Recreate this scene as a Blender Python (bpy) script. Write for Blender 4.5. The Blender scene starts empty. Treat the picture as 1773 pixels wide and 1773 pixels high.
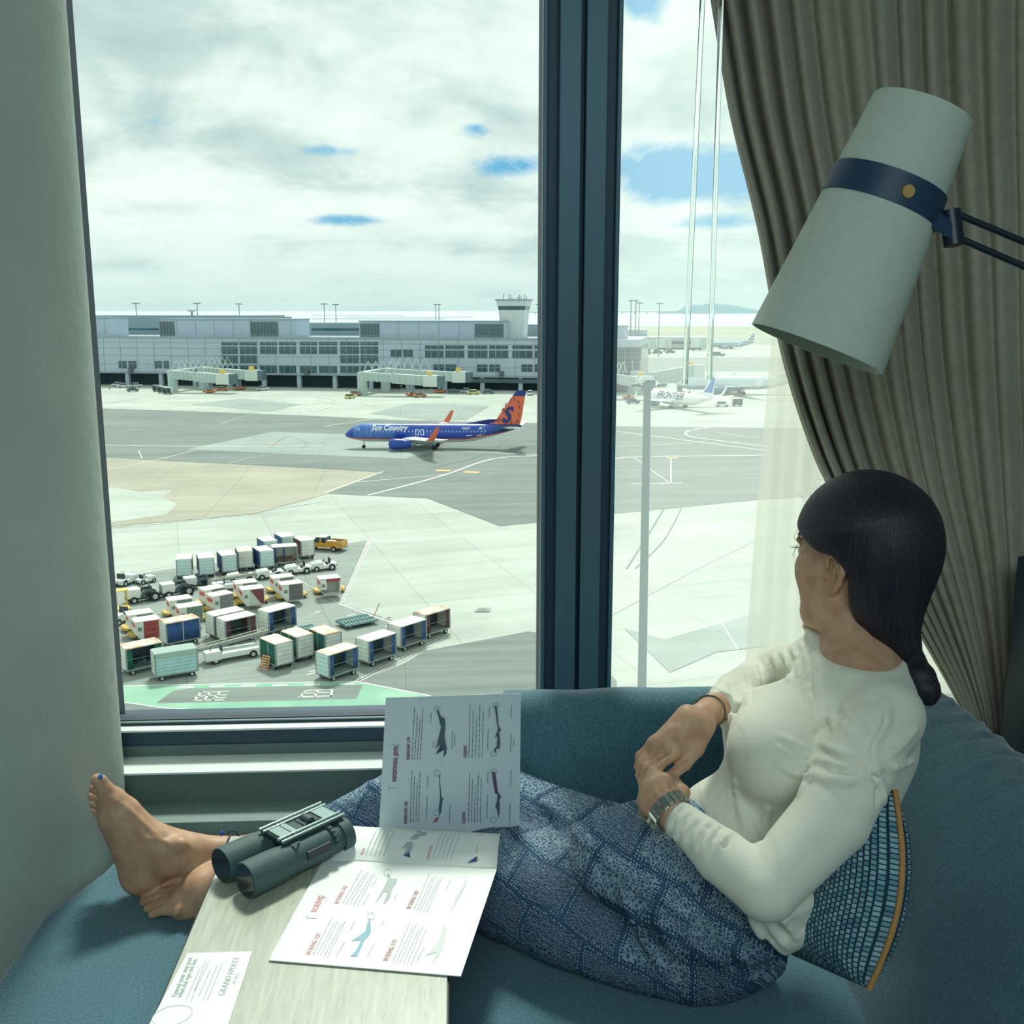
import bpy, bmesh, math, random
import numpy as np
from mathutils import Vector, Matrix, Euler
random.seed(7); np.random.seed(7)
PI = math.pi
SC = bpy.context.scene
COL = SC.collection
# ------------------------------------------------------------------ camera
FPX = 1809.0; YAW = math.radians(3.1); PITCH = math.radians(10.94); CAM = np.array([0, 0, 1.5])
cam_d = bpy.data.cameras.new('camera'); cam_o = bpy.data.objects.new('camera', cam_d); COL.objects.link(cam_o)
cam_d.sensor_width = 36; cam_d.sensor_fit = 'HORIZONTAL'; cam_d.lens = 36 * FPX / 1773
cam_d.clip_start = 0.05; cam_d.clip_end = 60000
cam_o.location = CAM; cam_o.rotation_euler = (PI / 2 - PITCH, 0, -YAW)
SC.camera = cam_o
SC.view_settings.view_transform = 'Standard'; SC.view_settings.look = 'None'
SC.view_settings.gamma = 1; SC.view_settings.use_curve_mapping = False
SC.view_settings.exposure = 0.35
# ------------------------------------------------------------------ node helpers
def nt_new(nt, t, **kw):
    n = nt.nodes.new(t)
    for k, v in kw.items(): setattr(n, k, v)
    return n
def lin(c):
    c = [x / 255.0 for x in c[:3]]
    return tuple(x / 12.92 if x <= 0.04045 else ((x + 0.055) / 1.055) ** 2.4 for x in c) + (1.0,)
def math_n(nt, op, a, b=None, clamp=False):
    n = nt.nodes.new('ShaderNodeMath'); n.operation = op; n.use_clamp = clamp
    for i, v in enumerate((a, b)):
        if v is None: continue
        if isinstance(v, (int, float)): n.inputs[i].default_value = v
        else: nt.links.new(v, n.inputs[i])
    return n.outputs[0]
def mix_n(nt, fac, a, b, blend='MIX'):
    n = nt.nodes.new('ShaderNodeMix'); n.data_type = 'RGBA'; n.blend_type = blend
    for i, v in ((0, fac), (6, a), (7, b)):
        s = n.inputs[i]
        if isinstance(v, (int, float)) and i: v = (v, v, v, 1)
        if isinstance(v, (int, float, tuple)): s.default_value = v
        else: nt.links.new(v, s)
    return n.outputs[2]
def ramp_n(nt, fac, stops, interp='LINEAR'):
    n = nt.nodes.new('ShaderNodeValToRGB'); cr = n.color_ramp; cr.interpolation = interp
    while len(cr.elements) < len(stops): cr.elements.new(0.5)
    for e, (p, c) in zip(cr.elements, stops): e.position = p; e.color = c
    nt.links.new(fac, n.inputs[0]); return n.outputs[0]
# ------------------------------------------------------------------ sky
def make_world():
    w = bpy.data.worlds.new('sky'); SC.world = w; w.use_nodes = True
    nt = w.node_tree; nt.nodes.clear()
    tc = nt_new(nt, 'ShaderNodeTexCoord'); sep = nt_new(nt, 'ShaderNodeSeparateXYZ')
    nt.links.new(tc.outputs['Generated'], sep.inputs[0])
    zc = math_n(nt, 'MAXIMUM', sep.outputs[2], 0.0)
    den = math_n(nt, 'ADD', zc, 0.10)
    u = math_n(nt, 'DIVIDE', sep.outputs[0], den); v = math_n(nt, 'DIVIDE', sep.outputs[1], den)
    comb = nt_new(nt, 'ShaderNodeCombineXYZ'); nt.links.new(u, comb.inputs[0]); nt.links.new(v, comb.inputs[1])
    comb.inputs[2].default_value = 3.7
    def noise(scale, detail, rough, vec=comb.outputs[0], dist=0.0):
        n = nt_new(nt, 'ShaderNodeTexNoise'); n.inputs['Scale'].default_value = scale
        n.inputs['Detail'].default_value = detail; n.inputs['Roughness'].default_value = rough
        n.inputs['Distortion'].default_value = dist; nt.links.new(vec, n.inputs['Vector']); return n.outputs[0]
    mpg = nt_new(nt, 'ShaderNodeMapping'); mpg.inputs['Scale'].default_value = (1, 1, 1.8); nt.links.new(tc.outputs['Generated'], mpg.inputs[0])
    n1 = noise(1.15, 9, 0.55, dist=0.2); n2 = noise(6.2, 10, 0.56, vec=mpg.outputs[0], dist=.35)
    nd = noise(11.0, 9, 0.62, vec=mpg.outputs[0], dist=.4)
    shade = math_n(nt, 'ADD', math_n(nt, 'MULTIPLY', n1, 0.4), math_n(nt, 'MULTIPLY', n2, 0.6))
    cloud = ramp_n(nt, shade, [(0.36, lin((186, 206, 208))), (0.44, lin((208, 224, 221))), (0.51, lin((238, 246, 241))), (0.58, lin((251, 254, 251)))])
    # blue gaps between the clouds, around given directions
    gap = None
    for (az, el, sa, se, k) in GAPS:
        a = math.radians(az) ; e = math.radians(el)
        azn = math_n(nt, 'ARCTAN2', sep.outputs[0], sep.outputs[1])
        eln = math_n(nt, 'ARCSINE', sep.outputs[2])
        da = math_n(nt, 'DIVIDE', math_n(nt, 'SUBTRACT', azn, a), math.radians(sa))
        de = math_n(nt, 'DIVIDE', math_n(nt, 'SUBTRACT', eln, e), math.radians(se))
        r2 = math_n(nt, 'ADD', math_n(nt, 'MULTIPLY', da, da), math_n(nt, 'MULTIPLY', de, de))
        g = math_n(nt, 'MULTIPLY', math_n(nt, 'EXPONENT', math_n(nt, 'MULTIPLY', r2, -1.0)), k)
        gap = g if gap is None else math_n(nt, 'MAXIMUM', gap, g)
    gm = math_n(nt, 'ADD', gap, math_n(nt, 'MULTIPLY', math_n(nt, 'SUBTRACT', nd, 0.5), 2.0))
    gm = math_n(nt, 'MULTIPLY', math_n(nt, 'SUBTRACT', gm, 0.40), 2.2, True)
    gm = math_n(nt, 'MULTIPLY', gm, math_n(nt, 'MULTIPLY', gap, 2.2, True))
    col = mix_n(nt, gm, cloud, lin((118, 186, 226)))
    # pale haze close to the horizon
    hz = math_n(nt, 'MULTIPLY', math_n(nt, 'SUBTRACT', 0.085, zc), 13.0, True)
    col = mix_n(nt, math_n(nt, 'MULTIPLY', hz, 0.75), col, lin((208, 232, 228)))
    bg = nt_new(nt, 'ShaderNodeBackground'); bg.inputs[1].default_value = 0.92
    nt.links.new(col, bg.inputs[0])
    out = nt_new(nt, 'ShaderNodeOutputWorld'); nt.links.new(bg.outputs[0], out.inputs[0])
GAPS = [(12.6, 6.9, 5.2, 1.5, 1.3), (9.7, 15.0, 1.5, 1.2, 1.3), (14, 4.4, 3.0, .6, .9), (3.4, 7.4, 2.6, .8, 1.0), (6.5, 6.6, 2.2, .6, .9), (-6.3, 8.0, 2.4, .45, .75), (-5.8, 4.6, 2.2, .4, .7), (1.2, 9.2, 1.3, .5, .75), (-15, 9, 3, .5, .45)]
make_world()
sun_d = bpy.data.lights.new('sun', 'SUN'); sun_o = bpy.data.objects.new('sun', sun_d); COL.objects.link(sun_o)
sun_d.energy = 3.2; sun_d.angle = math.radians(9); sun_d.color = (1.0, 0.97, 0.9)
sun_o.location = (0, 30, 40)
_el, _az = math.radians(54), math.radians(2.0)
sun_dir = Vector((math.sin(_az) * math.cos(_el), math.cos(_az) * math.cos(_el), math.sin(_el)))
sun_o.rotation_euler = sun_dir.to_track_quat('Z', 'Y').to_euler()
# added fill light behind the camera, no fixture seen, lifts the interior shadows
fill_d = bpy.data.lights.new('fill_light', 'AREA'); fill_o = bpy.data.objects.new('fill_light', fill_d); COL.objects.link(fill_o)
fill_d.shape = 'RECTANGLE'; fill_d.size = 2.0; fill_d.size_y = 1.6; fill_d.energy = 54; fill_d.color = (0.74, 0.96, 1.0)
fill_o.location = (0.0, -1.2, 2.68); fill_o.rotation_euler = (math.radians(22), 0, 0)
# ------------------------------------------------------------------ pixel -> place
_F = np.array([math.sin(YAW) * math.cos(PITCH), math.cos(YAW) * math.cos(PITCH), -math.sin(PITCH)])
_R = np.array([math.cos(YAW), -math.sin(YAW), 0.0]); _U = np.cross(_R, _F)
def ray(x, y): return _F + _R * (x - 886.5) / FPX + _U * (886.5 - y) / FPX
def onz(x, y, z): d = ray(x, y); return CAM + d * (z - CAM[2]) / d[2]
def ony(x, y, Y): d = ray(x, y); return CAM + d * (Y - CAM[1]) / d[1]
def onx(x, y, X): d = ray(x, y); return CAM + d * (X - CAM[0]) / d[0]
def ond(x, y, t): return CAM + ray(x, y) * t
GZ = -29.5
def G(x, y, z=0.0): return onz(x, y, GZ + z)
# ------------------------------------------------------------------ materials
MATS = {}
def mat(name, col, rough=0.6, metal=0.0, noise=0.0, nscale=8.0, bump=0.0, bscale=60.0, spec=0.5, col2=None, coords='Object', sheen=0.0):
    if name in MATS: return MATS[name]
    m = bpy.data.materials.new(name); m.use_nodes = True; nt = m.node_tree
    b = nt.nodes['Principled BSDF']; b.inputs['Roughness'].default_value = rough; b.inputs['Metallic'].default_value = metal
    b.inputs['Specular IOR Level'].default_value = spec
    if sheen: b.inputs['Sheen Weight'].default_value = sheen
    tc = nt_new(nt, 'ShaderNodeTexCoord')
    c = lin(col)
    if noise or col2:
        n = nt_new(nt, 'ShaderNodeTexNoise'); n.inputs['Scale'].default_value = nscale; n.inputs['Detail'].default_value = 6
        nt.links.new(tc.outputs[coords], n.inputs['Vector'])
        c2 = lin(col2) if col2 else tuple(x * (1 - noise) for x in c[:3]) + (1,)
        c1 = c if col2 else tuple(min(1, x * (1 + noise)) for x in c[:3]) + (1,)
        o = ramp_n(nt, n.outputs[0], [(0.35, c2), (0.65, c1)]); nt.links.new(o, b.inputs['Base Color'])
    else: b.inputs['Base Color'].default_value = c
    if bump:
        n = nt_new(nt, 'ShaderNodeTexNoise'); n.inputs['Scale'].default_value = bscale; n.inputs['Detail'].default_value = 4
        nt.links.new(tc.outputs[coords], n.inputs['Vector'])
        bp = nt_new(nt, 'ShaderNodeBump'); bp.inputs['Strength'].default_value = bump; bp.inputs['Distance'].default_value = 0.01
        nt.links.new(n.outputs[0], bp.inputs['Height']); nt.links.new(bp.outputs[0], b.inputs['Normal'])
    MATS[name] = m; return m
# ------------------------------------------------------------------ mesh builder
class MB:
    def __init__(s): s.v = []; s.f = []
    def add(s, vs, fs):
        o = len(s.v); s.v += [tuple(map(float, p)) for p in vs]; s.f += [tuple(i + o for i in f) for f in fs]; return s
    def box(s, x0, x1, y0, y1, z0, z1):
        vs = [(x, y, z) for z in (z0, z1) for y in (y0, y1) for x in (x0, x1)]
        return s.add(vs, [(0, 2, 3, 1), (4, 5, 7, 6), (0, 1, 5, 4), (2, 6, 7, 3), (0, 4, 6, 2), (1, 3, 7, 5)])
    def hexa(s, b, t):   # four bottom points, four top points (ccw)
        return s.add(list(b) + list(t), [(3, 2, 1, 0), (4, 5, 6, 7), (0, 1, 5, 4), (1, 2, 6, 5), (2, 3, 7, 6), (3, 0, 4, 7)])
    def prism(s, poly, z0, z1):
        n = len(poly); vs = [(p[0], p[1], z0) for p in poly] + [(p[0], p[1], z1) for p in poly]
        return s.add(vs, [tuple(range(n - 1, -1, -1)), tuple(range(n, 2 * n))] + [(i, (i + 1) % n, n + (i + 1) % n, n + i) for i in range(n)])
    def extr(s, poly3, vec):
        n = len(poly3); vec = np.array(vec, float)
        vs = [tuple(p) for p in poly3] + [tuple(np.array(p, float) + vec) for p in poly3]
        return s.add(vs, [tuple(range(n - 1, -1, -1)), tuple(range(n, 2 * n))] + [(i, (i + 1) % n, n + (i + 1) % n, n + i) for i in range(n)])
    def rings(s, rs, caps=True, closed=False):
        n = len(rs[0]); vs = [p for r in rs for p in r]; fs = []
        m = len(rs)
        for k in range(m if closed else m - 1):
            k2 = (k + 1) % m
            for i in range(n):
                j = (i + 1) % n; fs.append((k * n + i, k * n + j, k2 * n + j, k2 * n + i))
        if caps and not closed: fs.append(tuple(range(n - 1, -1, -1))); fs.append(tuple((m - 1) * n + i for i in range(n)))
        return s.add(vs, fs)
    def tube(s, pts, r, n=10, caps=True, sq=1.0):
        pts = [np.array(p, float) for p in pts]; rr = r if hasattr(r, '__len__') else [r] * len(pts)
        up = None; rs = []
        for i, p in enumerate(pts):
            t = pts[min(i + 1, len(pts) - 1)] - pts[max(i - 1, 0)]; t = t / (np.linalg.norm(t) + 1e-12)
            if up is None:
                a = np.array([0, 0, 1.0]) if abs(t[2]) < 0.9 else np.array([1.0, 0, 0]); up = np.cross(t, a)
            up = up - t * (up @ t); up /= np.linalg.norm(up) + 1e-12; w = np.cross(t, up)
            rs.append([p + rr[i] * (math.cos(2 * PI * k / n) * up + sq * math.sin(2 * PI * k / n) * w) for k in range(n)])
        return s.rings(rs, caps)
    def cyl(s, p0, p1, r0, r1=None, n=12): return s.tube([p0, p1], [r0, r1 if r1 is not None else r0], n)
    def ell(s, c, r, nu=14, nv=9):
        rs = []
        for j in range(1, nv):
            th = PI * j / nv
            rs.append([(c[0] + r[0] * math.sin(th) * math.cos(2 * PI * k / nu), c[1] + r[1] * math.sin(th) * math.sin(2 * PI * k / nu), c[2] - r[2] * math.cos(th)) for k in range(nu)])
        return s.rings(rs)
    def grid(s, fn, nu, nv, thick=None):
        vs = [fn(i / nu, j / nv) for j in range(nv + 1) for i in range(nu + 1)]
        fs = [(j * (nu + 1) + i, j * (nu + 1) + i + 1, (j + 1) * (nu + 1) + i + 1, (j + 1) * (nu + 1) + i) for j in range(nv) for i in range(nu)]
        return s.add(vs, fs)
    def flat(s, poly, z): return s.add([(p[0], p[1], z) for p in poly], [tuple(range(len(poly)))])
    def xf(s, M):
        s.v = [tuple(M @ Vector(p)) for p in s.v]; return s
    def build(s, name, material, parent=None, smooth=False, bevel=0.0, seg=2, fix=True, label=None, kind=None):
        me = bpy.data.meshes.new(name); me.from_pydata(s.v, [], s.f)
        if fix:
            bm = bmesh.new(); bm.from_mesh(me); bmesh.ops.recalc_face_normals(bm, faces=bm.faces); bm.to_mesh(me); bm.free()
        me.materials.append(material)
        if smooth:
            me.polygons.foreach_set('use_smooth', [True] * len(me.polygons))
            if smooth != 'all':
                me.set_sharp_from_angle(angle=math.radians(smooth if not isinstance(smooth, bool) else 40))
        o = bpy.data.objects.new(name, me); COL.objects.link(o)
        if parent is not None: o.parent = parent
        if bevel:
            b = o.modifiers.new('bevel', 'BEVEL'); b.width = bevel; b.segments = seg; b.limit_method = 'ANGLE'; b.angle_limit = math.radians(40)
            b.harden_normals = False
        if label: o['label'] = label
        if kind: o['kind'] = kind
        return o
def tag(o, label=None, cat=None, group=None, kind=None):
    if label: o['label'] = label
    if cat: o['category'] = cat
    if group: o['group'] = group
    if kind: o['kind'] = kind
    return o
def thing(name, label, cat, loc=(0, 0, 0), rz=0.0, group=None):
    o = bpy.data.objects.new(name, None); COL.objects.link(o); o.location = tuple(map(float, loc)); o.rotation_euler = (0, 0, rz); o.empty_display_size = 0.1
    return tag(o, label, cat, group)
KIDS = {}
def dup(root, loc, rz, label=None, group=None, swaps=None, drop=()):
    r = root.copy(); COL.objects.link(r); r.location = tuple(map(float, loc)); r.rotation_euler = (0, 0, rz)
    if label: r['label'] = label
    if group: r['group'] = group
    def rec(src, dst):
        for ch in list(bpy.data.objects):
            pass
    for ch in [o for o in KIDLIST if o.parent == root]:
        base = ch.name.split('.')[0]
        if base in drop: continue
        c = ch.copy(); COL.objects.link(c); c.parent = r; KIDLIST.append(c)
        if swaps and base in swaps:
            c.data = ch.data.copy(); c.data.materials[0] = swaps[base]
        for g in [o for o in KIDLIST if o.parent == ch]:
            d = g.copy(); COL.objects.link(d); d.parent = c; KIDLIST.append(d)
    return r
KIDLIST = []
def part(mb, name, m, parent, **kw):
    o = mb.build(name, m, parent, **kw); KIDLIST.append(o); return o
def text_mesh(body, name, m, parent, M, size=1.0, extrude=0.0, shear=0.0, align='LEFT', bold=0.0, wx=1.0):
    cu = bpy.data.curves.new(name, 'FONT'); cu.body = body; cu.size = size; cu.extrude = extrude; cu.shear = shear; cu.align_x = align; cu.offset = bold; cu.resolution_u = 3
    to = bpy.data.objects.new(name + '_tmp', cu); COL.objects.link(to)
    dg = bpy.context.evaluated_depsgraph_get(); me = bpy.data.meshes.new_from_object(to.evaluated_get(dg))
    bpy.data.objects.remove(to); me.materials.clear(); me.materials.append(m)
    me.transform(Matrix.Diagonal((wx, 1, 1, 1))); me.transform(M)
    o = bpy.data.objects.new(name, me); COL.objects.link(o)
    if parent is not None: o.parent = parent; KIDLIST.append(o)
    return o
def frame_M(o, x, y, z):     # matrix from origin and three axes
    return Matrix(((x[0], y[0], z[0], o[0]), (x[1], y[1], z[1], o[1]), (x[2], y[2], z[2], o[2]), (0, 0, 0, 1)))
# ================================================================== AIRFIELD GROUND
def slab_mat(name, c1, c2, joint, size, rot, jw=0.03, var=0.06, streak=0.0):
    m = bpy.data.materials.new(name); m.use_nodes = True; nt = m.node_tree; b = nt.nodes['Principled BSDF']; b.inputs['Roughness'].default_value = 0.85; b.inputs['Specular IOR Level'].default_value = 0.2
    tc = nt_new(nt, 'ShaderNodeTexCoord'); mp = nt_new(nt, 'ShaderNodeMapping'); mp.inputs['Rotation'].default_value = (0, 0, math.radians(-rot)); nt.links.new(tc.outputs['Object'], mp.inputs[0])
    n = nt_new(nt, 'ShaderNodeTexNoise'); n.inputs['Scale'].default_value = 0.06; n.inputs['Detail'].default_value = 9; n.inputs['Roughness'].default_value = 0.65; nt.links.new(mp.outputs[0], n.inputs[0])
    mp2 = nt_new(nt, 'ShaderNodeMapping'); mp2.inputs['Scale'].default_value = (0.03, 0.5, 1); nt.links.new(mp.outputs[0], mp2.inputs[0])
    n2 = nt_new(nt, 'ShaderNodeTexNoise'); n2.inputs['Scale'].default_value = 1.0; n2.inputs['Detail'].default_value = 5; nt.links.new(mp2.outputs[0], n2.inputs[0])
    f = math_n(nt, 'ADD', math_n(nt, 'MULTIPLY', n.outputs[0], 1 - streak), math_n(nt, 'MULTIPLY', n2.outputs[0], streak))
    col = ramp_n(nt, f, [(0.36, lin(c2)), (0.62, lin(c1))])
    br = nt_new(nt, 'ShaderNodeTexBrick'); br.offset = 0.0; br.inputs['Scale'].default_value = 1.0
    br.inputs['Brick Width'].default_value = size[0]; br.inputs['Row Height'].default_value = size[1]; br.inputs['Mortar Size'].default_value = jw
    br.inputs['Mortar Smooth'].default_value = 0.3
    br.inputs['Color1'].default_value = (1 + var, 1 + var, 1 + var, 1); br.inputs['Color2'].default_value = (1 - var, 1 - var, 1 - var, 1)
    g = lin(joint); k = lin(c1); br.inputs['Mortar'].default_value = tuple(g[i] / k[i] for i in range(3)) + (1,)
    nt.links.new(mp.outputs[0], br.inputs[0])
    o = mix_n(nt, 1.0, col, br.outputs[0], 'MULTIPLY'); nt.links.new(o, b.inputs['Base Color']); return m
CONC = slab_mat('apron_concrete', (192, 198, 187), (168, 175, 166), (142, 150, 144), (12.5, 7.6), 15, 0.035, 0.05, 0.35)
BEIGE = slab_mat('warm_concrete', (180, 176, 158), (160, 157, 142), (140, 139, 127), (15, 15), 3, 0.05, 0.015, 0.3)
ASPH = slab_mat('asphalt', (136, 144, 138), (116, 125, 121), (112, 120, 117), (60, 8), 3, 0.03, 0.02, 0.6)
ASPH2 = slab_mat('grey_concrete', (156, 163, 156), (138, 147, 141), (124, 133, 128), (14, 8), 15, 0.05, 0.02, 0.4)
LIGHTC = slab_mat('pale_concrete', (164, 174, 168), (146, 157, 152), (134, 145, 140), (18, 12), 3, 0.06, 0.04, 0.4)
WHITE = mat('white_marking', (238, 238, 228), 0.8, noise=0.08, nscale=0.6)
PALEL = mat('worn_marking', (205, 208, 196), 0.8, noise=0.10, nscale=0.6)
YELM = mat('orange_marking', (236, 184, 124), 0.8, noise=0.1, nscale=1)
GREENP = mat('green_paint', (150, 190, 165), 0.8, col2=(122, 172, 146), nscale=0.25)
GRASS = mat('dry_grass', (176, 172, 138), 0.9, col2=(150, 158, 128), nscale=0.01)
SEA = mat('sea_water', (186, 208, 214), 0.35, noise=0.05, nscale=0.003, spec=0.8)
apron = MB().box(-900, 900, 40, 2100, GZ - 1.0, GZ).build('apron', CONC, kind='structure')
_zc = [0.02]
def patch(name, poly, m, parent=apron, world=False):
    _zc[0] += 0.0025
    P = poly if world else [G(*p) for p in poly]
    return MB().flat(P, GZ + _zc[0]).build(name, m, parent, fix=False)
def lines(name, segs, m, parent=apron):
    _zc[0] += 0.0025; mb = MB()
    for (pts, w) in segs:
        P = [G(*p)[:2] for p in pts]
        if len(P) > 2:      # smooth curve through the points
            Q = []
            for i in range(len(P) - 1):
                p0 = P[max(i - 1, 0)]; p1 = P[i]; p2 = P[i + 1]; p3 = P[min(i + 2, len(P) - 1)]
                for k in range(8):
                    t = k / 8; Q.append(0.5 * ((2 * p1) + (p2 - p0) * t + (2 * p0 - 5 * p1 + 4 * p2 - p3) * t * t + (3 * p1 - p0 - 3 * p2 + p3) * t ** 3))
            Q.append(P[-1]); P = Q
        L = []; Rr = []
        for i, p in enumerate(P):
            d = P[min(i + 1, len(P) - 1)] - P[max(i - 1, 0)]; d = d / (np.linalg.norm(d) + 1e-9); nn = np.array([-d[1], d[0]]) * w * .30
            L.append(p + nn); Rr.append(p - nn)
        n = len(P); vs = [(q[0], q[1], GZ + _zc[0]) for q in L + Rr]
        mb.add(vs, [(i, n + i, n + i + 1, i + 1) for i in range(n - 1)])
    return mb.build(name, m, parent, fix=False)
# far field: grass strips, runways, shore
patch('grass_field', [(-900, 760, 0), (900, 760, 0), (900, 1980, 0), (-900, 1980, 0)], GRASS, world=True)
for i, (y0, y1) in enumerate([(575, 579), (584, 594), (597, 616), (566.5, 568)]):
    patch('runway_strip', [(900, y0), (1500, y0), (1500, y1), (900, y1)], LIGHTC if i != 2 else CONC)
patch('gate_concrete', [(1000, 620), (1500, 618), (1500, 642), (1000, 645)], ASPH2)
# taxiway asphalt
patch('taxiway_asphalt', [(60, 704), (330, 712), (560, 721), (700, 728), (938, 733), (1060, 738), (1420, 742), (1420, 860), (1310, 866), (1060, 890), (938, 904), (865, 911), (740, 863), (566, 855), (662, 818), (560, 812), (188, 793), (20, 786)], ASPH)
patch('pale_slab', [(325, 778), (470, 748), (600, 752), (760, 780), (700, 794), (500, 786)], LIGHTC)
patch('pale_slab', [(640, 716), (712, 698), (848, 703), (808, 727), (745, 728)], LIGHTC)
patch('pale_slab', [(330, 700), (420, 690), (520, 700), (470, 712)], LIGHTC)
patch('warm_slab', [(20, 788), (188, 794), (560, 813), (660, 818.5), (566, 855.5), (440, 890), (195, 912), (20, 925)], BEIGE)
patch('bleached_slab', [(60, 850), (200, 845), (240, 852), (300, 848), (280, 862), (306, 873), (290, 890), (240, 898), (190, 905), (60, 905)], CONC)
patch('equipment_yard', [(100, 1010), (205, 1000), (300, 985), (480, 962), (635, 936), (588, 1046), (735, 1090), (776, 1100), (616, 1181), (450, 1183), (205, 1189), (60, 1195)], ASPH2)
patch('dark_slab', [(618, 1182), (700, 1150), (735, 1128), (915, 1094), (1000, 1108), (1068, 1180), (1060, 1300), (700, 1300), (735, 1206)], ASPH)
patch('dark_slab', [(1080, 1088), (1150, 1108), (1320, 1060), (1320, 1120), (1240, 1130), (1160, 1165)], LIGHTC)
gp = patch('service_road', [(60, 1192), (205, 1189), (450, 1184), (616, 1181), (737, 1206), (900, 1250), (900, 1330), (60, 1330)], GREENP)
patch('road_asphalt', [(270, 1219), (300, 1197), (330, 1193), (628, 1187), (617, 1211), (470, 1215)], ASPH)
patch('road_asphalt', [(60, 1212), (218, 1219), (300, 1228), (480, 1232), (700, 1229), (700, 1330), (60, 1330)], ASPH)
lines('painted_lines', [
    ([(640, 932), (588, 1047)], .16), ([(645, 932), (594, 1045)], .16), ([(588, 1047), (700, 1087)], .32), ([(616, 1180), (776, 1099)], .14), ([(624, 1180), (778, 1102)], .14),
    ([(616, 1181), (745, 1206)], .35), ([(60, 1192), (205, 1189), (450, 1184), (616, 1181)], .22), ([(60, 1205), (218, 1218), (300, 1228), (480, 1232), (700, 1229)], .22),
    ([(637, 858), (700, 842), (772, 822), (853, 795), (936, 789)], .9), ([(619, 835), (690, 829), (770, 822)], .5), ([(560, 854), (664, 817)], .5),
    ([(180, 771), (330, 773), (560, 772)], .7), ([(770, 780), (936, 788.5)], .8), ([(560, 739), (657, 724)], .6),
    ([(1000, 742), (1063, 747), (1114, 753), (1213, 766), (1330, 781)], .9), ([(1330, 774), (1260, 765), (1200, 757), (1187, 750.5), (1200, 744.6), (1250, 737)], .9),
    ([(1063, 773.6), (1130, 771), (1200, 767)], .5), ([(1000, 798), (1063, 795), (1093, 791.8), (1200, 790), (1330, 788.5)], .9), ([(1161.5, 796), (1161.5, 836.8)], .4), ([(1138, 838), (1180, 836.5)], .8), ([(1092, 838), (1140, 838)], .5), ([(1097, 792), (1158, 836)], .3),
    ([(1230, 737), (1300, 728)], .5), ([(1240, 748), (1310, 760)], .4)], WHITE)
lines('faded_lines', [
    ([(189, 813), (270, 797), (336, 780)], .6), ([(195, 914), (277, 907), (420, 890), (559, 869)], .4), ([(336, 858), (450, 848), (559, 839)], .35), ([(1055, 1068), (1180, 1000), (1320, 930)], .2),
    ([(240, 780), (246, 794)], .4), ([(180, 700), (240, 690), (300, 684)], .5), ([(540, 715), (587, 697), (540, 686)], .6), ([(510, 1000), (588, 1047)], .12), ([(560, 935), (640, 932)], .14), ([(200, 995), (330, 975), (480, 955)], .14), ([(510, 1078), (588, 1047)], .12), ([(420, 1160), (540, 1135), (690, 1098)], .14), ([(1280, 1130), (1250, 1080)], .2),
    ([(380, 735), (430, 720), (520, 716)], .4), ([(395, 803), (440, 792), (500, 784)], .4)] +
    [([(x, 668 + (x - 330) * .015), (x + 26, 684 + (x - 330) * .01)], .35) for x in (340, 365, 390, 415, 440)] + [([(x, 1199), (x - 12, 1214)], .35) for x in (349, 365, 381)] + [([(345, 1200), (397, 1198)], .3), ([(338, 1207), (394, 1204)], .3), ([(335, 1214), (388, 1213)], .35), ([(372, 1210), (392, 1209)], .4),
    ([(528, 1197), (576, 1195)], .35), ([(521, 1202), (570, 1200)], .3), ([(516, 1208), (575, 1206)], .4), ([(530, 1197), (520, 1208)], .35), ([(550, 1197), (545, 1207)], .35), ([(575, 1196), (573, 1207)], .35)] +
    [([(x, y), (x + 16, y - 4)], .5) for x, y in ((545, 1062), (600, 1068), (660, 1072), (672, 1078), (668, 1086), (535, 1165), (530, 1170))], PALEL)
mbk = lines('road_blocks', [([(x, y), (x + 26, y - .8)], .55) for x, y in ((309, 1191.5), (363, 1190), (418, 1189), (472, 1188), (528, 1187), (588, 1185.5))], WHITE)
lines('orange_boxes', [([(755, 815), (780, 815.5)], 3.0), ([(803, 817.5), (830, 818.5)], 3.2), ([(1154, 793.5), (1174, 793.5)], 3.4), ([(465, 769), (480, 768)], 2.0), ([(1150, 640), (1160, 640)], 2)], YELM)
lines('tyre_marks', [([(470, 775), (480, 765), (505, 757), (530, 768), (520, 778)], .25), ([(880, 760), (830, 790), (740, 812)], .3), ([(1150, 880), (1120, 930), (1085, 985)], .4), ([(1180, 880), (1150, 935), (1100, 985)], .3)], mat('tyre_rubber_mark', (128, 136, 134), 0.9))
drain = patch('drain_grate', [(826, 1053), (850, 1053), (847, 1060), (822, 1060)], LIGHTC)
patch('drain_cover', [(830, 1055), (845, 1055), (843, 1058), (827, 1058)], ASPH)
sea = MB().box(-30000, 30000, 1990, 30000, GZ - 6, GZ - 1.5).build('sea', SEA, kind='structure')
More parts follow.
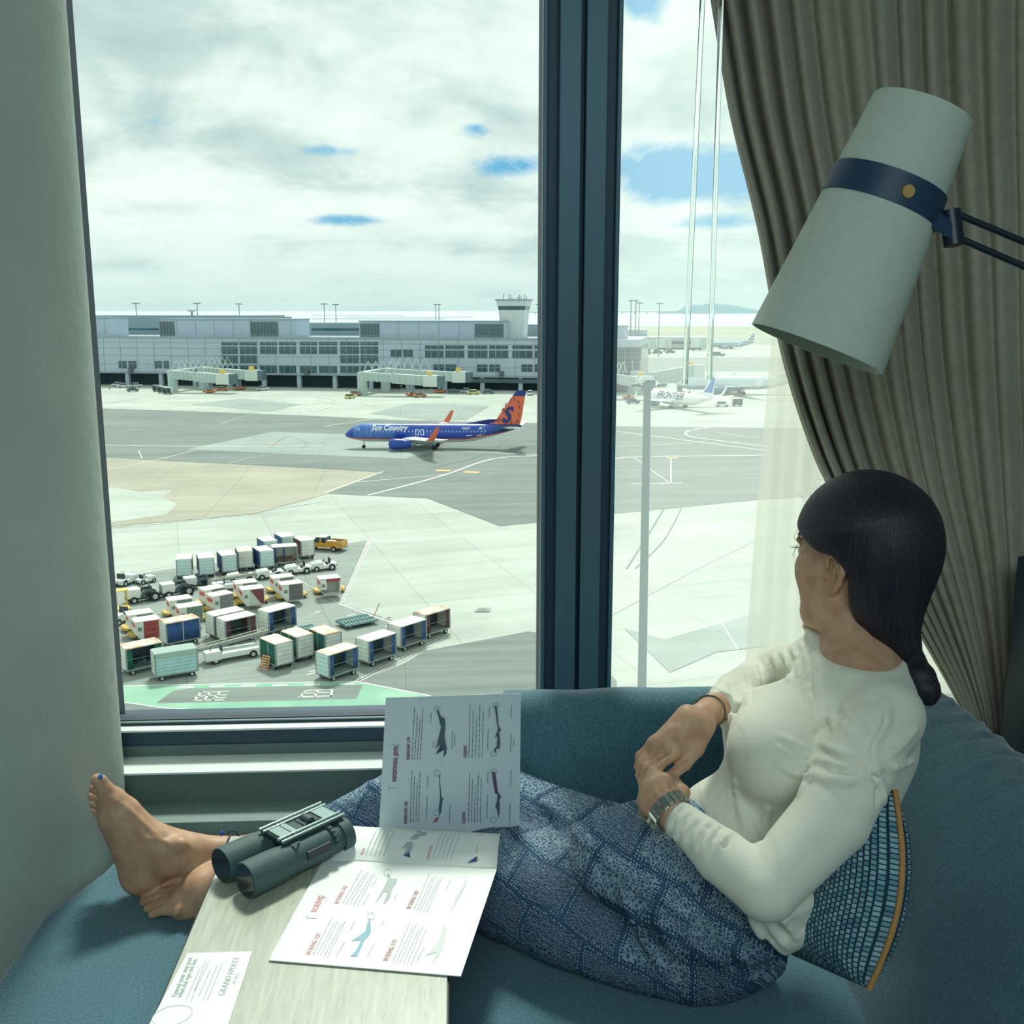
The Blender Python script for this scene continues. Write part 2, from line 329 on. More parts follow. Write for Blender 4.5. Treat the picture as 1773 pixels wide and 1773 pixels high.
# distant hill and bridge
HILLM = mat('far_hill_haze_tint', (98, 140, 152), 0.95, noise=0.08, nscale=0.004)  # distance haze is mixed into the hill's base colour
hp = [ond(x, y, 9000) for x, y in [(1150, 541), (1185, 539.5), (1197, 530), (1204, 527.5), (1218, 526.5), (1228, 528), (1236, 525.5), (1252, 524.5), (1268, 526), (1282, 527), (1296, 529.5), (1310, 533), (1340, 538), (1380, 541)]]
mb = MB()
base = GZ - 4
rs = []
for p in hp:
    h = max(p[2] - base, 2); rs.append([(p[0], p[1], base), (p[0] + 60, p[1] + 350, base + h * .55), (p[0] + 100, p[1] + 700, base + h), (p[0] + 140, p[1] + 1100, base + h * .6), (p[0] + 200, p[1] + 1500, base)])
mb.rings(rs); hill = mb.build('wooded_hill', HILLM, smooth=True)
tag(hill, 'low blue-green wooded hill across the bay beyond the right window pane', 'hill')  # the blue-green is distance haze mixed into the base colour
bd = thing('bay_bridge_span', 'long thin low bridge crossing the bay near the horizon', 'bridge', ond(1065, 540, 8600))
bo = np.array(bd.location)
A, B = ond(905, 541, 8600), ond(1185, 541, 8600); A = A - bo; B = B - bo
part(MB().tube([(A[0], A[1], base - bo[2] + 18), (B[0], B[1], base - bo[2] + 22)], 4, 6), 'deck', mat('bridge_concrete', (150, 178, 184), 0.9), bd)
for k in range(14):
    t = k / 13; P = A * (1 - t) + B * t
    part(MB().box(P[0] - 4, P[0] + 4, P[1] - 4, P[1] + 4, base - bo[2] - 2, base - bo[2] + 18), 'pier', MATS['bridge_concrete'], bd)
# breakwater in the bay
for (x0, x1, y) in ((540, 700, 546.5), (600, 820, 549.5), (540, 770, 552.5)):
    a, b = onz(x0, y, GZ - 1.2), onz(x1, y, GZ - 1.2)
    o = MB().tube([a, b], 2.2, 6).build('breakwater', mat('dark_rock', (150, 168, 168), 0.9)); tag(o, 'dark low breakwater line in the bay, %s' % {546.5: 'the farthest of three', 549.5: 'the middle one of three', 552.5: 'the nearest of three'}[y], 'breakwater', 'breakwaters in the bay')
# ================================================================== TERMINAL
FA = G(190, 667); FB = G(886, 677); FU = (FB - FA); FU = FU / np.linalg.norm(FU); FN = np.array([-FU[1], FU[0], 0.0])   # FN points away from the camera
FANG = math.atan2(FU[1], FU[0])
def fac(x, y, off=0.0):
    r = ray(x, y); P0 = FA + FN * off; t = ((P0 - CAM) @ FN) / (r @ FN); P = CAM + r * t; return float((P - FA) @ FU), float(P[2] - GZ)
TPANEL = mat('terminal_panel', (176, 190, 204), 0.6, noise=0.03, nscale=0.3)
TPANEL2 = mat('terminal_panel_edge', (146, 162, 174), 0.6)
TGLASS = mat('terminal_glass', (44, 84, 92), 0.12, noise=0.25, nscale=0.2, spec=0.8)
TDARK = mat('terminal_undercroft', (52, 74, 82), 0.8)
TWHITE = mat('terminal_white', (222, 228, 224), 0.6)
TGREY = mat('terminal_roof', (138, 158, 164), 0.7, noise=0.05, nscale=0.05)
TLOUV = mat('louvre_metal', (104, 124, 130), 0.6)
T = thing('airport_terminal', 'long pale grey terminal building with dark ribbon windows and open ground floor', 'building', FA, FANG)
H0 = 5.6; HT = 19.9; S0, S1 = -70.0, 212.0
part(MB().box(S0, S1, 0.0, 60, H0, HT), 'wall', TPANEL, T)
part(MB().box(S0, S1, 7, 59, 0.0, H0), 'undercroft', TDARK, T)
part(MB().box(S0, S1, -0.5, 0.2, HT - .1, HT + .5), 'parapet', TPANEL2, T)
mb = MB()
for z in (9.0, 12.6, 15.6, 17.9): mb.box(S0, S1, -0.12, 0, z - .06, z + .06)
for s in np.arange(S0, S1, 7.6): mb.box(s - .07, s + .07, -0.12, 0, H0, HT)
part(mb, 'panel_joints', TPANEL2, T)
for s in np.arange(-68, S1, 15.2): part(MB().box(s - .8, s + .8, .3, 2.0, 0, H0), 'column', TPANEL, T)
part(MB().box(S0, S1, -.3, 0.0, H0 - .5, H0 + .3), 'fascia', TPANEL2, T)
WINS = []
def wr(x0, y0, x1, y1): WINS.append((x0, y0, x1, y1))
# pixel rectangles of the glazing
for x0, x1 in ((383, 412), (415, 445), (450, 480), (483, 513), (519, 549), (552, 584), (589, 622), (624, 655)):
    big = x1 <= 445 or x0 >= 589
    wr(x0, 592, x1, 598); wr(x0, 600, x1, 613)
    if big: wr(x0, 615, x1, 629)
    wr(x0, 633, x1, 646)
for x0, x1 in ((205, 220), (222, 237), (267, 281), (283, 293)): wr(x0, 625, x1, 638)
for x0, x1 in ((676, 695), (698, 715)): wr(x0, 605, x1, 618)
for x0, x1 in ((736, 768), (771, 804), (810, 844), (847, 880), (887, 922), (925, 960)):
    wr(x0, 598, x1, 604.5); wr(x0, 607, x1, 620)
for x0, x1 in ((750, 769), (771, 790), (826, 844), (847, 866), (903, 922), (925, 945)): wr(x0, 631, x1, 644)
for x0, x1 in ((965, 995), (1000, 1030)): wr(x0, 600, x1, 622)
for (x0, y0, x1, y1) in WINS:
    s0, z1 = fac(x0, y0); s1, z0 = fac(x1, y1)
    w = part(MB().box(s0, s1, -.08, .1, z0, z1), 'window', TGLASS, T)
    n = 2 if s1 - s0 > 5 else 1
    for k in range(1, n + 1): part(MB().box(s0 + (s1 - s0) * k / (n + 1) - .08, s0 + (s1 - s0) * k / (n + 1) + .08, -.16, -.05, z0, z1), 'mullion', TPANEL2, w)
s0, z1 = fac(795, 655); s1, z0 = fac(938, 663)
part(MB().box(s0, S1, -.1, .1, z0 - .2, z1), 'ribbon_window', TGLASS, T)
# roof railing
mb = MB()
for s in np.arange(S0, S1, 4.0): mb.box(s - .06, s + .06, -.1, .05, HT, HT + 1.3)
for z in (.75, 1.3): mb.box(S0, S1, -.1, .02, HT + z - .05, HT + z + .05)
part(mb, 'roof_railing', TPANEL2, T)
# rooftop plant rooms (set back)
OFF = 9.0
def penth(x0, y0, x1, y1, name, louvs, extra=None):
    s0, z1 = fac(x0, y0, OFF); s1, _ = fac(x1, y1, OFF)
    p = part(MB().box(s0, s1, OFF, OFF + 14, HT - .2, z1), name, TPANEL, T)
    mbp = MB().box(s0 - .3, s1 + .3, OFF - .4, OFF + 14.4, z1, z1 + .5)
    for s in np.arange(s0 + 8, s1, 8.4): mbp.box(s - .08, s + .08, OFF - .1, OFF, HT, z1)
    part(mbp, 'roof_edge', TPANEL2, p)
    for (a, b) in louvs:
        la, _ = fac(a, y1, OFF); lb, _ = fac(b, y1, OFF); m2 = MB().box(la, lb, OFF - .15, OFF, HT + .2, z1 - .8)
        for s in np.arange(la + .5, lb, 1.4): m2.box(s - .2, s + .2, OFF - .45, OFF - .1, HT + .2, z1 - .8)
        part(m2, 'louvre', TLOUV, p)
penth(275, 553.5, 514.6, 579, 'plant_room', [(277, 303), (434, 482)])
penth(622, 557, 878, 583, 'plant_room', [(624, 657), (822, 872)])
penth(120, 551, 192, 577, 'plant_room', [])
penth(1066, 566, 1082, 583, 'plant_room', [])
# concourse roof behind
OFF2 = 45.0
for (x0, y0, x1) in ((140, 546, 447), (447, 549, 460), (515, 559, 640), (880, 562, 945)):
    s0, z1 = fac(x0, y0, OFF2); s1, _ = fac(x1, y0, OFF2); part(MB().box(s0, s1, OFF2, OFF2 + 30, HT - .2, z1), 'rear_roof', TGREY, T)
for (x0, x1, y0, y1) in ((190, 275, 568, 572), (540, 622, 568, 573)):
    s0, z1 = fac(x0, y0, OFF2 - 12); s1, z0 = fac(x1, y1, OFF2 - 12); part(MB().box(s0, s1, OFF2 - 12.2, OFF2 - 12, z0, z1), 'clerestory', TGLASS, T)
# rounded glass end of the terminal in the right pane
c0, _ = fac(1046, 660); mb = MB(); mb2 = MB(); c1, zt = fac(1087, 583)
R = 9.0; cx = S1; cy = R
for zz0, zz1, m_, nm in ((H0, 17.2, TGLASS, 'curved_glazing'), (17.2, HT, TPANEL, 'curved_parapet'), (0, H0, TDARK, 'curved_base')):
    pts = [(cx + R * math.sin(a), cy - R * math.cos(a)) for a in np.linspace(0, PI / 2, 13)] + [(cx + R, 58), (cx, 58)]
    part(MB().prism(pts, zz0, zz1), nm, m_, T)
mb = MB()
for z in np.arange(6, 17, 1.8):
    mb.tube([(cx + (R + .1) * math.sin(a), cy - (R + .1) * math.cos(a), z) for a in np.linspace(0, PI / 2, 13)], .12, 4)
for a in np.linspace(.1, PI / 2, 6): mb.cyl((cx + (R + .1) * math.sin(a), cy - (R + .1) * math.cos(a), H0), (cx + (R + .1) * math.sin(a), cy - (R + .1) * math.cos(a), 17.2), .12, n=4)
part(mb, 'glazing_bars', TPANEL2, T)
# wall mounted floodlight boxes and fans
for (x, y) in ((228, 641), (532, 646), (869, 647)):
    s, z = fac(x, y); part(MB().box(s - .8, s + .8, -1.5, 0, z - 1, z + 1), 'wall_unit', mat('wall_unit_grey', (92, 104, 106), .7), T)
# ramp control tower
tp = FA + FU * fac(877, 583)[0] + FN * 16.0; sdep = ((tp - CAM) @ _F)
CT = thing('control_tower', 'small flared white ramp control tower with antennas on the terminal roof', 'tower', (tp[0], tp[1], GZ + HT - .1), FANG)
kk = sdep / FPX
z_ = lambda y: (onz_at(877, y, sdep) - (GZ + HT - .1))
def onz_at(x, y, d): return ond(x, y, d)[2]
hb, hw0, hw1, htp = -0.1, z_(537), z_(530), z_(521)
def sq(w, z, d=None): d = d or w; return [(-w, -d, z), (w, -d, z), (w, d, z), (-w, d, z)]
w0, w1, w2 = 19 * kk, 22.5 * kk, 24.5 * kk
part(MB().rings([sq(w0, hb), sq(w1, hw0)]), 'tower_shaft', mat('tower_white', (205, 214, 214), .6), CT)
part(MB().rings([sq(w1 * .99, hw0), sq(w2 * .98, hw1)]), 'cab_window', TGLASS, CT)
part(MB().rings([sq(w2, hw1), sq(26 * kk, htp)]), 'tower_cab', MATS['tower_white'], CT)
part(MB().box(-27.5 * kk, 27.5 * kk, -27.5 * kk, 27.5 * kk, htp, htp + .6), 'tower_roof', TPANEL2, CT)
for i, (dx, h) in enumerate(((-18, 12), (-9, 11), (-5, 9), (6, 7), (9, 10), (12, 8), (18, 10), (21, 7))):
    part(MB().cyl((dx * kk, 0, htp), (dx * kk, 0, htp + h * kk), .14, n=5), 'antenna', TLOUV, CT)
part(MB().box(-10 * kk, -2 * kk, -1, 1, htp + .6, htp + 1.3), 'roof_box', TWHITE, CT)
# apron floodlight masts behind the terminal
MASTM = mat('mast_grey', (128, 148, 152), 0.6)
def mast(x, yt, yb, d, lbl, dbl=False):
    t = ond(x, yt, d); b0 = np.array([t[0], t[1], GZ]); m = thing('floodlight_mast', lbl, 'light mast', b0, 0, 'floodlight masts on the airfield')
    h = t[2] - GZ
    for o_ in ((0,) if not dbl else (-1.2, 1.2)): part(MB().cyl((o_, 0, 0), (o_, 0, h), .45, .28, 6), 'pole', MASTM, m)
    mb = MB().tube([(2.0 * math.cos(a), 2.0 * math.sin(a), h) for a in np.linspace(0, 2 * PI, 9)], .22, 4)
    for a in np.linspace(0, 2 * PI, 7)[:-1]: mb.box(2 * math.cos(a) - .5, 2 * math.cos(a) + .5, 2 * math.sin(a) - .4, 2 * math.sin(a) + .4, h - .5, h + .1)
    part(mb, 'lamp_ring', MASTM, m); return m
for i, (x, yt, d, l, dbl) in enumerate(((235, 525, 700, 'leftmost floodlight mast rising behind the terminal roof', 0), (341, 525, 700, 'second floodlight mast from the left behind the terminal roof', 0), (413.5, 526, 720, 'floodlight mast third from the left behind the terminal', 0),
        (561, 526, 720, 'floodlight mast left of the close pair behind the terminal', 0), (581, 527, 760, 'shorter floodlight mast right of the close pair behind the terminal', 0), (757, 527, 760, 'double-poled floodlight mast left of the control tower', 1), (934, 527, 760, 'floodlight mast right of the control tower by the window mullion', 0),
        (1097, 520, 520, 'tall double floodlight mast beside the rounded terminal end', 1), (1107, 524, 640, 'floodlight mast just right of the tall double mast', 0), (1142, 525, 700, 'rightmost floodlight mast on the far concourse', 0))):
    mast(x, yt, 0, d, l, dbl)
# radar dish on the roof
s, z = fac(327, 546, OFF2)
rd = thing('roof_beacon', 'small white antenna cluster on the terminal roof left of centre', 'antenna', FA + FU * s + FN * (OFF2 + 3) + np.array([0, 0, z]))
part(MB().cyl((0, 0, -.2), (0, 0, 1.5), .5), 'mount', TPANEL2, rd); part(MB().ell((0, 0, 2.4), (2.2, 1.2, 1.0)), 'dish', TWHITE, rd, smooth=True)
# ------------------------------------------------------------------ jet bridges
JB = mat('jetbridge_panel', (176, 194, 192), .6, noise=.04, nscale=.6); JBD = mat('jetbridge_dark', (92, 116, 124), .7); JBW = mat('jetbridge_white', (208, 218, 212), .6)
YELLOW = mat('safety_yellow', (228, 196, 100), .6); ORANGE = mat('safety_orange', (208, 128, 72), .6)
def jetbridge(s, z, run, lbl, drop=1.2, sign=1, cabl=5.0, dep=26, slope=1):
    """s: facade coordinate of the rotunda; run: length along the facade; dep: distance in front of the facade"""
    o = FA + FU * s - FN * dep
    J = thing('jet_bridge', lbl, 'jet bridge', o, FANG, 'jet bridges along the terminal')
    L = run * sign
    part(MB().cyl((0, 0, 0), (0, 0, z + 2.6), 1.9, n=14), 'rotunda', JB, J)
    def tun(x0, x1, w, h, z0, z1, nm, m):
        mb = MB(); a = [(x0, -w, z0), (x0, w, z0), (x0, w, z0 + h), (x0, -w, z0 + h)]; b = [(x1, -w, z1), (x1, w, z1), (x1, w, z1 + h), (x1, -w, z1 + h)]; mb.rings([a, b]); return part(mb, nm, m, J)
    tun(0, L * .55, 1.5, 2.7, z, z - drop * .5, 'inner_tunnel', JB); tun(L * .5, L, 1.75, 3.1, z - drop * .5 - .2, z - drop - .2, 'outer_tunnel', JB)
    mb = MB()
    for k in range(1, 12): x = L * k / 12; mb.box(x - .1, x + .1, -1.85, 1.85, z - drop * k / 12 - .1, z - drop * k / 12 + 2.75)
    part(mb, 'tunnel_ribs', JBW, J)
    part(MB().box(L - .2 if sign > 0 else L - cabl, L + cabl if sign > 0 else L + .2, -2.0, 2.0, z - drop - .5, z - drop + 3.1), 'cab', JBW, J)
    part(MB().box((L + cabl) if sign > 0 else (L - cabl - 2), (L + cabl + 2) if sign > 0 else L - cabl, -1.9, 1.9, z - drop - .4, z - drop + 2.9), 'canopy', JBD, J)
    part(MB().box(L + 1, L + 2.6, -.8, .8, z - drop + 3.1, z - drop + 4.3), 'gate_sign', YELLOW, J)
    for yy in (-1.6, 1.0): part(MB().box(L * .8 - .35, L * .8 + .35, yy, yy + .6, 0.6, z + 1.5), 'lift_column', TPANEL2, J)
    part(MB().box(L * .8 - .5, L * .8 + .5, -1.6, 1.6, .5, 1.3), 'lift_beam', TPANEL2, J)
    for y in (-1.3, 1.3): part(MB().cyl((L * .8, y - .3, .6), (L * .8, y + .3, .6), .6, n=12), 'wheel', mat('tyre', (40, 46, 50), .9), J)
    part(MB().box(L * .8 - 2, L * .8 + 2, -2.2, 2.2, .3, .8), 'drive_bogie', ORANGE, J)
    mb = MB()
    for k in range(5):
        x = L * (.1 + .12 * k); mb.tube([(x - 1.6, -1.4, z + 2.6), (x, 0, z + 6.2), (x + 1.6, 1.4, z + 2.6)], .16, 5)
    part(mb, 'service_frame', JBW, J)
    mb = MB()
    for k in range(7): mb.box(L * .62 + k * .5 * sign - .3, L * .62 + k * .5 * sign + .3, -2.8, -1.9, z - drop * .6 - k * .75 - .1, z - drop * .6 - k * .75)
    part(mb, 'stair', JBW, J)
    J.scale = (1, 1, 1.14)
    # walkway back to the building
    part(MB().box(-1.5, 1.5, 1.2, dep - .3, z, z + 2.7), 'walkway', JB, J)
    return J
s, _ = fac(300, 675, -30); jetbridge(s, 4.6, 19, 'nearer jet bridge of the left gate with its cab pointing right', dep=30)
s, _ = fac(352, 668, -14); jetbridge(s, 5.0, 19, 'jet bridge behind the left gate bridge with yellow gate sign', dep=14)
s, _ = fac(628, 680, -30); jetbridge(s, 4.8, 24, 'middle jet bridge behind the tail of the blue aircraft, nearer of two', dep=30)
s, _ = fac(668, 675, -13); jetbridge(s, 5.2, 27, 'longer jet bridge of the middle gate with its dark canopy under the ribbon windows', dep=13)
s, _ = fac(1046, 684, -28); jetbridge(s, 5.2, 11, 'jet bridge at the rounded terminal end beside the mullion', dep=28)
# long bridge in the right pane
a = ond(1095, 655, 400); b_ = ond(1212, 640, 372)
o = G(1100, 682); J2 = thing('jet_bridge', 'long jet bridge sloping up towards the white aircraft behind the curtain wands', 'jet bridge', o, math.radians(-2), 'jet bridges along the terminal')
kx = 395 / FPX
part(MB().rings([[(0, -1.6, 5.0), (0, 1.6, 5.0), (0, 1.6, 8.2), (0, -1.6, 8.2)], [(14, -1.6, 4.8), (14, 1.6, 4.8), (14, 1.6, 8.0), (14, -1.6, 8.0)]]), 'inner_tunnel', JB, J2)
part(MB().rings([[(9, -1.9, 4.2), (9, 1.9, 4.2), (9, 1.9, 8.6), (9, -1.9, 8.6)], [(21.5, -1.9, 4.0), (21.5, 1.9, 4.0), (21.5, 1.9, 10.6), (21.5, -1.9, 10.6)]]), 'outer_tunnel', JB, J2)
part(MB().box(21.5, 25.5, -2.3, 2.3, 4.0, 10.9), 'cab', JBW, J2)
part(MB().box(19.8, 21.3, -.8, .8, 10.9, 12.1), 'gate_sign', YELLOW, J2); part(MB().cyl((0, 0, 0), (0, 0, 8.6), 2.2, n=12), 'rotunda', JB, J2)
part(MB().box(16, 17.4, -1.5, 1.5, .4, 5), 'lift_column', TPANEL2, J2); part(MB().box(15, 18.5, -2, 2, .2, .9), 'drive_bogie', ORANGE, J2)
mb = MB()
for k in range(9): mb.box(-4 + k * 2.9, -3.8 + k * 2.9, 2.0, 2.2, 8.2, 13 - .25 * k)
part(mb, 'service_frame', JBW, J2)
# far concourse
FCM = mat('far_concourse_panel', (160, 182, 188), .7, noise=.05, nscale=.2)
def farbox(name, lbl, cat, x0, y0, x1, y1, yb, depth, parts_fn=None, m=FCM, group=None):
    P = G((x0 + x1) / 2, yb); d = (P - CAM) @ _F; k = d / FPX; w = (x1 - x0) * k / 2; ht = (yb - y0) * k; hb_ = (yb - y1) * k
    o = thing(name, lbl, cat, P, -YAW, group); part(MB().box(-w, w, 0, depth, max(hb_, 0), ht), 'hall', m, o)
    part(MB().box(-w - .3, w + .3, -.3, depth + .3, ht, ht + .6), 'roof', TWHITE, o); part(MB().box(-w, w, -.15, 0, ht * .45, ht * .7), 'window_band', TGLASS, o)
    return o
farbox('concourse_building', 'far grey concourse building beyond the rounded terminal end', 'building', 1060, 572, 1120, 602, 603, 60)
farbox('concourse_building', 'low far concourse wing behind the two curtain wands', 'building', 1126, 585, 1222, 603, 605, 30)
for i, (x0, y0, x1, y1, yb, l) in enumerate(((1106, 590, 1134, 604, 610, 'pale boxy jet bridge at the far concourse, leftmost'), (1134, 588, 1160, 602, 608, 'pale boxy jet bridge at the far concourse, middle one'), (1196, 586, 1221, 602, 607, 'pale boxy jet bridge at the far concourse behind the grey aircraft nose'))):
    P = G((x0 + x1) / 2, yb); d = (P - CAM) @ _F; k = d / FPX; w = (x1 - x0) * k / 2
    o = thing('jet_bridge', l, 'jet bridge', P, math.radians(-14), 'jet bridges at the far concourse')
    part(MB().box(-w, w, -2, 2, (yb - y1) * k, (yb - y0) * k), 'tunnel', JBW, o); part(MB().box(w - 4, w + 1, -2.6, 2.6, (yb - y1) * k - .5, (yb - y0) * k + .6), 'cab', JB, o); part(MB().box(w - 5, w - 3.6, -1, 1, 0, (yb - y1) * k), 'lift_column', JBD, o); part(MB().box(-w + 1, -w + 3, -1, 1, 0, (yb - y1) * k), 'rotunda', JBD, o)
# ================================================================== AIRCRAFT
TYRE = mat('tyre', (40, 46, 50), .9); HUB = mat('wheel_hub', (190, 200, 198), .4, metal=.3); METAL = mat('bare_metal', (165, 178, 180), .35, metal=.6)
FSEC = [(0, .06, .06, -.5), (.35, .5, .48, -.45), (1.0, .95, .95, -.3), (2.2, 1.42, 1.48, -.08), (3.6, 1.74, 1.86, -.01), (5.4, 1.88, 2.0, 0), (14, 1.88, 2.0, 0), (25, 1.88, 2.0, 0), (28, 1.78, 1.86, .14), (31, 1.48, 1.5, .5), (34, .98, 1.0, .95), (36.5, .52, .56, 1.3), (38.0, .2, .24, 1.5)]
def fus_at(x):
    for (a, b) in zip(FSEC, FSEC[1:]):
        if a[0] <= x <= b[0]:
            t = (x - a[0]) / (b[0] - a[0]); return [a[i] * (1 - t) + b[i] * t for i in (1, 2, 3)]
    return FSEC[-1][1:]
ZC = 3.4
def livery(name, top, line, belly, zl, patchcol=None, tailcol=None, rough=.3):
    m = bpy.data.materials.new(name); m.use_nodes = True; nt = m.node_tree; b = nt.nodes['Principled BSDF']; b.inputs['Roughness'].default_value = rough; b.inputs['Coat Weight'].default_value = .3
    tc = nt_new(nt, 'ShaderNodeTexCoord'); sp = nt_new(nt, 'ShaderNodeSeparateXYZ'); nt.links.new(tc.outputs['Object'], sp.inputs[0])
    zz = math_n(nt, 'SUBTRACT', sp.outputs[2], math_n(nt, 'MULTIPLY', math_n(nt, 'MAXIMUM', math_n(nt, 'SUBTRACT', sp.outputs[0], 22.0), 0.0), .16))
    c = lin(top)
    if patchcol:
        v = nt_new(nt, 'ShaderNodeTexVoronoi'); v.inputs['Scale'].default_value = .42; nt.links.new(tc.outputs['Object'], v.inputs[0])
        k = math_n(nt, 'MULTIPLY', math_n(nt, 'LESS_THAN', v.outputs[0], .95), math_n(nt, 'MULTIPLY', math_n(nt, 'LESS_THAN', sp.outputs[0], 7.0), math_n(nt, 'GREATER_THAN', sp.outputs[0], -2.0)))
        c = mix_n(nt, k, c, lin(patchcol))
    if tailcol: c = mix_n(nt, math_n(nt, 'MULTIPLY', math_n(nt, 'SUBTRACT', sp.outputs[0], 27.0), .3, True), c, lin(tailcol))
    c = mix_n(nt, math_n(nt, 'LESS_THAN', zz, zl + .28), c, lin(line)); c = mix_n(nt, math_n(nt, 'LESS_THAN', zz, zl), c, lin(belly))
    nt.links.new(c, b.inputs['Base Color']); return m
def skin_map(o, off=.04, S=1.0, side=-1):
    for v in o.data.vertices:
        x = v.co.x + 4; hw, hh, zo = fus_at(min(max(x, 0), 38)); q = (v.co.z - ZC - zo) / hh
        v.co.y = side * (hw * math.sqrt(max(0.02, 1 - q * q)) + off)
def airliner(name, lbl, loc, rz, S, fus, wing, fin, fintop, eng, winglet, glass, group=None, windows=True):
    A = thing(name, lbl, 'aircraft', loc, rz, group); A.scale = (S, S, S)
    mb = MB(); rs = []
    xs = [0, .12, .35, .65, 1.0, 1.5, 2.2, 2.9, 3.6, 4.5, 5.4] + list(np.arange(7, 25.1, 2)) + list(np.arange(26, 38.1, 1.0))
    for x in xs:
        hw, hh, zo = fus_at(x); rs.append([(x - 4, hw * math.sin(a), ZC + zo - hh * math.cos(a)) for a in np.linspace(0, 2 * PI, 25)[:-1]])
    f = part(mb.rings(rs), 'fuselage', fus, A, smooth=60)
    # wing root fairing
    part(MB().ell((12.3, 0, 1.75), (5.2, 2.15, .85), 18, 8), 'wing_fairing', wing, A, smooth=True)
    for s in (-1, 1):
        mb = MB(); rs = []
        for (y, x0, ch, z, th) in ((1.2, 8.2, 7.6, 2.1, .95), (5.6, 10.9, 4.7, 2.55, .55), (17.0, 15.2, 1.7, 3.75, .2)):
            prof = [(0, 0), (.08, .5), (.35, .7), (.7, .4), (1, 0.02), (.7, -.2), (.35, -.35), (.08, -.3)]
            rs.append([(x0 + p[0] * ch, s * y, z + p[1] * th) for p in prof])
        w = part(mb.rings(rs), 'wing', wing, A, smooth=30)
        rs = []
        for (y, x0, ch, z, th) in ((17.0, 15.3, 1.6, 3.75, .16), (17.45, 16.0, 1.35, 4.4, .14), (17.9, 17.4, .7, 6.5, .1)):
            rs.append([(x0, s * y, z), (x0 + ch * .4, s * y + th, z), (x0 + ch, s * y, z), (x0 + ch * .4, s * y - th, z)])
        part(MB().rings(rs), 'winglet', winglet, A)
        for yy in (4.2, 8, 12): xx = 10.5 + yy * .40; part(MB().tube([(xx + .5, s * yy, 2.15 + yy * .1), (xx + 2.5, s * yy, 2.0 + yy * .1), (xx + 3.9, s * yy, 2.15 + yy * .1)], [.12, .25, .05], 8), 'flap_fairing', wing, A)
        prof = [(-.7, 1.02), (-.6, 1.14), (.4, 1.27), (2.0, 1.2), (3.3, .92), (3.9, .72)]
        e = part(MB().rings([[(7.0 + x, s * 4.83 + r * math.sin(a), 1.5 - r * .95 * math.cos(a)) for a in np.linspace(0, 2 * PI, 21)[:-1]] for x, r in prof]), 'engine', eng, A, smooth=50)
        part(MB().rings([[(6.26 + x, s * 4.83 + r * math.sin(a), 1.5 - r * .95 * math.cos(a)) for a in np.linspace(0, 2 * PI, 21)[:-1]] for x, r in ((0, 1.02), (.1, .92), (.05, .35), (-.3, .05))]), 'fan', mat('fan_dark', (52, 62, 70), .5), e)
        part(MB().rings([[(10.8 + x, s * 4.83 + r * math.sin(a), 1.55 - r * math.cos(a)) for a in np.linspace(0, 2 * PI, 15)[:-1]] for x, r in ((0, .62), (.7, .5), (1.1, .25))]), 'nozzle', METAL, e, smooth=True)
        part(MB().hexa([(8.5, s * 4.83 - .18, 2.4), (13, s * 4.83 - .18, 2.2), (13, s * 4.83 + .18, 2.2), (8.5, s * 4.83 + .18, 2.4)], [(9.0, s * 4.83 - .18, 2.65), (13.4, s * 4.83 - .18, 2.7), (13.4, s * 4.83 + .18, 2.7), (9.0, s * 4.83 + .18, 2.65)]), 'pylon', wing, A)
        rs = []
        for (y, x0, ch, z, th) in ((.4, 29.6, 4.0, 4.5, .3), (7.2, 33.6, 1.5, 5.25, .1)):
            rs.append([(x0, s * y, z), (x0 + ch * .4, s * y, z + th), (x0 + ch, s * y, z), (x0 + ch * .4, s * y, z - th)])
        part(MB().rings(rs), 'tailplane', wing, A)
        g = part(MB().cyl((15.6, s * 2.86, .5), (15.6, s * 2.6, 2.2), .16, n=8), 'main_gear', METAL, A)
        for dy in (-.42, .42): part(MB().cyl((15.6, s * 2.86 + dy - .18, .56), (15.6, s * 2.86 + dy + .18, .56), .56, n=16), 'wheel', TYRE, g)
    g = part(MB().cyl((0, 0, .4), (0.1, 0, 2.0), .12, n=8), 'nose_gear', METAL, A)
    for dy in (-.3, .3): part(MB().cyl((0, dy - .13, .36), (0, dy + .13, .36), .36, n=16), 'wheel', TYRE, g)
    def fin_poly(pts, y): return [(p[0], y, p[1]) for p in pts]
    # fin with tapered thickness, coloured tip
    rs = []
    def sec(x0, x1, z, th): return [(x0, 0, z), (x0 + (x1 - x0) * .35, th, z), (x1, 0, z), (x0 + (x1 - x0) * .35, -th, z)]
    part(MB().rings([sec(25.6, 33.6, 5.15, .3), sec(28.4, 33.9, 6.0, .3), sec(32.05, 34.75, 11.25, .16)]), 'fin', fin, A)
    part(MB().rings([sec(32.05, 34.75, 11.25, .16), sec(33.0, 34.95, 12.5, .1)]), 'fin_tip', fintop, A)
    part(MB().rings([sec(21.2, 28.5, 5.25, .12), sec(26.8, 29.3, 6.3, .2)]), 'dorsal_fillet', fintop, A)
    # cockpit glass
    mb = MB()
    for (x0, x1, z0, z1) in ((2.05, 2.75, 4.0, 4.55), (2.85, 3.5, 4.05, 4.62)):
        mb.add([(x0 - 4, -1, z0), (x1 - 4, -1, z0), (x1 - 4, -1, z1), (x0 - 4 + .25, -1, z1)], [(0, 1, 2, 3)])
    o = part(mb, 'cockpit_window', glass, A); skin_map(o, .03)
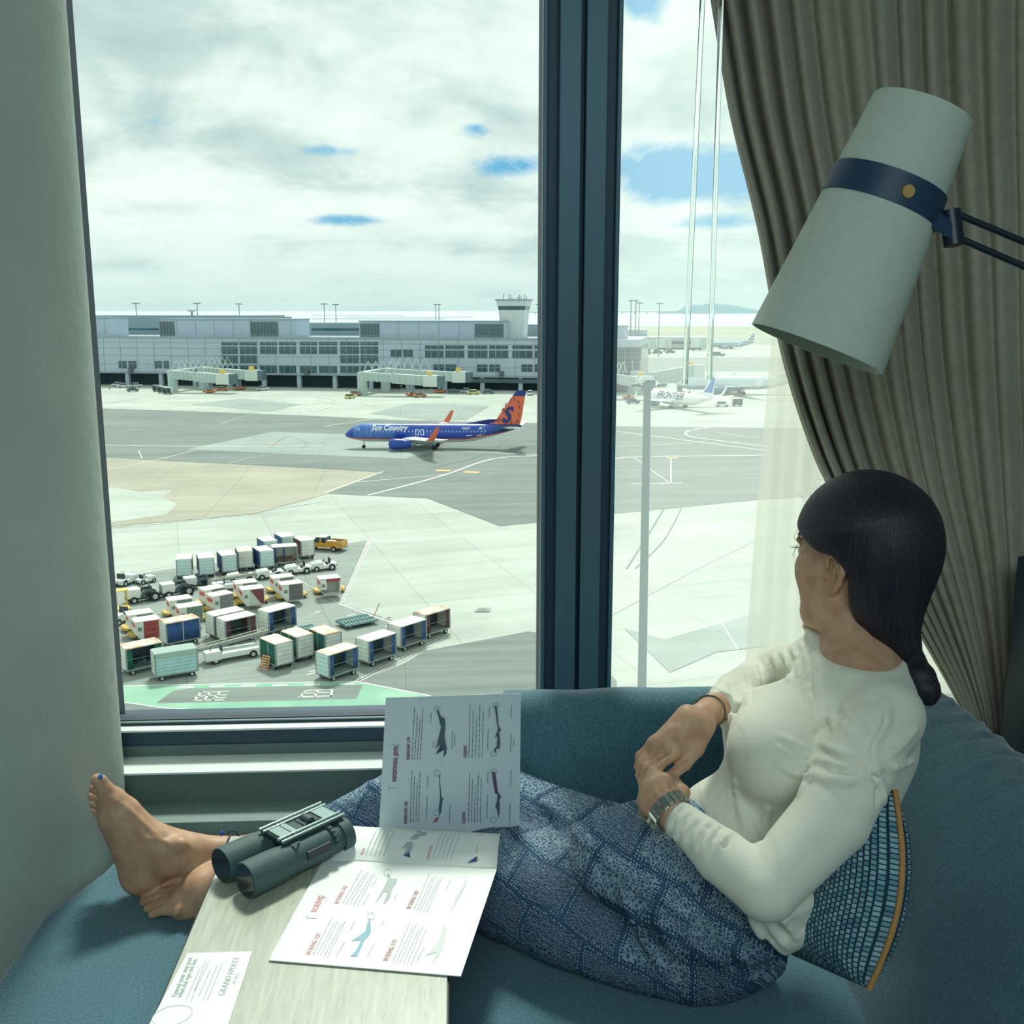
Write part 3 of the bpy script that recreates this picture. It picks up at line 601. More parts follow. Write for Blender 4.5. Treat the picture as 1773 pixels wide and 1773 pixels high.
    if windows:
        mb = MB()
        for x in np.arange(6.2, 30.5, .78): mb.add([(x - 4 - .13, -1, 3.72), (x - 4 + .13, -1, 3.72), (x - 4 + .13, -1, 4.05), (x - 4 - .13, -1, 4.05)], [(0, 1, 2, 3)])
        o = part(mb, 'cabin_windows', glass, A); skin_map(o, .03)
    return A
def decal_frame(A, x, z, w, h, t, m, name='door'):
    mb = MB()
    for (a0, a1, b0, b1) in ((x, x + w, z, z + t), (x, x + w, z + h - t, z + h), (x, x + t, z, z + h), (x + w - t, x + w, z, z + h)):
        n = max(1, int((b1 - b0) / .25)); 
        for k in range(n):
            c0 = b0 + (b1 - b0) * k / n; c1 = b0 + (b1 - b0) * (k + 1) / n; mb.add([(a0, -1, c0), (a1, -1, c0), (a1, -1, c1), (a0, -1, c1)], [(0, 1, 2, 3)])
    o = part(mb, name, m, A); skin_map(o, .035); return o
AW = mat('aircraft_white', (238, 242, 240), .35); ABLUE = mat('aircraft_blue', (36, 74, 164), .3); AORANGE = mat('tail_orange', (222, 108, 74), .4, noise=.05, nscale=.5)
AGLASS = mat('aircraft_window', (150, 176, 206), .3); ADARK = mat('aircraft_dark_glass', (46, 62, 76), .2); NAVY = mat('aircraft_navy', (30, 50, 120), .4)
n0 = G(630, 776); n1 = G(757, 774.5)
SUN = airliner('jet_airliner', 'blue jet airliner with orange tail taxiing across the middle of the apron', n0, math.radians(-4.5), 1.06, livery('blue_livery', (32, 70, 168), (205, 92, 74), (206, 214, 214), 2.1, (64, 112, 190), (30, 62, 104)), AW, AORANGE, NAVY, ABLUE, AORANGE, AGLASS)
o = text_mesh('Sun Country', 'airline_lettering', AW, SUN, frame_M((6.0 - 4, -2, 4.12), (1, 0, 0), (0, 0, 1), (0, -1, 0)), 1.5, 0, .25, bold=.045, wx=.98)
bmx = bmesh.new(); bmx.from_mesh(o.data); bmesh.ops.subdivide_edges(bmx, edges=[e for e in bmx.edges if e.calc_length() > .3], cuts=2); bmx.to_mesh(o.data); bmx.free(); skin_map(o, .05)
S_ = text_mesh('S', 'tail_letter', NAVY, SUN, frame_M((29.75, -.36, 5.75), (1, .03, 0), (.32, .03, 1), (0, -1, 0)), 4.6, .02, 0, bold=.16, wx=.85)
mb = MB()
for (x, z, a) in ((29.4, 6.3, .9), (30.0, 8.5, -.6), (30.6, 9.5, -.4), (31.6, 10.4, -.2), (32.4, 10.7, .1), (33.3, 10.0, .4), (33.6, 8.9, .3), (33.4, 7.3, .2), (33.2, 6.1, .5), (31.8, 5.7, 0), (30.9, 5.6, .2), (30.4, 8.0, -.9), (32.9, 5.6, .1), (28.9, 6.0, 1.0)):
    c, s_ = math.cos(a), math.sin(a); mb.add([(x + dx * c - dz * s_, -.34, z + dx * s_ + dz * c) for dx, dz in ((-.1, -.4), (.1, -.4), (.1, .4), (-.1, .4))], [(0, 1, 2, 3)])
part(mb, 'tail_ray_marks', mat('tail_mark', (120, 62, 66), .5), SUN)
decal_frame(SUN, 4.9 - 4, 3.0, .95, 1.9, .1, AGLASS); decal_frame(SUN, 31.3 - 4 - 2.0, 3.2, .8, 1.8, .1, AGLASS)
for x in (15.4, 16.5): decal_frame(SUN, x - 4, 3.1, .75, 1.2, .1, AW, 'overwing_exit')
o = text_mesh('N822SY', 'registration', AW, SUN, frame_M((25.3 - 4, -2, 4.35), (1, 0, 0), (0, 0, 1), (0, -1, 0)), .55, 0, 0, bold=.01); skin_map(o, .05)
mb = MB().add([(26.2 - 4, -1, 2.95), (29.5 - 4, -1, 2.95), (29.5 - 4, -1, 3.12), (26.2 - 4, -1, 3.12)], [(0, 1, 2, 3)]).add([(28.9 - 4, -1, 4.4), (29.6 - 4, -1, 4.4), (29.6 - 4, -1, 4.75), (28.9 - 4, -1, 4.55)], [(0, 1, 2, 3)])
o = part(mb, 'small_print', AW, SUN); skin_map(o, .05)
# white aircraft seen from behind in the right pane
FGREEN = mat('frontier_green', (40, 84, 88), .5)
mg = G(1174, 707); ang = math.radians(-66)
ca, sa = math.cos(ang), math.sin(ang)
FR = airliner('jet_airliner', 'white jet airliner with dark green lettering seen from behind, beside the light pole', (mg[0] - 15.6 * .98 * ca, mg[1] - 15.6 * .98 * sa, GZ), ang, .98, AW, AW, AW, AW, mat('engine_teal', (40, 104, 124), .4), AW, ADARK, windows=False)
o = text_mesh('FRONTIER', 'airline_lettering', FGREEN, FR, frame_M((6.0, -2, 3.15), (1, 0, 0), (0, 0, 1), (0, -1, 0)), 3.0, 0, .18, bold=.06, wx=1.05)
bmx = bmesh.new(); bmx.from_mesh(o.data); bmesh.ops.subdivide_edges(bmx, edges=[e for e in bmx.edges if e.calc_length() > .4], cuts=3); bmx.to_mesh(o.data); bmx.free(); skin_map(o, .06)
fb = mat('fin_blue', (70, 132, 196), .5)
part(MB().add([(29.3, -.33, 6.3), (33.3, -.2, 6.2), (34.5, -.16, 10.9), (33.6, -.16, 11.0), (31.4, -.3, 8.2)], [(0, 1, 2, 3, 4)]), 'fin_blue_panel', fb, FR)
part(MB().add([(29.3, .33, 6.3), (33.3, .2, 6.2), (34.5, .16, 10.9), (33.6, .16, 11.0), (31.4, .3, 8.2)], [(0, 1, 2, 3, 4)]), 'fin_blue_panel', fb, FR)
# pale aircraft parked at the gate
pg = G(1290, 683)
UA = airliner('jet_airliner', 'pale wide jet airliner parked behind the white one, cut off by the sheer curtain', (pg[0] - 16.5 * 1.25, pg[1] + 2, GZ), math.radians(-3), 1.25, livery('pale_livery', (214, 226, 230), (160, 190, 206), (176, 196, 206), 2.4), mat('wing_grey', (180, 196, 200), .4), mat('fin_pale_blue', (92, 128, 176), .5), AW, mat('engine_blue_grey', (84, 118, 140), .4), AW, mat('aircraft_window_grey', (168, 188, 196), .3))
# grey aircraft far away with striped tail
ag = G(1255, 604)
AA = airliner('jet_airliner', 'small distant grey jet airliner with striped tail beside the lamp shade edge', (ag[0] - 10, ag[1], GZ), math.radians(2), 1.0, mat('silver_grey', (150, 174, 186), .4), mat('wing_silver', (186, 200, 204), .4), mat('fin_silver', (150, 172, 188), .5), MATS['silver_grey'] if 'silver_grey' in MATS else AW, mat('engine_silver', (150, 170, 180), .4), AW, ADARK, windows=False)
mb = MB(); mb2 = MB()
for k in range(5):
    z = 6.2 + k * 1.15; x0 = 28.6 + (z - 6) * .7; x1 = 33.9 + (z - 6) * .16
    (mb if k % 2 == 0 else mb2).add([(x0, -.36, z), (x1, -.3, z), (x1 + .08, -.3, z + .5), (x0 + .3, -.36, z + .5)], [(0, 1, 2, 3)])
part(mb, 'tail_stripe', AW, AA); part(mb2, 'tail_stripe', mat('tail_red', (176, 120, 126), .5), AA)
# ================================================================== GROUND VEHICLES
CWHITE = mat('cart_white', (226, 228, 218), .6, col2=(206, 210, 202), nscale=1.2); CPALE = mat('cart_pale_blue', (172, 206, 206), .6, noise=.06, nscale=1.2)
RUST = mat('rusty_roof', (226, 222, 208), .7, col2=(188, 146, 108), nscale=1.3); RUST2 = mat('rust_spotted_roof', (236, 232, 220), .7, col2=(206, 178, 146), nscale=.9)
CBLUE = mat('curtain_blue', (52, 88, 140), .8, noise=.12, nscale=2); CGREEN = mat('curtain_green', (30, 98, 86), .8, noise=.12, nscale=2); CMAR = mat('curtain_maroon', (98, 62, 72), .8, noise=.1, nscale=2)
CDARK = mat('cart_interior', (62, 84, 86), .8, noise=.1, nscale=1.5); CFRAME = mat('cart_frame_grey', (140, 152, 148), .6); CRED = mat('container_red', (158, 66, 66), .7, noise=.1, nscale=2); CGREY = mat('container_grey_green', (112, 134, 124), .7, noise=.08, nscale=2); CGREY2 = mat('container_grey', (128, 128, 126), .7, noise=.08, nscale=2)
VWHITE = mat('vehicle_white', (222, 228, 222), .45, noise=.03, nscale=2); REDLAB = mat('red_label', (196, 92, 84), .7); SKYEND = mat('cart_end_blue_white', (196, 220, 218), .6, noise=.04, nscale=1)
def wheels(P, pts, r=.26, w=.2, m=TYRE):
    for (x, y) in pts:
        q = part(MB().cyl((x, y - w / 2, r), (x, y + w / 2, r), r, n=14), 'wheel', m, P)
        part(MB().cyl((x, y - w / 2 - .02, r), (x, y + w / 2 + .02, r), r * .5, n=10), 'hub', HUB, q)
def cart(px, py, deg, lbl, roof=CWHITE, side=CBLUE, end=CWHITE, style='curtain', L=3.2, grp='baggage carts parked on the apron', scale=1.0, cargo=None, inner=CDARK):
    C = thing('baggage_cart', lbl, 'baggage cart', G(px, py), math.radians(deg), grp); h = L / 2; w = .84; z0, z1 = .58, 2.46
    part(MB().box(-h, h, -w, w, z0 - .14, z0), 'deck', CFRAME, C)
    for s in (-1, 1):
        e = part(MB().box(s * h - .05, s * h + .05, -w, w, z0, z1 - .04), 'end_panel', end, C)
        mb = MB()
        for k in range(1, 5): mb.box(s * h - .065, s * h + .065, -w, w, z0 + .38 * k - .012, z0 + .38 * k + .012)
        part(mb, 'panel_seams', CFRAME, e)
    # roof with rounded corners and a slight crown
    rr = .22; pl = []
    for cx, cy, a0 in ((h + .06 - rr, w + .05 - rr, 0), (-h - .06 + rr, w + .05 - rr, 90), (-h - .06 + rr, -w - .05 + rr, 180), (h + .06 - rr, -w - .05 + rr, 270)):
        for a in (0, 30, 60, 90): pl.append((cx + rr * math.cos(math.radians(a0 + a)), cy + rr * math.sin(math.radians(a0 + a))))
    part(MB().rings([[(p[0], p[1], z1 - .04) for p in pl], [(p[0], p[1], z1 + .03) for p in pl], [(p[0] * .96, p[1] * .9, z1 + .08) for p in pl]]), 'roof', roof, C, bevel=.02)
    part(MB().box(-h, h, w - .05, w, z0, z1 - .04), 'back_panel', side if style == 'curtain' else end, C)
    def drape(x0, x1, y, m, nm='curtain'):
        n = max(6, int((x1 - x0) / .07)); pts = [(x0 + (x1 - x0) * i / n, y + .035 * math.sin(i * 2.1)) for i in range(n + 1)]
        mb = MB(); mb.add([(p[0], p[1], z0 + .02) for p in pts] + [(p[0], p[1], z1 - .05) for p in pts], [(i, i + 1, n + 2 + i, n + 1 + i) for i in range(n)])
        o = part(mb, nm, m, C, smooth=True); so = o.modifiers.new('cloth', 'SOLIDIFY'); so.thickness = .02; return o
    if style == 'curtain':
        drape(-h + .06, -h + .55, -w + .02, side); drape(h - .5, h - .06, -w + .02, side); drape(-h + .55, h - .5, w - .15, inner, 'rear_curtain')
        part(MB().cyl((-h, -w + .01, z0 + .9), (h, -w + .01, z0 + .9), .02, n=6), 'side_rail', CFRAME, C)
    elif style == 'closed':
        drape(-h + .06, -.03, -w + .02, side); drape(.03, h - .06, -w + .02, side)
        part(MB().box(-.03, .03, -w - .01, -w + .05, z0, z1 - .05), 'centre_post', CWHITE, C)
    elif style == 'panel':
        mb = MB().box(-h, h, -w, -w + .05, z0, z1 - .04); o = part(mb, 'side_panel', side, C); mb = MB()
        for k in range(1, 6): mb.box(-h, h, -w - .025, -w, z0 + .3 * k - .02, z0 + .3 * k + .02)
        part(mb, 'corrugation', mat('panel_seam_blue', (140, 178, 182), .6), o)
        part(MB().hexa([(-h - .1, -w - .06, z1 - .42), (h + .1, -w - .06, z1 - .42), (h + .1, -w - .02, z1 - .42), (-h - .1, -w - .02, z1 - .42)], [(-h - .1, -w - .06, z1 + .04), (h + .1, -w - .06, z1 + .04), (h + .1, -w - .02, z1 + .04), (-h - .1, -w - .02, z1 + .04)]), 'rolled_cover', mat('cover_grey_green', (160, 178, 170), .8), C)
    elif style == 'open':
        drape(-h + .06, -h + .5, -w + .02, side); drape(-.2, .0, -w + .02, side)
    if cargo:
        mb = MB()
        for k in range(5): mb.box(-.9 + .4 * k, -.55 + .4 * k, -.55, .3, z0, z0 + .35 + .12 * (k % 3))
        part(mb, 'luggage', cargo, C)
    for x in (-h, h):
        for y in (-w, w): part(MB().box(x - .06, x + .06, y - .06, y + .06, z0 - .1, z1), 'corner_post', CFRAME, C)
    wheels(C, [(x, y) for x in (-h + .5, h - .5) for y in (-w + .12, w - .12)])
    part(MB().tube([(-h, 0, .45), (-h - .55, 0, .42), (-h - .95, 0, .3)], .04, 6), 'tow_bar', CFRAME, C)
    C.scale = (scale,) * 3; return C
# carts whose curtained side faces right
cart(585, 1171, 46, 'white-roofed cart with blue curtains nearest the green road', RUST2, CBLUE, SKYEND)
cart(652, 1146, 46, 'white-roofed cart with blue curtains, second in the slanting line by the double white line', CWHITE, CBLUE, CWHITE)
cart(706, 1120, 46, 'white-roofed cart with blue curtains, third in the slanting line', CWHITE, CBLUE, CWHITE)
cart(748, 1099, 46, 'rusty-roofed cart with maroon curtains at the right end of the line', RUST, CMAR, CWHITE)
cart(481, 1094, 46, 'white cart with blue curtains standing alone behind the long belt loader', CWHITE, CBLUE, CWHITE)
cart(411, 1110, 40, 'white cart with maroon and grey curtains, nearer of two side by side', CWHITE, CMAR, CWHITE)
cart(392, 1101, 40, 'white cart mostly hidden behind the maroon curtained cart', CWHITE, CGREEN, CWHITE)
cart(313, 1115, 36, 'rusty-roofed cart with two closed blue curtains', RUST, CBLUE, CWHITE, 'closed')
cart(246, 1161, 38, 'rusty-roofed cart with green curtains at lower left by the window frame', RUST, CGREEN, CWHITE, cargo=CDARK)
cart(304, 1171, 26, 'pale blue ribbed cart in front of the others at lower left', mat('cover_grey_green', (160, 178, 170), .8), CPALE, CWHITE, 'panel', L=3.5)
# carts turned the other way
cart(480, 1153, -50, 'white plank cart with green curtain and wooden pallet leaning on it', RUST2, CGREEN, CWHITE, 'closed', L=2.6)
cart(516, 1140, -50, 'white plank cart right behind the one with the pallet', RUST2, CGREEN, CWHITE, 'closed', L=2.6)
cart(564, 1136, -50, 'very rusty-roofed plank cart with green curtain behind the nearest blue cart', RUST, CGREEN, CWHITE, 'closed', L=2.6)
# back row, ends facing the window
cart(321, 999, 102, 'white cart at the left end of the back row', CWHITE, CBLUE, SKYEND, L=2.8)
cart(357, 997, 108, 'white cart second from left in the back row', CWHITE, CBLUE, SKYEND, L=2.8)
cart(394, 992, 114, 'white cart with dark blue side, third from left in the back row', CWHITE, CBLUE, SKYEND, L=2.8)
cart(424, 985, 108, 'cream-roofed cart, fourth from left in the back row', RUST2, CBLUE, CWHITE, L=2.8)
cart(457, 984, 118, 'white cart with open dark side, fifth from left in the back row', CWHITE, CBLUE, SKYEND, L=2.8)
cart(464, 966, 118, 'white-roofed cart half hidden behind the open luggage cart, left of its pair', CWHITE, CBLUE, SKYEND, L=2.8)
cart(494, 958, 118, 'white-roofed cart half hidden behind the open luggage cart, right of its pair', CWHITE, CBLUE, SKYEND, L=2.8)
cart(493, 978, 14, 'open cart with blue curtain showing brown luggage in the back row', CWHITE, CBLUE, CWHITE, 'open', L=3.0, cargo=mat('luggage_brown', (124, 96, 84), .8, noise=.2, nscale=3))
cart(527, 965, 118, 'white cart at the right end of the back row beside the yellow pickup', CWHITE, CMAR, CWHITE, L=2.8)
# air freight containers on yellow dollies
DYEL = mat('dolly_yellow', (196, 164, 84), .6, noise=.12, nscale=2)
def container(px, py, deg, lbl, door=CRED, style='door', dolly=True, wall=CWHITE):
    D = thing('container_dolly', 'yellow dolly under the ' + lbl.replace('freight ', '').replace('with rolled red door ', '').replace(' and red label', ''), 'dolly', G(px, py), math.radians(deg), 'yellow container dollies')
    part(MB().box(-1.35, 1.35, -.95, .95, .36, .5), 'deck', DYEL, D)
    mb = MB()
    for x in np.arange(-1.2, 1.3, .3): mb.cyl((x, -.9, .5), (x, .9, .5), .05, n=6)
    part(mb, 'rollers', DYEL, D)
    part(MB().hexa([(-1.7, -.6, .3), (-1.35, -.9, .3), (-1.35, .9, .3), (-1.7, .6, .3)], [(-1.7, -.6, .55), (-1.35, -.9, .55), (-1.35, .9, .55), (-1.7, .6, .55)]), 'bumper', DYEL, D)
    part(MB().hexa([(1.35, -.9, .3), (1.7, -.6, .3), (1.7, .6, .3), (1.35, .9, .3)], [(1.35, -.9, .55), (1.7, -.6, .55), (1.7, .6, .55), (1.35, .9, .55)]), 'bumper', DYEL, D)
    wheels(D, [(x, y) for x in (-1, 1) for y in (-.75, .75)], .2, .14)
    part(MB().tube([(-1.7, 0, .35), (-2.4, 0, .3)], .05, 6), 'tow_bar', DYEL, D)
    U = thing('freight_container', lbl, 'freight container', G(px, py, .555), math.radians(deg), 'air freight containers on dollies')
    pr = [(-.75, 0), (1.1, 0), (1.1, 1.75), (-1.15, 1.75), (-1.15, .55)]
    if style == 'open':
        mb = MB(); t = .05
        mb.extr([(p[0], .8 - t, p[1]) for p in pr], (0, t, 0)); mb.extr([(-1.15, -.8, .55), (-1.15, -.8, 1.75), (-1.10, -.8, 1.75), (-1.10, -.8, .55)], (0, 1.6, 0)); mb.extr([(-.75, -.8, 0), (-1.15, -.8, .55), (-1.1, -.8, .55), (-.7, -.8, 0)], (0, 1.6, 0)); mb.box(1.05, 1.1, -.8, .8, 0, 1.75); mb.box(-.75, 1.1, -.8, .8, 0, .05)
        part(mb, 'body', wall, U)
        part(MB().box(-.45, 1.08, -.84, -.78, 1.42, 1.72), 'rolled_door', CRED, U)
        part(MB().box(-1.13, -.42, -.8, -.76, .6, 1.72), 'front_panel', wall, U)
        part(MB().box(1.0, 1.1, -.82, -.72, .0, 1.75), 'door_post', wall, U)
    else:
        part(MB().extr([(p[0], -.8, p[1]) for p in pr], (0, 1.6, 0)), 'body', wall, U)
        if style == 'tri':
            part(MB().box(-.4, 1.05, -.83, -.8, .05, 1.7), 'opening', mat('container_inside', (200, 204, 192), .7), U); part(MB().add([(-.35, -.85, 1.7), (1.05, -.85, 1.7), (1.05, -.86, .1), (.75, -.86, .1)], [(0, 1, 2, 3)]), 'curtain', door, U)
        else:
            dd = part(MB().box(-.42, 1.06, -.835, -.8, .05, 1.7), 'door', door, U); mb = MB()
            for z in (.6, 1.15): mb.box(-.42, 1.06, -.85, -.835, z - .015, z + .015)
            part(mb, 'door_straps', CFRAME, dd)
    part(MB().box(-1.2, 1.15, -.85, .85, 1.75, 1.8), 'roof', CWHITE, U)
    part(MB().box(-.95, -.6, -.82, -.8, .85, 1.2), 'vent_panel', CGREY, U)
    part(MB().box(-1.17, -1.15, -.6, .5, 1.1, 1.5), 'red_label', REDLAB, U)
    return U
container(255, 1102, 28, 'white freight container with dark red door at far left', CRED)
container(243, 1090, 28, 'white freight container behind the red-doored one at far left', CGREY)
container(329, 1077, 28, 'white freight container with grey-green door in the left middle', CGREY)
container(312, 1064, 28, 'white freight container hidden behind the grey-green doored one', CGREY)
container(382, 1056, 40, 'white freight container with grey door and red label in the middle', CGREY2)
container(368, 1045, 40, 'white freight container just behind the grey-doored one', CGREY2)
container(437, 1045, 24, 'white freight container with triangular maroon curtain', mat('container_maroon', (120, 66, 70), .7), 'tri')
container(426, 1034, 24, 'white freight container behind the triangular curtain one', CGREY)
container(504, 1036, 26, 'white freight container with dark grey door and red label near the white line', mat('container_dark_grey', (104, 102, 104), .7))
container(489, 1024, 26, 'white freight container behind the dark grey-doored one', CGREY)
container(570, 1026, 20, 'open empty freight container with rolled red door by the white line', CRED, 'open')
# tractors
def tug(px, py, deg, lbl, open_eng=False, sc=1.0, cols=VWHITE):
    T_ = thing('baggage_tractor', lbl, 'tractor', G(px, py), math.radians(deg), 'white baggage tractors')
    if open_eng:
        part(MB().box(-1.65, -.35, -.62, .62, .55, 1.45), 'hood', cols, T_, bevel=.05)
        part(MB().box(-1.7, 1.5, -.5, .5, .35, .6), 'chassis', CDARK, T_)
        part(MB().box(-1.68, -1.6, -.5, .5, .65, 1.3), 'grille', CFRAME, T_)
        for y in (-.62, .62): part(MB().tube([(.35 + .62 * math.cos(a), y, .55 + .62 * math.sin(a)) for a in np.linspace(0.05, PI, 9)], .12, 6, sq=1.6), 'fender', mat('fender_dark', (70, 88, 94), .6), T_)
        rw, fw = .5, .36
        part(MB().tube([(-.35, -.3, 1.3), (-.1, -.3, 1.7), (-.1, .3, 1.7), (-.35, .3, 1.3)], .04, 6), 'roll_bar', CDARK, T_)
    else:
        part(MB().extr([(-1.6, -.72, .35), (1.35, -.72, .35), (1.45, -.72, .9), (.5, -.72, .95), (.35, -.72, .75), (-.1, -.72, .75), (-.25, -.72, 1.15), (-1.45, -.72, 1.05), (-1.65, -.72, .8)], (0, 1.44, 0)), 'body', cols, T_, bevel=.04)
        part(MB().box(-1.25, -.4, -.45, .45, 1.09, 1.14), 'hood_panel', mat('hood_grey', (200, 210, 206), .5), T_)
        rw, fw = .42, .36
        part(MB().box(-1.67, -1.62, -.6, .6, .5, .75), 'grille', CDARK, T_)
    part(MB().box(.25, .7, -.5, -.05, .75, .95).box(.62, .74, -.5, -.05, .9, 1.5), 'seat', mat('seat_black', (56, 66, 72), .8), T_)
    part(MB().box(.25, .7, .05, .5, .75, .95).box(.62, .74, .05, .5, .9, 1.5), 'seat', mat('seat_black', (56, 66, 72), .8), T_)
    st = [(-.05 + .03 * math.sin(a), -.28 + .2 * math.cos(a), 1.35 + .2 * math.sin(a)) for a in np.linspace(0, 2 * PI, 13)]
    part(MB().tube(st, .025, 6), 'steering_wheel', CDARK, T_); part(MB().cyl((-.05, -.28, 1.35), (-.35, -.28, .9), .03, n=6), 'steering_column', CDARK, T_)
    for y in (-.6, .6):
        for (x, r) in ((-1.05, fw), (.85 if not open_eng else .95, rw)):
            q = part(MB().cyl((x, y - .14, r), (x, y + .14, r), r, n=16), 'wheel', TYRE, T_); part(MB().cyl((x, y - .16, r), (x, y + .16, r), r * .5, n=10), 'hub', HUB, q)
    part(MB().box(1.4, 1.65, -.1, .1, .4, .55), 'hitch', CDARK, T_)
    T_.scale = (sc,) * 3; return T_
tug(561, 987, 20, 'white tractor at the right end of the middle row, below the yellow pickup')
tug(517, 993, 20, 'white tractor left of the one below the yellow pickup')
tug(468, 1001, 20, 'white tractor in front of the open cart of the back row')
tug(418, 1008, 20, 'white tractor beside the thin belt loader in the middle row')
tug(308, 1031, 30, 'white tractor with black rear fenders below the back row', True, 1.1)
tug(249, 1041, 30, 'white tractor with black rear fenders nearest the window frame', True, 1.1)
tug(217, 1013, 250, 'small white tractor showing two black seats at far left')
tug(252, 1010, 230, 'small white tractor right of the one with two black seats', sc=.75)
tug(345, 1018, 30, 'white tractor half hidden by containers and a conveyor', True)
tug(208, 1078, 70, 'white tractor cut off by the window frame at far left')
# belt loaders
def loader(px, py, deg, lbl, L=7.5, up=.9, sc=1.0):
    B_ = thing('belt_loader', lbl, 'belt loader', G(px, py), math.radians(deg), 'belt loaders on the apron')
    part(MB().box(-2.4, 2.4, -.85, .85, .45, .95), 'chassis', VWHITE, B_, bevel=.05)
    part(MB().box(-2.6, -1.2, -.9, .1, .4, 1.25), 'front_body', VWHITE, B_, bevel=.06)
    part(MB().box(-1.5, -1.1, -.7, -.2, .95, 1.15).box(-1.15, -1.05, -.7, -.2, 1.1, 1.65), 'seat', mat('seat_black', (56, 66, 72), .8), B_)
    part(MB().tube([(-2.05 + .03 * math.sin(a), -.45 + .18 * math.cos(a), 1.45 + .18 * math.sin(a)) for a in np.linspace(0, 2 * PI, 11)], .025, 6), 'steering_wheel', CDARK, B_)
    h = L / 2; z0, z1 = 1.05, 1.05 + up
    part(MB().hexa([(-h, .15, z0), (h, .15, z1), (h, .85, z1), (-h, .85, z0)], [(-h, .15, z0 + .22), (h, .15, z1 + .22), (h, .85, z1 + .22), (-h, .85, z0 + .22)]), 'conveyor_frame', CFRAME, B_)
    part(MB().hexa([(-h, .24, z0 + .22), (h, .24, z1 + .22), (h, .76, z1 + .22), (-h, .76, z0 + .22)], [(-h, .24, z0 + .26), (h, .24, z1 + .26), (h, .76, z1 + .26), (-h, .76, z0 + .26)]), 'belt', mat('belt_dark', (86, 98, 98), .8), B_)
    for y in (.12, .88): part(MB().tube([(-h, y, z0 + .36), (h, y, z1 + .36)], .04, 6), 'side_rail', mat('rail_cream', (220, 212, 184), .6), B_)
    wheels(B_, [(x, y) for x in (-1.7, 1.7) for y in (-.75, .75)], .38, .22); B_.scale = (sc,) * 3; return B_
loader(402, 1141, 30, 'long white belt loader behind the pallet cart', 7.0, .7)
loader(404, 1021, 18, 'white belt loader with cream rails behind the containers', 6.0, .5, .9)
# yellow pickup
P_ = thing('pickup_truck', 'yellow pickup truck with white cab roof parked at the right end of the back row', 'pickup truck', G(563, 952), math.radians(160 - 180 + 0))
PY = mat('pickup_yellow', (222, 160, 66), .35)
part(MB().extr([(-2.8, -.95, .5), (2.75, -.95, .55), (2.75, -.95, 1.15), (.6, -.95, 1.15), (-1.4, -.95, 1.1), (-2.75, -.95, 1.0)], (0, 1.9, 0)), 'body', PY, P_, bevel=.06)
part(MB().hexa([(-1.5, -.9, 1.1), (.55, -.9, 1.1), (.55, .9, 1.1), (-1.5, .9, 1.1)], [(-.85, -.74, 1.8), (.4, -.74, 1.8), (.4, .74, 1.8), (-.85, .74, 1.8)]), 'cabin_glass', mat('pickup_glass', (46, 66, 78), .15), P_)
part(MB().box(-.9, .45, -.78, .78, 1.78, 1.88), 'cab_roof', VWHITE, P_, bevel=.04)
part(MB().hexa([(-.35, -.93, 1.1), (-.1, -.93, 1.1), (-.1, .93, 1.1), (-.35, .93, 1.1)], [(-.3, -.78, 1.8), (-.1, -.78, 1.8), (-.1, .78, 1.8), (-.3, .78, 1.8)]), 'door_pillar', PY, P_)
part(MB().box(.62, 2.65, -.8, .8, 1.16, 1.2), 'bed_floor', mat('bed_dark', (58, 74, 84), .8), P_)
for yy in (-.95, .84): part(MB().box(.6, 2.75, yy, yy + .11, 1.15, 1.42), 'bed_side', PY, P_)
part(MB().box(2.66, 2.76, -.95, .95, .7, 1.42), 'tailgate', PY, P_)
part(MB().box(.7, 1.9, -.84, -.45, 1.2, 1.5), 'tool_box', VWHITE, P_)
part(MB().box(2.74, 2.95, -.9, .9, .45, .62), 'bumper', METAL, P_); part(MB().box(2.76, 2.79, -.9, -.75, .8, 1.1), 'tail_light', CRED, P_); part(MB().box(2.76, 2.79, .75, .9, .8, 1.1), 'tail_light', CRED, P_)
wheels(P_, [(x, y) for x in (-1.75, 1.7) for y in (-.85, .85)], .4, .26)
# empty roller dolly and pallet
def roller(px, py, deg, lbl, L=3.6, W=2.2):
    D = thing('roller_dolly', lbl, 'dolly', G(px, py), math.radians(deg), 'empty roller dollies')
    part(MB().box(-L / 2, L / 2, -W / 2, W / 2, .34, .42), 'deck', mat('dolly_dark', (84, 112, 116), .6), D)
    fr = mat('dolly_green_grey', (150, 182, 178), .5); mb = MB()
    for x in np.arange(-L / 2 + .15, L / 2, .34): mb.cyl((x, -W / 2 + .08, .5), (x, W / 2 - .08, .5), .06, n=8)
    part(mb, 'rollers', fr, D); mb = MB()
    for y in (-W / 2, 0, W / 2): mb.box(-L / 2, L / 2, y - .05, y + .05, .4, .62)
    part(mb, 'side_rails', fr, D)
    wheels(D, [(x, y) for x in (-L / 2 + .6, L / 2 - .6) for y in (-W / 2 + .3, W / 2 - .3)], .19, .14); return D
D_ = roller(618, 1082, 34, 'empty flat roller dolly with raised orange tow bar behind the line of carts')
part(MB().tube([(1.8, 0, .4), (2.3, .2, .9), (2.9, .4, 1.7)], .06, 6), 'tow_bar', mat('tow_orange', (214, 164, 90), .6), D_)
roller(528, 1098, 34, 'empty roller dolly half hidden behind the plank carts', 2.6, 1.8)
PL = thing('wooden_pallet', 'wooden pallet leaning on the green curtained plank cart', 'pallet', G(455, 1160), math.radians(40)); WOODP = mat('pallet_wood', (206, 160, 118), .8, noise=.12, nscale=4)
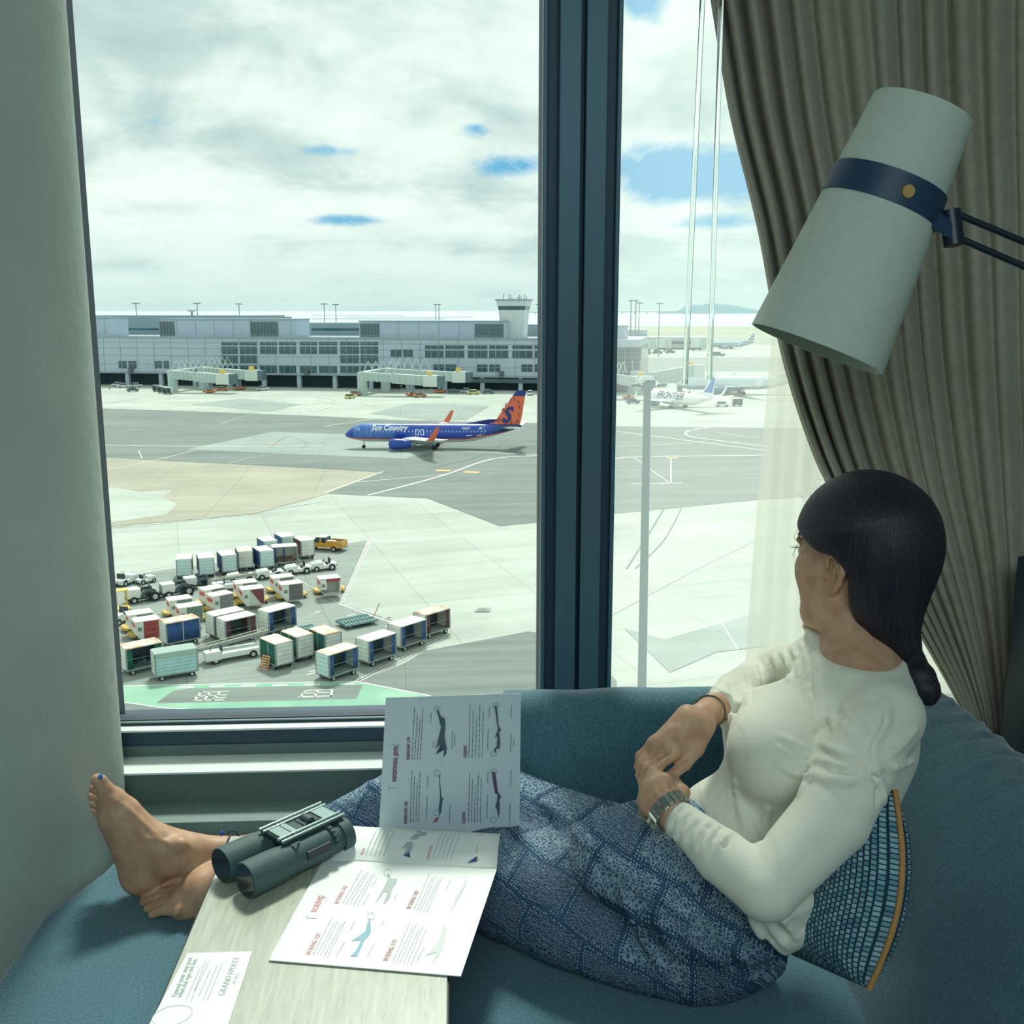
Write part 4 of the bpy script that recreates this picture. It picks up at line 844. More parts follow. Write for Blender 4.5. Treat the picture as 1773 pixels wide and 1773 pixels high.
for k in range(6): part(MB().xf(Matrix()) if 0 else MB().box(-.5, .5, -.01, .02, .06 + .22 * k, .19 + .22 * k), 'slat', WOODP, PL)
for x in (-.46, 0, .42): part(MB().box(x, x + .05, .02, .11, 0, 1.32), 'bearer', WOODP, PL)
PL.rotation_euler = (math.radians(-24), 0, math.radians(-36))
# yellow stand at the left frame edge
YS = thing('maintenance_stand', 'yellow maintenance stand cut off by the window frame at far left', 'stand', G(206, 1058), .5)
for x in (-.8, .8):
    for y in (-.5, .5): part(MB().cyl((x, y, 0), (x, y, 2.2), .05, n=6), 'post', YELLOW, YS)
part(MB().box(-1, 1, -.6, .6, 2.2, 2.3), 'platform', YELLOW, YS); part(MB().box(-1.1, 1.1, -.7, .7, .2, .34), 'base', YELLOW, YS)
# small vehicles below the terminal
def van(px, py, deg, lbl, body, L=4.6, W=1.9, H=1.7, cat='vehicle', nm='service_vehicle', cab=.35, grp='vehicles below the terminal'):
    V = thing(nm, lbl, cat, G(px, py), math.radians(deg), grp)
    part(MB().extr([(-L / 2, -W / 2, .4), (L / 2, -W / 2, .4), (L / 2, -W / 2, H * .62), (-L / 2, -W / 2, H * .55)], (0, W, 0)), 'body', body, V)
    part(MB().hexa([(-L * cab, -W * .46, H * .58), (L * .25, -W * .46, H * .6), (L * .25, W * .46, H * .6), (-L * cab, W * .46, H * .58)], [(-L * cab + .4, -W * .4, H), (L * .22, -W * .4, H), (L * .22, W * .4, H), (-L * cab + .4, W * .4, H)]), 'cabin', mat('vehicle_glass', (70, 96, 106), .2), V)
    part(MB().box(-L * cab + .4, L * .22, -W * .41, W * .41, H, H + .08), 'cabin_roof', body, V)
    wheels(V, [(x, y) for x in (-L * .3, L * .3) for y in (-W * .45, W * .45)], .36, .2); return V
VYEL = mat('vehicle_yellow', (214, 196, 110), .5); VDK = mat('vehicle_dark', (76, 104, 116), .5); VORG = mat('vehicle_orange', (198, 128, 84), .6)
for a in ((214, 671, 10, 'white van with long nose at far left below the terminal', VWHITE), (236, 670, 5, 'white vehicle right of the van at far left', VWHITE), (204, 669, 170, 'white truck behind the van at far left', VWHITE), (918, 684, 80, 'white pickup under the terminal near the mullion', VWHITE), (820, 683, 10, 'yellow truck under the terminal left of the tail', VYEL), (808, 680, 15, 'pale yellow truck next to the yellow one', VWHITE), (845, 682, 0, 'dark vehicle under the terminal right of the yellow truck', VDK), (785, 681, 0, 'dark vehicle under the middle jet bridge', VDK), (614, 685, 0, 'orange service vehicle left of the middle jet bridge', VORG), (606, 690, 60, 'yellow service vehicle under the middle jet bridge', VYEL), (727, 688, 20, 'orange tractor under the middle jet bridge cab', VORG), (297, 672, 10, 'orange loader by the left jet bridge', VORG), (385, 677, 0, 'orange bogie tractor under the left jet bridge', VORG), (455, 676, 0, 'white cart under the left jet bridge canopy', VWHITE), (230, 678, 15, 'dark stair vehicle in front of the white vans', VDK),
          (1250, 704, 0, 'white tractor behind the tail of the white aircraft', VWHITE), (1145, 692, 0, 'white van in the shade below the long jet bridge', VWHITE), (1096, 699, 0, 'dark vehicle at the rounded terminal end', VDK), (1160, 612, 0, 'dark car at the far concourse', VDK), (1138, 613, 0, 'dark truck at the far concourse', VDK), (1118, 614, 0, 'green grey truck at the far concourse', VDK), (1240, 617, 0, 'long teal bus on the far apron', mat('vehicle_teal', (92, 132, 136), .5))):
    van(*a, **({'L': 12.0, 'H': 3.0} if 'bus' in a[3] else {'L': 7.0, 'H': 3.2} if a[1] < 620 else {}))
for i, (x, y) in enumerate(((273, 678), (282, 680.5), (291, 682.5))): cart(x, y, -14, 'white cart of the short train below the left terminal, %s' % ('leftmost', 'middle one', 'rightmost')[i], CWHITE, CDARK, CWHITE, 'closed', grp='cart train below the terminal')
cart(1276, 703, 0, 'dark caged cart behind the white aircraft tail', CWHITE, CDARK, CWHITE, 'closed', grp='cart train below the terminal')
W_ = thing('person', 'person in a yellow vest standing on the apron at far left below the terminal', 'person', G(189.5, 674))
part(MB().tube([(0, 0, 0), (0, 0, .8), (0, 0, 1.45), (0, 0, 1.5), (0, 0, 1.62), (0, 0, 1.78)], [.16, .2, .24, .09, .12, .06], 8), 'body', mat('worker_dark', (70, 84, 92), .8), W_, smooth=True); part(MB().tube([(0, 0, .85), (0, 0, 1.42)], [.25, .28], 10), 'vest', VYEL, W_)
# tall light pole close to the window
lp = np.array(G(1109, 1330)); ltop = ond(1120, 655, ((lp - CAM) @ _F)); lh = onz_at(1120, 668, ((lp - CAM) @ _F)) - GZ
LP = thing('light_pole', 'tall grey light pole close outside the right window pane', 'light pole', lp)
kq = ((lp - CAM) @ _F) / FPX
POLEM = mat('pole_grey_green', (92, 118, 120), .5); LAMPW = mat('lamp_head_pale', (206, 216, 212), .5)
# pole leans with its true top position
tx = ond(1121, 668, ((lp - CAM) @ _F)) - lp
part(MB().tube([(0, 0, 0), (tx[0] * .5, tx[1] * .5, lh * .5), (tx[0], tx[1], lh)], [8.0 * kq, 7.3 * kq, 6.4 * kq], 14), 'pole', POLEM, LP, smooth=True)
part(MB().cyl((tx[0], tx[1], lh - .3), (tx[0], tx[1], lh + .25), 9.5 * kq, 8 * kq, 14), 'collar', POLEM, LP)
part(MB().cyl((tx[0], tx[1], lh + .2), (tx[0], tx[1], lh + 10 * kq), 3.5 * kq, n=10), 'neck', mat('lamp_dark', (84, 108, 112), .6), LP)
part(MB().rings([sq(14 * kq, 0, 6 * kq), sq(9 * kq, 7 * kq, 5 * kq)]).xf(Matrix.Translation((tx[0] - 1 * kq, tx[1], lh + 10 * kq))), 'lamp_head', LAMPW, LP)
for dx in (-20, 26): part(MB().ell((tx[0] + dx * kq, tx[1], lh + 1.5 * kq), (9 * kq, 5 * kq, 3.5 * kq)), 'floodlight', POLEM, LP, smooth=True)
part(MB().cyl((tx[0] - 26 * kq, tx[1], lh - 1 * kq), (tx[0] + 32 * kq, tx[1], lh - 1 * kq), 1.6 * kq, n=8), 'cross_arm', POLEM, LP)
# ================================================================== ROOM
def zat(y, Y, x=440): return float(ony(x, y, Y)[2])
def yat(y, z, x=440): return float(onz(x, y, z)[1])
PLASTER = mat('concrete_column', (176, 186, 176), .8, noise=.05, nscale=5, bump=.25, bscale=25)
WALLM = mat('room_wall', (150, 160, 158), .9); CEILM = mat('room_ceiling', (200, 205, 202), .9); FLOORM = mat('room_carpet', (70, 80, 84), .95, noise=.1, nscale=60)
ALU = mat('window_aluminium', (74, 108, 122), .45, metal=.2); ALU2 = mat('window_aluminium_groove', (46, 72, 88), .5, metal=.2); GASK = mat('window_gasket', (34, 52, 70), .6)
SILLW = mat('sill_white', (226, 232, 226), .5); SILLD = mat('sill_grey_green', (92, 112, 108), .6, noise=.04, nscale=30); SILLM = mat('sill_panel', (122, 142, 134), .6, noise=.03, nscale=30)
GY = 2.215     # glass plane
floor_ = MB().box(-2.4, 1.45, -3.2, 2.3, -.12, 0).build('floor', FLOORM, kind='structure')
MB().box(-2.4, 1.45, -3.2, 2.3, 2.8, 2.92).build('ceiling', CEILM, kind='structure')
MB().box(-2.52, -2.4, -3.2, 2.3, 0, 2.8).build('wall_left', WALLM, kind='structure')
MB().box(1.34, 1.46, -3.2, 2.3, 0, 2.8).build('wall_right', WALLM, kind='structure')
MB().box(-2.52, 1.46, -3.32, -3.2, 0, 2.8).build('wall_back', WALLM, kind='structure')
mb = MB().box(-2.4, -.84, 2.19, 2.3, 0, 2.8).box(-.84, 1.34, 2.19, 2.3, 2.66, 2.8); mb.build('wall_window', WALLM, kind='structure')
# round concrete column
col = MB().tube([(-1.066, 2.0 - .19, z) for z in (0, 1.0, 2.0, 2.8)], [.38] * 4, 72)
COLX, COLY, COLR = -1.064, 1.975, .38
col = MB().rings([[(COLX + COLR * math.cos(a), COLY + COLR * math.sin(a), z) for a in np.linspace(0, 2 * PI, 73)[:-1]] for z in (0, .7, 1.4, 2.1, 2.8)])
cl = col.build('round_column', PLASTER, smooth=50, kind='structure')
# stepped sill below the left window
prof = []
Y0 = 2.0; z3 = zat(1421, Y0); Ya = yat(1388, z3); z2 = zat(1337, Ya); Yb = yat(1309, z2); z1 = zat(1264, Yb); Yc = yat(1254, z1); z0 = zat(1250, Yc)
X0, X1 = -.86, 1.3
trim = lambda n, y0, y1, za, zb, m, **k: MB().box(X0, X1, y0, y1, za, zb).build(n, m, kind='structure', **k)
trim('trim_1', Y0, Ya + .02, .30, z3, SILLM)
trim('trim_2', Ya, Yb + .01, z3, z2, SILLD)
trim('trim_3', Ya - .002, Yb, z2, z2 + .004, SILLW)
zmid = zat(1288, Yb)
trim('trim_4', Yb, 2.3, z2, zmid, SILLD); trim('trim_5', Yb + .004, 2.3, zmid, z1, ALU2); trim('trim_6', Yb, Yc, z1, z1 + .004, SILLW)
# windows: frame parts and panes
def glass_mat(name, haze):
    m = bpy.data.materials.new(name); m.use_nodes = True; nt = m.node_tree; nt.nodes.clear()
    tr = nt_new(nt, 'ShaderNodeBsdfTransparent'); tr.inputs[0].default_value = (.895, .94, .925, 1)
    gl = nt_new(nt, 'ShaderNodeBsdfGlossy'); gl.inputs['Roughness'].default_value = 0.0
    fr = nt_new(nt, 'ShaderNodeFresnel'); fr.inputs[0].default_value = 1.3
    mx = nt_new(nt, 'ShaderNodeMixShader'); nt.links.new(math_n(nt, 'MULTIPLY', fr.outputs[0], .08), mx.inputs[0]); nt.links.new(tr.outputs[0], mx.inputs[1]); nt.links.new(gl.outputs[0], mx.inputs[2])
    o = nt_new(nt, 'ShaderNodeOutputMaterial'); last = mx.outputs[0]
    if haze:
        tl = nt_new(nt, 'ShaderNodeBsdfTranslucent'); tl.inputs[0].default_value = (.95, 1, .96, 1)
        m2 = nt_new(nt, 'ShaderNodeMixShader'); m2.inputs[0].default_value = haze; nt.links.new(last, m2.inputs[1]); nt.links.new(tl.outputs[0], m2.inputs[2]); last = m2.outputs[0]
    nt.links.new(last, o.inputs[0]); return m
def xat(x, y, Y): return float(ony(x, y, Y)[0])
mx0, mx1 = xat(938, 700, 2.15), xat(1063, 700, 2.15)
wl = xat(188, 838, GY - .02) - .026
def window(n, x0, x1, zb, haze):
    W = bpy.data.objects.new(n, None); COL.objects.link(W); W.location = (x0, GY, zb); W['kind'] = 'structure'
    def p(mb, nm, m, **k):
        mb.v = [(v[0] - x0, v[1] - GY, v[2] - zb) for v in mb.v]; return part(mb, nm, m, W, **k)
    p(MB().box(x0, x1, GY - .004, GY + .004, zb, 2.66), 'glass_pane', glass_mat(n + '_glass', haze))
    p(MB().box(x0 - .03, x0, GY - .02, GY + .05, zb - .04, 2.66), 'frame_jamb', GASK); p(MB().box(x1, x1 + .03, GY - .035, GY + .05, zb - .04, 2.66), 'frame_jamb', GASK)
    zz = zb
    p(MB().box(x0 - .03, x1 + .03, GY - .014, GY + .02, zat(1244, GY - .014), zz), 'gasket', GASK)
    p(MB().box(x0 - .03, x1 + .03, GY - .018, GY + .02, zat(1249, GY - .018), zat(1244, GY - .014)), 'bottom_rail', mat('rail_pale', (170, 192, 186), .4), bevel=.002)
    p(MB().box(x0 - .03, x1 + .03, GY - .020, GY + .02, z1, zat(1249, GY - .020)), 'lower_rail', GASK)
    p(MB().box(x0 - .03, x1 + .03, GY - .035, GY + .05, 2.62, 2.66), 'top_rail', GASK)
    return W
zg = zat(1238, GY)
print('YC', Yc, Yb, GY)
window('window_1', wl + .002, mx0 + .0, zg, .0)
window('window_2', mx1, 1.26, zg, .10)
# mullion with two raised profiles
ML = MB().box(mx0, mx1, 2.15, 2.27, .3, 2.66).build('mullion', ALU2, kind='structure')
def mx(c): return xat(900 + c * .6883, 700, 2.13)
for (c0, c1, y0, m_, nm) in ((92, 144, 2.115, ALU, 'raised_profile'), (155, 206, 2.115, ALU, 'raised_profile'), (55, 66, 2.13, ALU, 'edge_strip'), (232, 243, 2.13, ALU, 'edge_strip')):
    o = MB().box(mx(c0) * 1.0, mx(c1), y0, 2.15, .3, 2.66).build(nm, m_, ML, bevel=.002)
# dark wainscot panel at far right
MB().box(xat(1757, 1100, 1.9), 1.34, 1.7, 1.92, 0, zat(988, 1.8, 1770)).build('trim_7', mat('dark_panel', (34, 54, 66), .5), kind='structure', bevel=.006)
# ================================================================== CURTAINS
def interp(tab, y):
    for (a, b) in zip(tab, tab[1:]):
        if a[0] <= y <= b[0]:
            t = (y - a[0]) / (b[0] - a[0]); return a[1] * (1 - t) + b[1] * t
    return tab[0][1] if y < tab[0][0] else tab[-1][1]
def smooth_tab(tab):
    ys = np.linspace(tab[0][0], tab[-1][0], 60); xs = np.array([interp(tab, y) for y in ys])
    for _ in range(3): xs[1:-1] = (xs[:-2] + 2 * xs[1:-1] + xs[2:]) / 4
    return list(zip(ys, xs))
XL = smooth_tab([(-420, 1150), (-200, 1198), (0, 1230), (200, 1262), (400, 1313), (590, 1345), (700, 1375), (830, 1422), (950, 1500), (1100, 1592), (1230, 1668), (1290, 1690)])
XR = smooth_tab([(-420, 1900), (0, 1850), (800, 1835), (1000, 1815), (1150, 1790), (1290, 1760)])
CURT = mat('curtain_cloth', (176, 168, 148), .9, noise=.07, nscale=40, bump=.25, bscale=400, sheen=.2)
YC0 = 2.07
def curtain_pt(u, v):
    y = -420 + 1710 * v; xl = interp(XL, y); xr = interp(XR, y)
    x = xl + (xr - xl) * (u ** 1.12)
    g = max(0.0, min(1.0, (y - 300) / 900)); n = 14
    ph = 2 * PI * n * (u ** .86) + .7 * math.sin(9 * u + 3 * v) + .5 * math.sin(4 * v + 20 * u)
    s = math.sin(ph); s = math.copysign(abs(s) ** .75, s)
    amp = (.026 + .012 * math.sin(9 * u + 1)) * (1 - .6 * g) * min(1, u * 12 + .2) * (1 if u < .4 else 1 - .55 * min(1, (u - .4) * 3))
    amp2 = .018 * math.sin(2 * PI * 3.3 * u + 2.0 * v) * (1 - .3 * g)
    Y = YC0 - .03 * g + amp * s + amp2
    return ony(x, y, Y)
mb = MB().grid(curtain_pt, 420, 90)
cu = mb.build('curtain', CURT, smooth='all', fix=False); so = cu.modifiers.new('cloth', 'SOLIDIFY'); so.thickness = .003
tag(cu, 'heavy taupe curtain gathered towards the lower right beside the window', 'curtain')
SH = bpy.data.materials.new('sheer_cloth'); SH.use_nodes = True; nt = SH.node_tree; nt.nodes.clear()
tr = nt_new(nt, 'ShaderNodeBsdfTransparent'); tl = nt_new(nt, 'ShaderNodeBsdfTranslucent'); tl.inputs[0].default_value = lin((236, 234, 218)); df = nt_new(nt, 'ShaderNodeBsdfDiffuse'); df.inputs[0].default_value = lin((226, 226, 212))
m1 = nt_new(nt, 'ShaderNodeMixShader'); m1.inputs[0].default_value = .4; nt.links.new(tl.outputs[0], m1.inputs[1]); nt.links.new(df.outputs[0], m1.inputs[2])
m2 = nt_new(nt, 'ShaderNodeMixShader'); m2.inputs[0].default_value = .66; nt.links.new(tr.outputs[0], m2.inputs[1]); nt.links.new(m1.outputs[0], m2.inputs[2]); oo = nt_new(nt, 'ShaderNodeOutputMaterial'); nt.links.new(m2.outputs[0], oo.inputs[0])
SL = smooth_tab([(-420, 1420), (0, 1390), (400, 1352), (560, 1338), (700, 1326), (850, 1313), (1000, 1301), (1130, 1291), (1240, 1284)])
def sheer_pt(u, v):
    y = -420 + 1660 * v; xl = interp(SL, y); x = xl + (1700 - xl) * u
    return ony(x, y, 2.135 + .012 * math.sin(u * 40 + math.sin(v * 3)) * min(1, u * 8 + .15))
sh = MB().grid(sheer_pt, 160, 40).build('sheer_curtain', SH, smooth='all', fix=False); tag(sh, 'thin pale sheer curtain hanging between the heavy curtain and the glass', 'curtain')
ACR = bpy.data.materials.new('clear_acrylic'); ACR.use_nodes = True; b = ACR.node_tree.nodes['Principled BSDF']; b.inputs['Transmission Weight'].default_value = 1.0; b.inputs['Roughness'].default_value = .02; b.inputs['IOR'].default_value = 1.45; b.inputs['Base Color'].default_value = (.93, 1, .97, 1)
for (xa, ya, xb, yb, r, l) in ((1218, -40, 1186, 662, .0052, 'clear acrylic curtain wand, the left and lower ended one'), (1250, -40, 1229, 655, .0048, 'clear acrylic curtain wand, the right one nearest the curtain')):
    p1 = ony(xb, yb, 2.02); p0 = ony(xa, ya, 2.02); d = p0 - p1; p0 = p1 + d * 1.55
    w = thing('curtain_wand', l, 'curtain wand', p1, 0, 'clear curtain wands'); q = p0 - p1
    part(MB().tube([(0, 0, 0), tuple(q)], r, 16), 'rod', ACR, w, smooth=True)
    part(MB().cyl((0, 0, -.004), tuple(q * .004), r * 1.08, n=16), 'end_cap', ACR, w, smooth=40)
# ================================================================== SOFA
def fabric(name, c1, c2, bs=220, bump=.35, sheen=.35):
    m = bpy.data.materials.new(name); m.use_nodes = True; nt = m.node_tree; b = nt.nodes['Principled BSDF']; b.inputs['Roughness'].default_value = .95; b.inputs['Specular IOR Level'].default_value = .15; b.inputs['Sheen Weight'].default_value = sheen
    tc = nt_new(nt, 'ShaderNodeTexCoord'); n = nt_new(nt, 'ShaderNodeTexNoise'); n.inputs['Scale'].default_value = bs; n.inputs['Detail'].default_value = 3; nt.links.new(tc.outputs['Object'], n.inputs[0])
    n2 = nt_new(nt, 'ShaderNodeTexNoise'); n2.inputs['Scale'].default_value = 3.5; n2.inputs['Detail'].default_value = 4; nt.links.new(tc.outputs['Object'], n2.inputs[0])
    f = math_n(nt, 'ADD', math_n(nt, 'MULTIPLY', n.outputs[0], .7), math_n(nt, 'MULTIPLY', n2.outputs[0], .3)); nt.links.new(ramp_n(nt, f, [(.38, lin(c2)), (.62, lin(c1))]), b.inputs['Base Color'])
    bp = nt_new(nt, 'ShaderNodeBump'); bp.inputs['Strength'].default_value = bump; bp.inputs['Distance'].default_value = .002; nt.links.new(n.outputs[0], bp.inputs['Height']); nt.links.new(bp.outputs[0], b.inputs['Normal']); return m
SOFA = fabric('sofa_fabric', (84, 122, 134), (62, 98, 110))
SZ = .45; SY0 = .95
SF = thing('window_sofa', 'teal blue upholstered window seat with bolster back and sloped end', 'sofa', (0, 1.45, 0))
def sp(mb, nm, m=SOFA, **k):
    mb.v = [(v[0], v[1] - 1.45, v[2]) for v in mb.v]; return part(mb, nm, m, SF, **k)
o = sp(MB().prism([(-.745, SY0), (.98, SY0), (.98, 1.997), (-.662, 1.997), (-.685, 1.87), (-.745, 1.72)], .22, SZ), 'seat_cushion', smooth=60, bevel=.022, seg=4)
o.modifiers['bevel'].angle_limit = math.radians(50)
sp(MB().prism([(-.70, SY0 + .03), (1.0, SY0 + .03), (1.0, 1.99), (-.66, 1.99), (-.70, 1.75)], 0, .22), 'base', mat('sofa_base', (52, 76, 90), .9))
zb = .762
# bolster back along the window
pr = [(1.995, SZ - .02), (1.995, zb - .05), (1.985, zb - .015), (1.96, zb), (1.92, zb), (1.9, zb - .012), (1.88, zb - .04), (1.868, zb - .11), (1.865, .56), (1.87, SZ - .02)]
def bol(x): k = .0012 * math.sin(x * 23) + .001 * math.sin(x * 41 + 1); return [(x, p[0], p[1] + (k if p[1] > .6 else 0)) for p in pr]
sp(MB().rings([bol(x) for x in np.linspace(.085, .96, 36)]), 'bolster', smooth=60, bevel=.012, seg=3)
# sloped end back at right
pe = [(.60, SZ - .02), (.66, .55), (.755, .685), (.81, .735), (.855, .765), (.905, .775), (.95, .762), (.985, .72), (1.0, .60), (1.0, SZ - .02)]
def endp(y):
    t = (y - SY0) / 1.05; r = []
    for i, (x, z) in enumerate(pe):
        w = (.0032 * math.sin(y * 95 + x * 40) + .002 * math.sin(y * 171 + x * 25)) * max(0, min(1, (z - .66) * 10)) * (1 if x < .96 else 0)
        r.append((x + (.05 * (t - .45) if x < .95 else 0) + w * .4, y, z + w))
    return r
sp(MB().rings([endp(y) for y in np.linspace(SY0, 1.99, 80)]), 'end_back', smooth=70)
# ================================================================== TABLE
TBL = bpy.data.materials.new('table_top_finish'); TBL.use_nodes = True; nt = TBL.node_tree; b = nt.nodes['Principled BSDF']
tc = nt_new(nt, 'ShaderNodeTexCoord'); mp = nt_new(nt, 'ShaderNodeMapping'); mp.inputs['Scale'].default_value = (150, 14, 1); nt.links.new(tc.outputs['Object'], mp.inputs[0])
n = nt_new(nt, 'ShaderNodeTexNoise'); n.inputs['Scale'].default_value = 1; n.inputs['Detail'].default_value = 5; nt.links.new(mp.outputs[0], n.inputs[0])
nt.links.new(ramp_n(nt, n.outputs[0], [(.3, lin((166, 170, 152))), (.7, lin((192, 194, 174)))]), b.inputs['Base Color'])
bp = nt_new(nt, 'ShaderNodeBump'); bp.inputs['Strength'].default_value = .25; bp.inputs['Distance'].default_value = .001
n3 = nt_new(nt, 'ShaderNodeTexNoise'); n3.inputs['Scale'].default_value = 1.6; n3.inputs['Detail'].default_value = 2; nt.links.new(mp.outputs[0], n3.inputs[0])
nt.links.new(ramp_n(nt, n3.outputs[0], [(.66, (0, 0, 0, 1)), (.72, (1, 1, 1, 1))]), bp.inputs['Height']); nt.links.new(bp.outputs[0], b.inputs['Normal'])
b.inputs['Roughness'].default_value = .3; b.inputs['Specular IOR Level'].default_value = .9; b.inputs['Coat Weight'].default_value = .35; b.inputs['Coat Roughness'].default_value = .22
TZ = .60; TX0, TX1, TY0, TY1 = -.402, -.016, .74, 1.706
TB = thing('side_table', 'narrow cantilever table with satin top reaching over the seat', 'table', ((TX0 + TX1) / 2, .83, 0)); ox, oy = (TX0 + TX1) / 2, .83
DWD = mat('table_edge_dark', (58, 56, 52), .5)
part(MB().box(TX0 - ox + .004, TX1 - ox - .003, TY0 - oy + .004, TY1 - oy - .003, TZ - .012, TZ), 'table_top', TBL, TB, bevel=.001)
part(MB().box(TX0 - ox, TX1 - ox, TY0 - oy, TY1 - oy, TZ - .035, TZ - .004), 'edge_band', DWD, TB, bevel=.002)
part(MB().box(TX0 - ox + .02, TX1 - ox - .02, -.06, -.03, .02, TZ - .035), 'leg_panel', DWD, TB); part(MB().box(TX0 - ox, TX1 - ox, -.09, .10, 0, .02), 'foot_plate', DWD, TB)
# ================================================================== PAPERS
PAPER = mat('paper_white', (236, 238, 232), .45, spec=.4); INKG = mat('ink_grey', (184, 194, 190), .7); INKR = mat('ink_red', (226, 178, 178), .7); INKB = mat('ink_blue', (150, 188, 204), .7); INKD = mat('ink_dark', (70, 92, 104), .7); INKN = mat('ink_navy', (52, 80, 128), .7)
PZ = TZ + .003
A0, A1, A2, A3 = onz(465, 1662, PZ), onz(798, 1690, PZ), onz(860, 1505, PZ), onz(560, 1488, PZ)
BRO = thing('aircraft_brochure', 'open folded brochure of aircraft types standing up behind its flat lower page', 'brochure', A0); bo_ = np.array(A0)
def bp_(mb, nm, m, **k):
    mb.v = [tuple(np.array(v) - bo_) for v in mb.v]; return part(mb, nm, m, BRO, **k)
def P1(a, b): return (A0 * (1 - a) + A3 * a) * (1 - b) + (A1 * (1 - a) + A2 * a) * b
L2 = [(0, 0), (.02, .010), (.045, .018), (.065, .0215), (.08, .020), (.092, .012), (.098, .0), (.102, -.02)]
def P2(s, b, off=0):   # s in metres along the curve
    c = A3 * (1 - b) + A2 * b; k = 0
    segs = [(L2[i], L2[i + 1], math.dist(L2[i], L2[i + 1])) for i in range(len(L2) - 1)]
    for (p, q, l) in segs:
        if s <= l or (p, q, l) == segs[-1]:
            t = min(s / l, 1); nx, nz = -(q[1] - p[1]) / l, (q[0] - p[0]) / l
            return c + np.array([.12 * (p[0] + (q[0] - p[0]) * t), p[0] + (q[0] - p[0]) * t + nx * off, p[1] + (q[1] - p[1]) * t + nz * off])
        s -= l
LT = sum(math.dist(L2[i], L2[i + 1]) for i in range(len(L2) - 1))
p1 = bp_(MB().grid(lambda u, v: P1(v, u), 8, 8), 'lower_page', PAPER); p1.modifiers.new('thick', 'SOLIDIFY').thickness = .0012; p1.modifiers['thick'].offset = -1
p2 = bp_(MB().grid(lambda u, v: P2(v * LT, u), 8, 40), 'curved_page', PAPER, smooth='all'); p2.modifiers.new('thick', 'SOLIDIFY').thickness = .0008; p2.modifiers['thick'].offset = -1
YU0, YU1 = 1.718, 1.738
def P3(px, py, off=0):
    t = (1450 - py) / 250.0; Y = YU0 + (YU1 - YU0) * t - off; return ony(px, py, Y)
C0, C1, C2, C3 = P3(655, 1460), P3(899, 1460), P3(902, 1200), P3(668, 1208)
p3 = bp_(MB().add([C0, C1, C2, C3], [(0, 1, 2, 3)]), 'upright_page', mat('paper_shade_tint', (198, 212, 218), .6)); p3.modifiers.new('thick', 'SOLIDIFY').thickness = .0012  # blue-grey colour stands for the shade on this backlit page
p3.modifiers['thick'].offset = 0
def page_lines(m, rows, fn, name, parent=BRO):
    """rows: pixel lines (x0,y0,x1,y1,width px) drawn on a page"""
    mb = MB()
    for (x0, y0, x1, y1, w) in rows:
        dx, dy = x1 - x0, y1 - y0; l = math.hypot(dx, dy); nx, ny = -dy / l * w / 2, dx / l * w / 2; n = 4
        L = [fn(x0 + dx * i / n + nx, y0 + dy * i / n + ny) for i in range(n + 1)] + [fn(x0 + dx * i / n - nx, y0 + dy * i / n - ny) for i in range(n + 1)]
        mb.add([tuple(np.array(q) - bo_) for q in L], [(i, i + 1, n + 2 + i, n + 1 + i) for i in range(n)])
    return part(mb, name, m, parent, fix=False)
def on1(x, y): return onz(x, y, PZ + .0006)
def on3(x, y): return P3(x, y, .0022)
def pic(name, m, pts, fn): mb = MB().add([tuple(np.array(fn(*p)) - bo_) for p in pts], [tuple(range(len(pts)))]); return part(mb, name, m, BRO, fix=False)
# a broken line of small print: dashes
def dashes(x0, y0, x1, y1, w, seed):
    r = random.Random(seed); out = []; t = 0
    while t < 1:
        d = r.uniform(.05, .13); e = min(1, t + d); out.append((x0 + (x1 - x0) * t, y0 + (y1 - y0) * t, x0 + (x1 - x0) * e, y0 + (y1 - y0) * e, w)); t = e + .02
    return out
c3 = lambda cx, cy: (630 + cx * .1692, 1180 + cy * .1692)
rows = []
for (xa, xb, n, ya, yb, sl) in ((490, 575, 4, 800, 270, 30), (1075, 1210, 5, 780, 240, 12), (475, 560, 4, 1440, 915, 15), (1070, 1190, 5, 1440, 935, 12)):
    for k in range(n):
        x = xa + (xb - xa) * k / (n - 1); a = c3(x, ya); b2 = c3(x + sl, yb + (60 * (k % 3) if k else 0)); rows += dashes(*a, *b2, 1.0, int(x + ya))
for (x, ya, yb) in ((680, 430, 320), (900, 690, 510), (925, 660, 530), (1265, 700, 480), (1280, 370, 250), (1500, 720, 540), (1530, 660, 590), (1505, 380, 240), (650, 1080, 960), (640, 1400, 1170), (875, 1440, 1260), (1265, 1040, 920), (1258, 1400, 1160), (1500, 1080, 900), (1490, 1430, 1240)):
    rows += dashes(*c3(x, ya), *c3(x + 8, yb), 1.0, x)
page_lines(INKD, rows, on3, 'small_print')
def circ(cx, cy, r, fn, w=.7): return [(cx + r * math.cos(a), cy + r * math.sin(a), cx + r * math.cos(a + .45), cy + r * math.sin(a + .45), w) for a in np.arange(0, 2 * PI, .45)]
cr = []
for (x, y) in ((750, 280), (735, 650), (1345, 250), (1330, 735), (750, 940), (745, 1345), (1330, 920), (1325, 1415)): cr += circ(*c3(x, y), 5.2, on3)
cr += [(*c3(250, 1060), *c3(255, 1095), .8), (*c3(255, 1095), *c3(345, 1085), .8), (*c3(270, 640), *c3(365, 660), .8), (*c3(365, 660), *c3(355, 630), .8)]
page_lines(mat('ink_thin', (104, 132, 142), .7), cr, on3, 'line_drawing')
